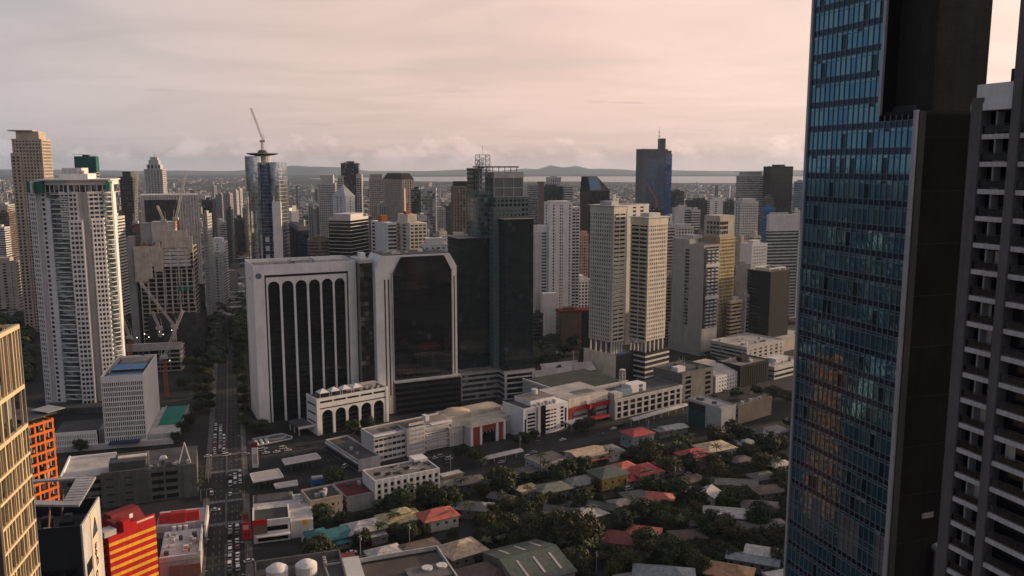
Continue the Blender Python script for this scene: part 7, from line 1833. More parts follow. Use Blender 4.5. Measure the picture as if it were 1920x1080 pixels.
house(1102, 958, 17, 12, 'r_white', 'hip', 'white roof partly hidden by the feathery tree', 5, 2.4, R(30))
house(1130, 946, 14, 7, 'r_green', 'gable', 'narrow green roof with pale lower edge', 6, 2.0, R(-25))
house(987, 915, 13, 9, 'r_cream', 'flat', 'sunlit cream flat roof beside big round tree', 5, 1, R(36))
house(1035, 911, 20, 12, 'r_ggrey', 'hip', 'long grey-green roof in the village centre', 4.6, 2.2, R(28))
house(1086, 899, 18, 12, 'r_grey', 'hip', 'pale grey roof left of the yellow-walled house', 4.6, 2.2, R(28))
house(1140, 882, 19, 15, 'r_green', 'hip', 'yellow-walled house with dark green hip roof', 7, 2.8, R(30), 'w_yel')
house(1100, 846, 22, 15, 'r_cream', 'gable', 'large pale roof with orange awning strip', 7, 1.8, R(30), 'w_white')
part(bpy.data.objects[-1] if False else HS and [o for o in COL.objects if o.get('label') == 'large pale roof with orange awning strip'][0], 'orange_awning', 'terra_o', lambda m: m.box(-8, 10, -11, -8.6, 5.0, 5.5))
house(1138, 841, 17, 13, 'r_grey', 'hip', 'grey roof joined right of the large pale roof', 6, 2, R(30), 'w_white')
house(1025, 858, 20, 16, 'r_dgrey', 'flat', 'white-walled building with dark flat roof by street', 7, 1, R(34), 'w_white')
house(1170, 872, 15, 13, 'r_coral', 'hip', 'coral pyramid roof beside the yellow house', 6, 3.2, R(30))
house(1207, 877, 18, 15, 'r_red', 'hip', 'wide bright red roof in the middle of red cluster', 6, 3.2, R(30))
house(1190, 892, 14, 8, 'r_red', 'hip', 'low red roof in front of the coral pyramid', 4.2, 1.8, R(30))
house(1255, 866, 14, 12, 'r_red', 'hip', 'red roof half hidden behind dark tree', 5.5, 2.8, R(30))
house(1300, 847, 18, 13, 'r_red', 'hip', 'raised bright red hip roof at the right of red cluster', 7.5, 3, R(30))
house(1312, 862, 13, 9, 'r_dred', 'hip', 'low dark red wing below raised red roof', 4, 1.4, R(30))
house(1340, 834, 22, 15, 'r_cream', 'hip', 'round-fronted house with pale roof and roof panel', 6, 3, R(26), 'w_white')
house(1400, 828, 13, 10, 'r_blue', 'hip', 'blue-grey roof right of the round-fronted house', 5, 2.4, R(30), wing=(4, -5, 8, 7, 4, 1.6))
house(1443, 804, 24, 14, 'r_navy', 'hip', 'wide navy roof near the glass tower', 5.5, 3, R(25))
house(1195, 808, 17, 13, 'r_red', 'hip', 'blue-grey house with red roof beside walkway', 9, 2.2, R(30), 'bluegrey_l')
house(1262, 800, 18, 9, 'r_white', 'gable', 'white sheet roofs below the walkway', 4, 1.2, R(30)); house(1242, 806, 12, 8, 'r_grey', 'flat', 'grey shed left of white sheet roofs', 4, 1, R(30))
house(1372, 902, 27, 9, 'r_ggrey', 'gable', 'long dull green-grey roof in dark gardens', 4.6, 1.5, R(-8))
house(1430, 890, 15, 10, 'r_green', 'hip', 'dark green roof near the glass tower edge', 5, 2, R(20)); house(1462, 868, 13, 9, 'r_white', 'hip', 'white roof scrap at the glass tower edge', 5, 2, R(20))
house(1236, 928, 15, 11, 'r_coral', 'hip', 'coral roof left of the huge round tree', 5, 2.4, R(-15)); house(1328, 921, 11, 9, 'r_white', 'gable', 'white gabled end wall right of the huge round tree', 7, 2.6, R(60), 'w_white')
house(1362, 958, 22, 12, 'r_white', 'gable', 'long pale roof with bare tree before it', 5, 2, R(-12)); house(1310, 975, 11, 8, 'r_dgrey', 'hip', 'dark roof under trees left of the long pale roof', 5, 2, R(10))
house(1170, 1005, 17, 13, 'r_dred', 'hip', 'dark red roof behind lower round trees', 5, 2.6, R(-15)); house(1208, 992, 15, 9, 'r_coral', 'hip', 'orange-lit roof behind lower round trees', 5.5, 2.4, R(-15))
house(1245, 1072, 25, 16, 'r_blue', 'hip', 'blue-grey hip roof with pale sunlit slope at bottom', 7, 4.4, R(-10)); house(1190, 1082, 14, 10, 'r_grey', 'hip', 'dim grey roof at the bottom edge', 5, 2, R(20))
house(1368, 1066, 19, 12, 'r_rust', 'hip', 'rusty orange-brown roof near the glass tower', 6, 2.8, R(-22)); house(1412, 1045, 22, 8, 'r_blue', 'gable', 'long grey roof above the rusty roof', 5, 1.4, R(-22)); house(1442, 1036, 20, 12, 'r_white', 'gable', 'broad pale lilac roof beside the glass tower', 5.5, 1.6, R(-22)); house(1466, 1080, 12, 10, 'r_white', 'flat', 'white walled house at the foot of glass tower', 6, 1, R(18), 'w_white')
house(880, 898, 16, 11, 'r_dgrey', 'hip', 'dark hip roof beside the big round tree', 5, 2.2, R(20)); house(845, 888, 13, 6, 'r_white', 'flat', 'white lean-to roof right of square-window building', 6, 1, R(34)); house(843, 903, 14, 9, 'r_ggrey', 'hip', 'pale green-grey roof below the white lean-to', 4, 1.6, R(30))
house(940, 930, 12, 8, 'r_dgrey', 'gable', 'roof with white bars beside the round tree', 4.4, 1.6, R(-30)); house(1190, 925, 13, 9, 'r_dgrey', 'hip', 'dark roof left of the coral roof', 5, 2, R(20)); house(1165, 940, 12, 8, 'r_grey', 'hip', 'small pale roof among dark trees', 4.5, 1.8, R(20))
house(1290, 1000, 16, 10, 'r_brown', 'hip', 'dark brown roof behind lower tree mass', 4.5, 2, R(10)); house(1425, 945, 18, 11, 'r_dgrey', 'hip', 'dark roof in the gardens left of glass tower', 4.6, 2, R(-10)); house(1395, 985, 16, 10, 'r_dgrey', 'gable', 'black car-shed roof by the village street', 4, 1.2, R(-12)); house(1440, 915, 16, 10, 'r_brown', 'hip', 'brown roof near the glass tower among trees', 4.6, 2, R(15)); house(1390, 860, 14, 10, 'r_brown', 'hip', 'brown roof below the blue-grey roof', 4.6, 2, R(30)); house(1120, 1010, 12, 9, 'r_grey', 'hip', 'pale roof behind feathery tree at right', 4, 1.8, R(-15))
house(1300, 895, 12, 9, 'r_brown', 'hip', 'brown roof below the red cluster', 4.4, 1.8, R(25)); house(985, 880, 14, 9, 'r_dgrey', 'hip', 'dark shed roof by the palm', 4, 1.6, R(34)); house(1450, 980, 12, 9, 'r_grey', 'hip', 'grey roof scrap beside the glass tower', 4.6, 1.8, R(10)); house(640, 1045, 12, 7, 'r_dred', 'flat', 'dark red shed behind the brown hall', 3, 1, R(25))

# ================================================================== trees
def leafmat(name, a, b):
    m, kk, p = newmat(name); tc = kk.n('ShaderNodeTexCoord').outputs['Object']; oi = kk.n('ShaderNodeObjectInfo').outputs['Random']
    n1 = kk.noise(tc, .28, 3); n2 = kk.noise(tc, 2.2, 2)
    f = kk.math('ADD', kk.math('MULTIPLY', n1, .8), kk.math('MULTIPLY', n2, .5)); f = kk.math('ADD', f, kk.math('MULTIPLY', oi, .25))
    kk.l(kk.ramp(f, [(.45, a), (.95, b)]), p.inputs['Base Color']); p.inputs['Roughness'].default_value = .65; p.inputs['Specular IOR Level'].default_value = .25; M[name] = m
leafmat('leaf_dark', (.008, .014, .005), (.034, .048, .015)); leafmat('leaf_olive', (.020, .024, .007), (.065, .063, .020)); leafmat('leaf_fresh', (.013, .025, .007), (.052, .070, .020)); leafmat('leaf_palm', (.020, .030, .010), (.060, .075, .025))
M['bark'] = paint('tree_bark', (.075, .055, .040), scale=1.0)
def crown_mesh(seed, flat, clumps, per, mat, spiky=0):
    rnd = random.Random(seed); mb = MB()
    for c in range(clumps):
        while True:
            p = Vector((rnd.uniform(-1, 1), rnd.uniform(-1, 1), rnd.uniform(-.75, 1)))
            if p.length < 1: break
        p = Vector((p.x*.72, p.y*.72, p.z*flat*.72)); r = rnd.uniform(.22, .40)
        for i in range(per):
            n = Vector((rnd.gauss(0, 1), rnd.gauss(0, 1), rnd.gauss(.25, .9))).normalized()
            q = p+Vector((n.x*r, n.y*r, n.z*r*(.8+spiky)))*rnd.uniform(.55, 1.1)
            n = (n+Vector((rnd.gauss(0, .5), rnd.gauss(0, .5), rnd.gauss(0, .5)))).normalized()
            a = n.orthogonal().normalized(); b = n.cross(a); s = rnd.uniform(.035, .075)
            th = rnd.random()*6.28; a, b = a*math.cos(th)+b*math.sin(th), b*math.cos(th)-a*math.sin(th)
            mb.quad(tuple(q-a*s-b*s*.7), tuple(q+a*s-b*s*.5), tuple(q+a*s*.8+b*s*.7), tuple(q-a*s+b*s*.6))
    return mb.mesh('crown', M[mat])
def trunk_mesh(seed):
    rnd = random.Random(seed); mb = MB(); mb.bar((0, 0, -1.0), (.03, .02, -.28), .055, 7, 0, .04)
    for i in range(5):
        a = i*1.257+rnd.random()*.6; mb.bar((.03, .02, -.32), (.45*math.cos(a), .45*math.sin(a), .05+rnd.random()*.25), .03, 5, 0, .01)
    return mb.mesh('trunk', M['bark'])
CR = {'round': [crown_mesh(1, .9, 30, 95, 'leaf_dark'), crown_mesh(2, .85, 26, 100, 'leaf_dark'), crown_mesh(3, .95, 28, 95, 'leaf_fresh')],
      'wide': [crown_mesh(4, .6, 32, 90, 'leaf_dark'), crown_mesh(5, .62, 30, 95, 'leaf_olive')], 'feather': [crown_mesh(6, 1.0, 46, 80, 'leaf_olive', .5)], 'slim': [crown_mesh(7, 1.7, 26, 80, 'leaf_dark')]}
TK = [trunk_mesh(11), trunk_mesh(12)]
def palm_meshes(seed):
    rnd = random.Random(seed); t = MB(); z = 0; x = 0
    for i in range(5): t.bar((x, 0, i*.2), (x+.01, 0, i*.2+.2), .022-.002*i, 7); x += .01
    c = MB()
    for i in range(17):
        a = i*2.4; el = rnd.uniform(-.1, 1.0); L = rnd.uniform(.36, .50); pts = []
        for j in range(6):
            s = j/5; pts.append(Vector((x+math.cos(a)*L*s, math.sin(a)*L*s, 1.0+math.sin(el)*L*s-.42*s*s*L)))
        side = Vector((-math.sin(a), math.cos(a), 0))
        for j in range(5):
            w0, w1 = .065*math.sin(math.pi*(j+.35)/5.7), .065*math.sin(math.pi*(j+1.35)/5.7)
            for sg in (-1, 1):
                dn = Vector((0, 0, -.035)); c.quad(tuple(pts[j]), tuple(pts[j+1]), tuple(pts[j+1]+side*sg*w1+dn), tuple(pts[j]+side*sg*w0+dn))
    return t.mesh('trunk', M['bark']), c.mesh('crown', M['leaf_palm'])
PALM = [palm_meshes(1), palm_meshes(2)]
TL = {}; ORD = ['', 'second ', 'third ', 'fourth ', 'fifth ', 'sixth ', 'seventh ', 'eighth ', 'ninth ', 'tenth ', 'eleventh ', 'twelfth ', 'thirteenth ', 'fourteenth ', 'fifteenth ', 'sixteenth ']
def uniq(lab):
    n = TL.get(lab, 0); TL[lab] = n+1
    return (ORD[min(n, 15)]+lab) if n else lab
def near_label(px, py):
    b = min(HS, key=lambda q: (q[0]-px)**2+((q[1]-py)*1.6)**2); dx, dy = px-b[0], py-b[1]
    rel = ('right of' if dx > 0 else 'left of') if abs(dx) > abs(dy)*1.6 else ('in front of' if dy > 0 else 'behind')
    return rel, b[4].split(' with ')[0] if len(b[4]) > 44 else b[4]
def tree(px, py, r, kind='round', label=None, group='garden trees of the village', rnd=random.Random(99), base=True, z0=0.0):
    """px, py: picture place of the trunk foot; r: crown radius in metres"""
    P = gnd(px, py, z0); hh = r*(1.45 if kind not in ('slim',) else 2.2)
    if not label:
        rel, nb = near_label(px, py); nb = ' '.join(nb.split()[:8]); size = 'big' if r > 6.5 else ('small' if r < 4 else 'mid-sized')
        label = uniq(f"{size} {dict(round='round dark', wide='spreading', feather='feathery olive', slim='slim dark')[kind]} tree {rel} {nb}")
    t = thing('tree', label, 'tree', (P.x, P.y, z0), rnd.random()*6.28, group)
    cz = r*(1.05 if kind != 'slim' else 1.7); ch = r
    c = link('crown', rnd.choice(CR[kind]), t); c.location = (0, 0, cz); c.scale = (r*rnd.uniform(1.05, 1.3), r*rnd.uniform(1.05, 1.3), r*rnd.uniform(.95, 1.15)); c.rotation_euler = (0, 0, rnd.random()*6.28)
    k_ = link('trunk', rnd.choice(TK), t); k_.location = (0, 0, cz); k_.scale = (r, r, cz)
    return t
def palm(px, py, h, label=None, group='palms of the village', rnd=random.Random(17)):
    P = gnd(px, py)
    if not label: rel, nb = near_label(px, py); label = uniq(f"palm tree {rel} {nb}")
    t = thing('palm_tree', label, 'palm tree', (P.x, P.y, 0), rnd.random()*6.28, group); a, b = rnd.choice(PALM)
    o = link('trunk', a, t); o.scale = (h*.8, h*.8, h); o = link('crown', b, t); s_ = h*.9 if h < 9 else 8+rnd.random(); o.scale = (s_, s_, s_); o.location = (.05*h*.8-.05*s_, 0, h-s_)
    return t
for px, py, r, kd, lab in ((1292, 962, 8.6, 'round', 'huge round dark tree in the village'), (942, 925, 8.2, 'round', 'big round dark tree beside the cream flat roof'), (1062, 1025, 9.5, 'feather', 'large feathery olive tree beside the green hall'), (1098, 1030, 8.2, 'feather', 'olive tree right of the large feathery tree'), (1212, 1050, 8.5, 'wide', 'broad dark tree before the orange-lit roof'), (1252, 1058, 7.2, 'round', 'round dark tree above the blue-grey hip roof'), (1365, 1020, 8.0, 'wide', 'broad tree left of the parked cars'), (1330, 1012, 8.6, 'wide', 'spreading dark tree below the long pale roof'), (1425, 992, 7.4, 'round', 'round tree beside the glass tower foot'), (1372, 820, 6.5, 'round', 'dark round tree before the beige workshop wall'), (1440, 855, 8.5, 'round', 'big dark tree below the navy roof'), (985, 975, 6.5, 'round', 'fresh round tree left of the dark gabled roof'), (1255, 895, 7, 'wide', 'dark tree hiding the red roof'), (1290, 885, 6.5, 'wide', 'dark tree below raised red roof'), (892, 872, 6.5, 'wide', 'tree before the red portal hall'), (628, 912, 6.4, 'round', 'dark round tree inside the petrol station'), (1348, 978, 3.6, 'feather', 'small bare-looking tree before the long pale roof'), (1460, 1070, 4.2, 'slim', 'slim dark conifer beside the white walled house'), (925, 985, 4.5, 'wide', 'yellowish tree behind the cream pyramid roof'), (1185, 1075, 4.6, 'feather', 'yellowish bush left of blue-grey hip roof')):
    tree(px, py, r, kd, lab)
rt = random.Random(2024); n_t = 0; tries = 0
def on_road(P, pls=(SV, VS, VS2, [gnd(905, 860), gnd(880, 960), gnd(860, 1080)])):
    for pl in pls:
        for a, b in zip(pl[:-1], pl[1:]):
            d = (b-a); t_ = max(0, min(1, (P-a).dot(d)/d.length_squared))
            if (P-(a+d*t_)).length < 5.0: return True
    return False
used = []
while n_t < 290 and tries < 40000:
    tries += 1
    py = rt.uniform(790, 1085); px = rt.uniform(580, 1490)
    if px < 1490-(py-760)*0.0 and py < 985-(px-580)*.205: continue
    if px < 700 and py < 985: continue
    if 600 < px < 845 and py > 1035-(px-600)*.08: continue
    P = gnd(px, py); r = rt.choice([3.0, 3.8, 4.6, 5.4, 6.2, 7.0])
    if any((P-Vector((h[2].x, h[2].y, 0))).length < h[3]*.66+r*.42 for h in HS) or on_road(P): continue
    if any((P-q[0]).length < (r+q[1])*.62 for q in used): continue
    cxp, cyp = proj((P.x, P.y, r*1.05)); mp = P.y/FPX
    if any(abs(cxp-h[0]) < (h[3]*.66+r*.45)/mp and abs(cyp-h[1]) < (h[3]*.22+r*.55)/mp for h in HS): continue
    used.append((P, r)); n_t += 1
    if rt.random() < .12: palm(px, py, rt.uniform(7, 12))
    else: tree(px, py, r, rt.choice(['round', 'round', 'round', 'wide', 'wide', 'feather']))
shr = 0; tries = 0
while shr < 190 and tries < 20000:
    tries += 1; py = rt.uniform(800, 1085); px = rt.uniform(640, 1490)
    if py < 985-(px-580)*.20 or (600 < px < 845 and py > 1030-(px-600)*.08): continue
    P = gnd(px, py); r = rt.uniform(1.5, 2.6)
    if any((P-Vector((h[2].x, h[2].y, 0))).length < h[3]*.70+r*.5 for h in HS) or on_road(P) or any((P-q[0]).length < (r+q[1])*.55 for q in used): continue
    used.append((P, r)); shr += 1; rel, nb = near_label(px, py)
    tree(px, py, r, rt.choice(['round', 'wide', 'round']), uniq('low garden shrub '+rel+' '+' '.join(nb.split()[:8])), 'garden shrubs of the village').name = 'shrub'
for px, py, h in ((692+18, 1012, 8), (715, 1012, 8), (738, 995, 9), (1012, 900, 15), (880, 975, 9), (1110, 985, 10), (775, 1000, 6), (1275, 1010, 10), (905, 890, 9)): palm(px, py, h)
# street and park trees among the towers
for i in range(13): tree(446-i*.3, 1005-i*0-300+i*-9.5, 4.2, 'round', f"{['first', 'second', 'third', 'fourth', 'fifth', 'sixth', 'seventh', 'eighth', 'ninth', 'tenth', 'eleventh', 'twelfth', 'thirteenth'][i]} street tree from the front in the far avenue row", 'trees along the avenue')
for i in range(12): tree(392-i*.4, 770-i*15.5, 5.0, 'wide', f"{['first', 'second', 'third', 'fourth', 'fifth', 'sixth', 'seventh', 'eighth', 'ninth', 'tenth', 'eleventh', 'twelfth'][i]} dark tree from the front on the avenue's left side", 'trees along the avenue')
for i in range(9): tree(458-i*.6, 800-i*20, 4.4, 'round', f"{['first', 'second', 'third', 'fourth', 'fifth', 'sixth', 'seventh', 'eighth', 'ninth'][i]} tree from the front beside the arched tower's avenue side", 'trees along the avenue')
for i in range(9): tree(375-i*.2, 775-i*17, 5.5, 'round', f"{['first', 'second', 'third', 'fourth', 'fifth', 'sixth', 'seventh', 'eighth', 'ninth'][i]} dark tree from the front behind the avenue's left row", 'trees along the avenue')
NB = [(340, 815, 5, 'beside the green court'), (352, 800, 5, 'behind the green court'), (330, 830, 4, 'below the green court'), (95, 840, 5, 'behind the orange frame'), (150, 850, 5, 'in front of the slot-window annex'), (90, 790, 6, 'left of the curved tower foot'), (475, 812, 4, 'at the arched tower corner'), (492, 806, 4, 'before the first arch'), (505, 812, 3.4, 'beside the fountain island'), (660, 812, 5, 'before the arcade'), (690, 806, 5, 'at the right end of the arcade'), (675, 822, 4, 'between arcade and shops'), (865, 862, 5, 'beside the columned hall'), (980, 838, 6, 'before the slot-window office'), (1002, 826, 4, 'at the office corner'), (1090, 812, 5.5, 'before the mall porch'), (1105, 806, 5, 'before the mall canopy'), (1032, 690, 7, 'behind the folded roofs'), (1060, 668, 8, 'left of the twin podium'), (1075, 655, 8, 'below the brown blank wall'), (1040, 655, 8, 'left of the brown wall'), (1012, 665, 7, 'beside the green tower foot'), (1100, 735, 4, 'first along the cream garden wall'), (1115, 742, 4, 'second along the cream garden wall'), (1130, 748, 4, 'third along the cream garden wall'), (1290, 690, 7, 'at the foot of the grey slab'), (1350, 672, 7, 'at the foot of the gold tower'), (1372, 668, 6, 'before the orange-lit banded building'), (1395, 662, 6, 'before the white framed block'), (1415, 652, 6, 'before the small banded office'), (1455, 640, 6, 'right of the small banded office'), (1330, 684, 6, 'below the lit panel'), (1420, 745, 6, 'before the dark ribbed block'), (1450, 752, 7, 'right of the ribbed block'), (1475, 760, 7, 'at the glass tower edge by the hall'), (1380, 748, 5, 'before the small-window block'), (355, 690, 6, 'beside the low concrete frame'), (345, 730, 6, 'behind the white office box'), (370, 900, 3.5, 'beside the avenue at the car park')]
for px, py, r, lab in NB: tree(px, py, r, 'round' if r < 6 else 'wide', 'dark tree '+lab, 'trees between the towers')
for i in range(5): palm(366+i*2.5, 892+i*9, 7, f"{['first', 'second', 'third', 'fourth', 'fifth'][i]} palm from the back in the avenue row by the car park", 'palms along the avenue')
for i in range(4): palm(470+i*9, 806+i % 2*5, 7, f"{['first', 'second', 'third', 'fourth'][i]} palm from the left at the foot of the arched tower", 'palms by the arched tower')
rp = random.Random(8)
def wood(name, label, zones, n, sizes, seed):
    rnd = random.Random(seed); mb = MB()
    for z_ in zones:
        for i in range(n):
            px, py = rnd.uniform(z_[0], z_[2]), rnd.uniform(z_[1], z_[3]); P = gnd(px, py); r = rnd.uniform(*sizes)
            for j in range(46):
                n_ = Vector((rnd.gauss(0, 1), rnd.gauss(0, 1), abs(rnd.gauss(0, 1)))).normalized(); q = P+Vector((n_.x*r, n_.y*r, r*.5+n_.z*r*.8))*1.0
                a = n_.orthogonal().normalized(); b = n_.cross(a); s = r*rnd.uniform(.16, .34)
                a2, b2 = a*s, b*s
                mb.quad(tuple(q-a2-b2), tuple(q+a2-b2*.8), tuple(q+a2*.8+b2), tuple(q-a2+b2*.9))
    o = mb.build(name, M['leaf_dark']); o['kind'] = 'stuff'; o['label'] = label; o['category'] = 'trees'
wood('woodland', 'dark mass of trees in the parks between far towers', [(398, 430, 456, 560), (0, 520, 60, 720), (205, 540, 245, 640), (395, 560, 415, 680), (440, 560, 462, 640), (520, 440, 620, 470), (0, 450, 40, 520), (1000, 620, 1050, 680)], 150, (4, 8), 3)

# ================================================================== far city as one mass
def sprawl():
    rnd = random.Random(21); mb = MB(); hs = [.62, .55, .48, .40, .30, .22]
    def b(x, y, w, d, h, a, mi):
        c, s = math.cos(a), math.sin(a); pl = [(x+u_*c-v_*s, y+u_*s+v_*c) for u_, v_ in ((-w/2, -d/2), (w/2, -d/2), (w/2, d/2), (-w/2, d/2))]
        i = len(mb.v); mb.v += [(p[0], p[1], 0) for p in pl]+[(p[0], p[1], h) for p in pl]
        for j in range(4): mb.f.append((i+j, i+(j+1) % 4, i+4+(j+1) % 4, i+4+j)); mb.m.append(mi)
        mb.f.append((i+4, i+5, i+6, i+7)); mb.m.append(rnd.choice([0, 1, 1, 2, 3, 4, 5, 6]))
    def lake_at(x, y): return y > 7400 and y < 13000 and x > -2700
    for i in range(38000):
        Y = 950*math.exp(rnd.random()*2.45) if i % 3 else rnd.uniform(1000, 4500)
        X = rnd.uniform(-.75, .75)*Y
        if lake_at(X, Y): continue
        sc = .85+Y/9000; pk = math.sin(X*.0021+1)*math.sin(Y*.0017+2)
        if pk > .55 and rnd.random() < .85: continue
        big = rnd.random(); h = rnd.uniform(4, 9.5)
        if big > .965: h = rnd.uniform(14, 34)
        if big > .9982: h = rnd.uniform(45, 85)
        b(X, Y, rnd.uniform(6, 19)*sc, rnd.uniform(6, 19)*sc, h, rnd.choice([.3, .62, .1, .9])+rnd.uniform(-.1, .1), rnd.choice([0, 1, 1, 2, 2, 3, 4]))
    for i in range(2600):                              # unseen city left of and behind the viewpoint, darkened for the glass reflections
        X, Y = rnd.uniform(-1500, 500), rnd.uniform(-900, 900)
        if Y > -40+abs(X)*1.15 or math.hypot(X, Y) < 160: continue
        b(X, Y, rnd.uniform(10, 24), rnd.uniform(10, 24), rnd.uniform(8, 26) if rnd.random() < .93 else rnd.uniform(40, 110), rnd.choice([.3, .62]), rnd.choice([1, 2, 3, 3, 5]))
    mats = [paint('far_'+n, c, var=.3, scale=.02, streak=False) for n, c in (('white', (.50, .48, .46)), ('grey', (.25, .24, .23)), ('warm', (.24, .215, .19)), ('dark', (.07, .07, .07)), ('pale', (.36, .36, .365)), ('rust', (.22, .11, .07)), ('blue', (.15, .18, .21)))]
    o = mb.build('far_city', mats); o['kind'] = 'stuff'; o['label'] = 'low city spreading to the lake and hills'; o['category'] = 'city'
sprawl()
wood('far_trees', 'dark tree belts among the far low city', [(0, 372, 460, 440), (500, 370, 900, 440), (960, 380, 1500, 460)], 330, (5, 11), 9)
# ================================================================== cars, lamps, poles
CARC = {'white': (.62, .61, .59), 'silver': (.34, .34, .35), 'black': (.02, .02, .022), 'grey': (.13, .13, .135), 'red': (.28, .02, .02), 'blue': (.03, .06, .14)}
for n_, c_ in CARC.items(): M['car_'+n_] = paint('car_paint_'+n_, c_, rough=.3, var=.04, streak=False, spec=.6)
M['tyre'] = paint('tyre_rubber', (.012, .012, .012), rough=.9, streak=False)
def car_meshes(kind, col):
    L, Wd, zh, zr = dict(sedan=(4.5, 1.8, .85, 1.45), van=(4.8, 1.9, 1.0, 1.95), jeep=(6.0, 2.0, 1.1, 2.3))[kind]
    mb = MB(); prof = [(-L/2, .35), (L/2, .35), (L/2, zh*.85), (L/2-.15, zh), (L*.27, zh+.05), (-L*.40 if kind == 'sedan' else -L*.49, zh+.05), (-L/2, zh)]
    def ext(m, pr, w0, mi=0):
        i = len(m.v); n = len(pr); m.v += [(p[0], -w0, p[1]) for p in pr]+[(p[0], w0, p[1]) for p in pr]
        m.f.append(tuple(range(i, i+n))); m.m.append(mi); m.f.append(tuple(range(i+2*n-1, i+n-1, -1))); m.m.append(mi)
        for j in range(n): m.f.append((i+j, i+n+j, i+n+(j+1) % n, i+(j+1) % n)); m.m.append(mi)
    ext(mb, prof, Wd/2); body = mb.mesh('body', M['car_'+col])
    a, b, c, d = ((L*.27, L*.10, -L*.22, -L*.40) if kind == 'sedan' else (L*.36, L*.22, -L*.46, -L*.49))
    g = MB(); g.prism([(d, -Wd*.48), (a, -Wd*.48), (a, Wd*.48), (d, Wd*.48)], zh+.05, zr-.06, 0, [(c, -Wd*.40), (b, -Wd*.40), (b, Wd*.40), (c, Wd*.40)])
    r = MB(); r.box(c-.02, b+.02, -Wd*.41, Wd*.41, zr-.06, zr)
    for x in (d+(c-d)*.0+.02, (b+c)/2): r.box(x, x+.08, -Wd*.45, Wd*.45, zh+.06, zr-.05) if False else None
    wh = MB()
    for sx in (-.31, .31):
        for sy in (-1, 1): wh.bar((L*sx, sy*Wd*.40, .33), (L*sx, sy*Wd*.505, .33), .33, 10)
    return body, g.mesh('windows', M['g_black']), r.mesh('roof', M['car_'+col]), wh.mesh('wheels', M['tyre'])
_CM = {}
def car(P, heading, kind, col, label, group):
    if (kind, col) not in _CM: _CM[(kind, col)] = car_meshes(kind, col)
    b, g, r, w = _CM[(kind, col)]
    o = link('car', b); o.location = (P.x, P.y, .13); o.rotation_euler = (0, 0, heading); tag(o, label, 'car', group)
    link('windows', g, o); link('roof', r, o); link('wheels', w, o, True)
rc = random.Random(55); NUM = ['first', 'second', 'third', 'fourth', 'fifth', 'sixth', 'seventh', 'eighth', 'ninth', 'tenth', 'eleventh', 'twelfth']
hA = math.atan2(wA.y, wA.x)
def pick(): return rc.choice(['sedan', 'sedan', 'van', 'sedan', 'van', 'jeep']), rc.choice(['white', 'white', 'white', 'silver', 'silver', 'black', 'grey', 'red', 'white'])
def lane(desc, xoff, s_list, group, head=hA):
    for i, s in enumerate(s_list):
        kd, co = pick(); P = AV[1]+wA*(s+rc.uniform(-.6, .6))+uA*(xoff+rc.uniform(-.2, .2))
        car(P, head, kd, co, f"{NUM[i]} car from the front in {desc}, {co}", group)
sN = lambda y: (Vector((gnd(412, y).x, gnd(412, y).y, 0))-AV[1]).dot(wA)
lane('the left lane of the queue beyond the crossing', -7.2, [sN(850-i*7.5) for i in range(5)]+[sN(806), sN(797)], 'cars queued beyond the crossing', hA+math.pi)
lane('the middle lane of the queue beyond the crossing', -4.2, [sN(846-i*6.5) for i in range(8)], 'cars queued beyond the crossing', hA+math.pi)
lane('the right lane of the queue beyond the crossing', -1.6, [sN(848-i*6.5) for i in range(5)], 'cars queued beyond the crossing', hA+math.pi)
lane('the left near queue on the avenue', 1.9, [sN(1078-i*14) for i in range(7)], 'cars queued on the near avenue'); lane('the right near queue on the avenue', 5.2, [sN(1072-i*13) for i in range(7)], 'cars queued on the near avenue')
lane('the left lane before the boulevard', 2.0, [sN(930), sN(912), sN(898)], 'cars between the two crossings'); lane('the centre lane before the boulevard', 4.8, [sN(905), sN(895), sN(915)], 'cars between the two crossings'); lane('the right lane before the boulevard', 7.4, [sN(910), sN(901), sN(892)], 'cars between the two crossings')
def spot(px, py, kd, co, hd, lab, gp=None): P = gnd(px, py); car(Vector((P.x, P.y, 0)), hd, kd, co, lab, gp)
hG = R(30)
spot(404, 958, 'sedan', 'white', R(14), 'white car crossing the side street junction'); spot(397, 927, 'van', 'white', hA, 'white van waiting left of the median'); spot(390, 857, 'sedan', 'white', hG, 'white car turning at the far crossing'); spot(425, 855, 'van', 'white', hG, 'white van on the boulevard at the crossing'); spot(461, 853, 'sedan', 'silver', hG, 'silver car beside the traffic island'); spot(467, 1054, 'sedan', 'white', R(30), 'white car turning in beside tank building')
for i, (px, py, kd) in enumerate(((490, 846, 'van'), (499, 851, 'sedan'), (519, 849, 'sedan'), (531, 842, 'van'), (540, 846, 'sedan'), (495, 843, 'sedan'), (620, 834, 'sedan'), (640, 828, 'sedan'))): spot(px, py, kd, ['silver', 'white', 'white', 'white', 'white', 'silver', 'black', 'grey'][i], hG, f"{NUM[i]} car in the boulevard group before the fountain", 'cars on the boulevard')
for i, (px, py) in enumerate(((625, 882), (636, 888), (647, 876), (617, 868))): spot(px, py, ['sedan', 'sedan', 'van', 'sedan'][i], ['silver', 'white', 'white', 'black'][i], R(30+i*20), f"{['silver car in the middle', 'small white car right', 'white van at the far side', 'black car at the back'][i]} of the petrol forecourt")
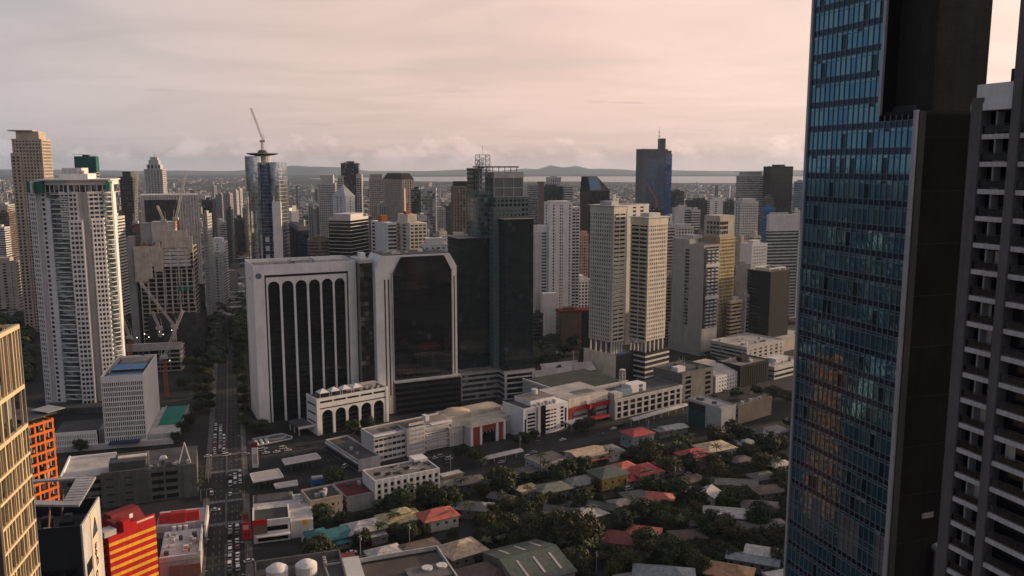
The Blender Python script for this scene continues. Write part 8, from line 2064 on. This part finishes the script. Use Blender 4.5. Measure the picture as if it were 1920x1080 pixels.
for i, (px, py) in enumerate(((806, 864), (816, 860), (826, 858), (842, 862), (838, 872), (1010, 832), (1055, 826), (1098, 808), (1150, 805), (1165, 800), (1130, 816), (1185, 838), (1380, 742), (1410, 738), (1340, 745), (1360, 735), (990, 858), (1000, 850), (940, 868))): spot(px, py, rc.choice(['sedan', 'van']), ['grey', 'white', 'silver', 'white', 'black'][i % 5], R(34), f"{['grey', 'white', 'silver', 'white', 'black'][i % 5]} car parked {['beside the school', 'by the school yard', 'in the school yard centre', 'at the school yard edge', 'low in the school yard', 'before the slot-window office', 'beside the mall porch', 'under the mall canopy', 'right of the mall', 'by the pier office', 'before the mall entrance', 'beside the blue-grey house', 'before the small-window block', 'before the ribbed block', 'before the dark slot office', 'between slot office and white block', 'left of the flat-roofed building', 'behind the flat-roofed building', 'on the street by the big round tree'][i]}")
for i, (px, py) in enumerate(((1178, 918), (1203, 913), (1215, 908), (1210, 920), (1345, 878), (1358, 882), (1420, 893), (1408, 1008), (1425, 1003), (1438, 1000), (1290, 890), (660, 1038))): spot(px, py, rc.choice(['sedan', 'van']), ['white', 'silver', 'black', 'white', 'white', 'black', 'white', 'white', 'silver', 'grey', 'white', 'white'][i], R([30, 30, 30, 30, -8, -8, 20, 15, 15, 15, 30, 25][i]), f"car on the village street {['left of the coral roof', 'above the coral roof', 'in shade above the coral roof', 'before the coral roof', 'above the long green-grey roof', 'right of the white one above long roof', 'by the dark green roof', 'first left of the glass tower', 'second left of the glass tower', 'third left of the glass tower', 'below the red cluster', 'behind the brown hall'][i]}")
# white minibus by the walkway
def lamp_post(P, ang, label, group, h=9.0):
    t = thing('street_lamp', label, 'street lamp', (P.x, P.y, 0), ang, group)
    part(t, 'pole', 'steel', lambda m: m.bar((0, 0, 0), (0, 0, h), .12, 6, 0, .08)); a_ = part(t, 'arm', 'steel', lambda m: m.bar((0, 0, h-.1), (2.0, 0, h+.35), .06, 5)); part(a_, 'lamp_head', 'lgrey', lambda m: m.box(1.7, 2.7, -.18, .18, h+.28, h+.46))
for i in range(8): lamp_post(AV[1]+wA*(-20+i*32)+uA*9.6, GA+math.pi, f"{NUM[i]} lamp post from the front on avenue's right side", 'lamps along the avenue')
for i in range(8): lamp_post(AV[1]+wA*(-12+i*32)-uA*9.6, GA, f"{NUM[i]} lamp post from the front on avenue's left side", 'lamps along the avenue')
def pole(px, py, label, h=10):
    P = gnd(px, py); t = thing('utility_pole', label, 'utility pole', (P.x, P.y, 0), R(36), 'utility poles in the village')
    part(t, 'mast', 'lgrey', lambda m: m.bar((0, 0, 0), (0, 0, h), .17, 7, 0, .11)); part(t, 'crossarm', 'grey', lambda m: m.box(-1.1, 1.1, -.07, .07, h-1.0, h-.8)); part(t, 'transformer', 'lgrey', lambda m: m.cyl(.45, 0, h-3.0, h-1.9, .3, .3, 10))
    return P+Vector((0, 0, h-.9))
W_ = [pole(*a) for a in ((676, 1040, 'pole beside the white hip-roofed house'), (768, 1018, 'pole beside the pale yellow house'), (850, 985, 'pole beside the coral-roofed house'), (1118, 1072, 'pole with lamp below the feathery tree'), (1175, 925, 'pole beside the car on village street'), (1265, 905, 'pole below the red cluster'), (845, 885, 'pole beside the dark hip roof', 11), (975, 848, 'pole on the street before flat-roofed building', 11), (1215, 815, 'pole beside the blue-grey house', 11), (1335, 790, 'pole before the teal-wrapped building', 11))]
mb = MB()
for a, b in ((0, 1), (1, 2), (4, 5), (6, 7), (7, 8), (8, 9)):
    for dx in (-.9, 0, .9):
        for j in range(8):
            s0, s1 = j/8, (j+1)/8; f = lambda s: W_[a].lerp(W_[b], s)+Vector((dx, 0, -1.6*4*s*(1-s)*.5)); mb.bar(f(s0), f(s1), .025, 3)
o = mb.build('overhead_wires', M['black']); o['kind'] = 'stuff'; o['label'] = 'sagging black wires strung between the village poles'; o['category'] = 'wires'
for (px, py, lab) in ((458, 880, 'signal mast with long arm right of the far crossing'), (377, 940, 'signal mast with long arm left of side street'), (456, 945, 'signal mast right of the side street junction')):
    P = gnd(px, py); t = thing('traffic_light', lab, 'traffic light', (P.x, P.y, 0), GA+(math.pi if px > 420 else 0)); part(t, 'mast', 'steel', lambda m: m.bar((0, 0, 0), (0, 0, 6.5), .14, 6)); part(t, 'arm', 'steel', lambda m: m.bar((0, 0, 6.3), (6, 0, 6.6), .09, 5)); part(t, 'signal_head', 'char', lambda m: m.box(5.3, 5.9, -.2, .2, 5.4, 6.5))
# ================================================================== the evening haze
hz = MB().box(-23500, 23500, -5500, 22500, -1.0, 330.0)
m = bpy.data.materials.new('haze_air'); m.use_nodes = True; m.node_tree.nodes.clear(); kk = NT(m.node_tree)
out = kk.n('ShaderNodeOutputMaterial'); vol = kk.n('ShaderNodeVolumePrincipled')
vol.inputs['Color'].default_value = (.58, .77, 1.0, 1); vol.inputs['Density'].default_value = 3.0e-5
vol.inputs['Anisotropy'].default_value = 0.2
kk.l(vol.outputs[0], out.inputs['Volume'])
ho = hz.build('haze', m); ho['kind'] = 'stuff'
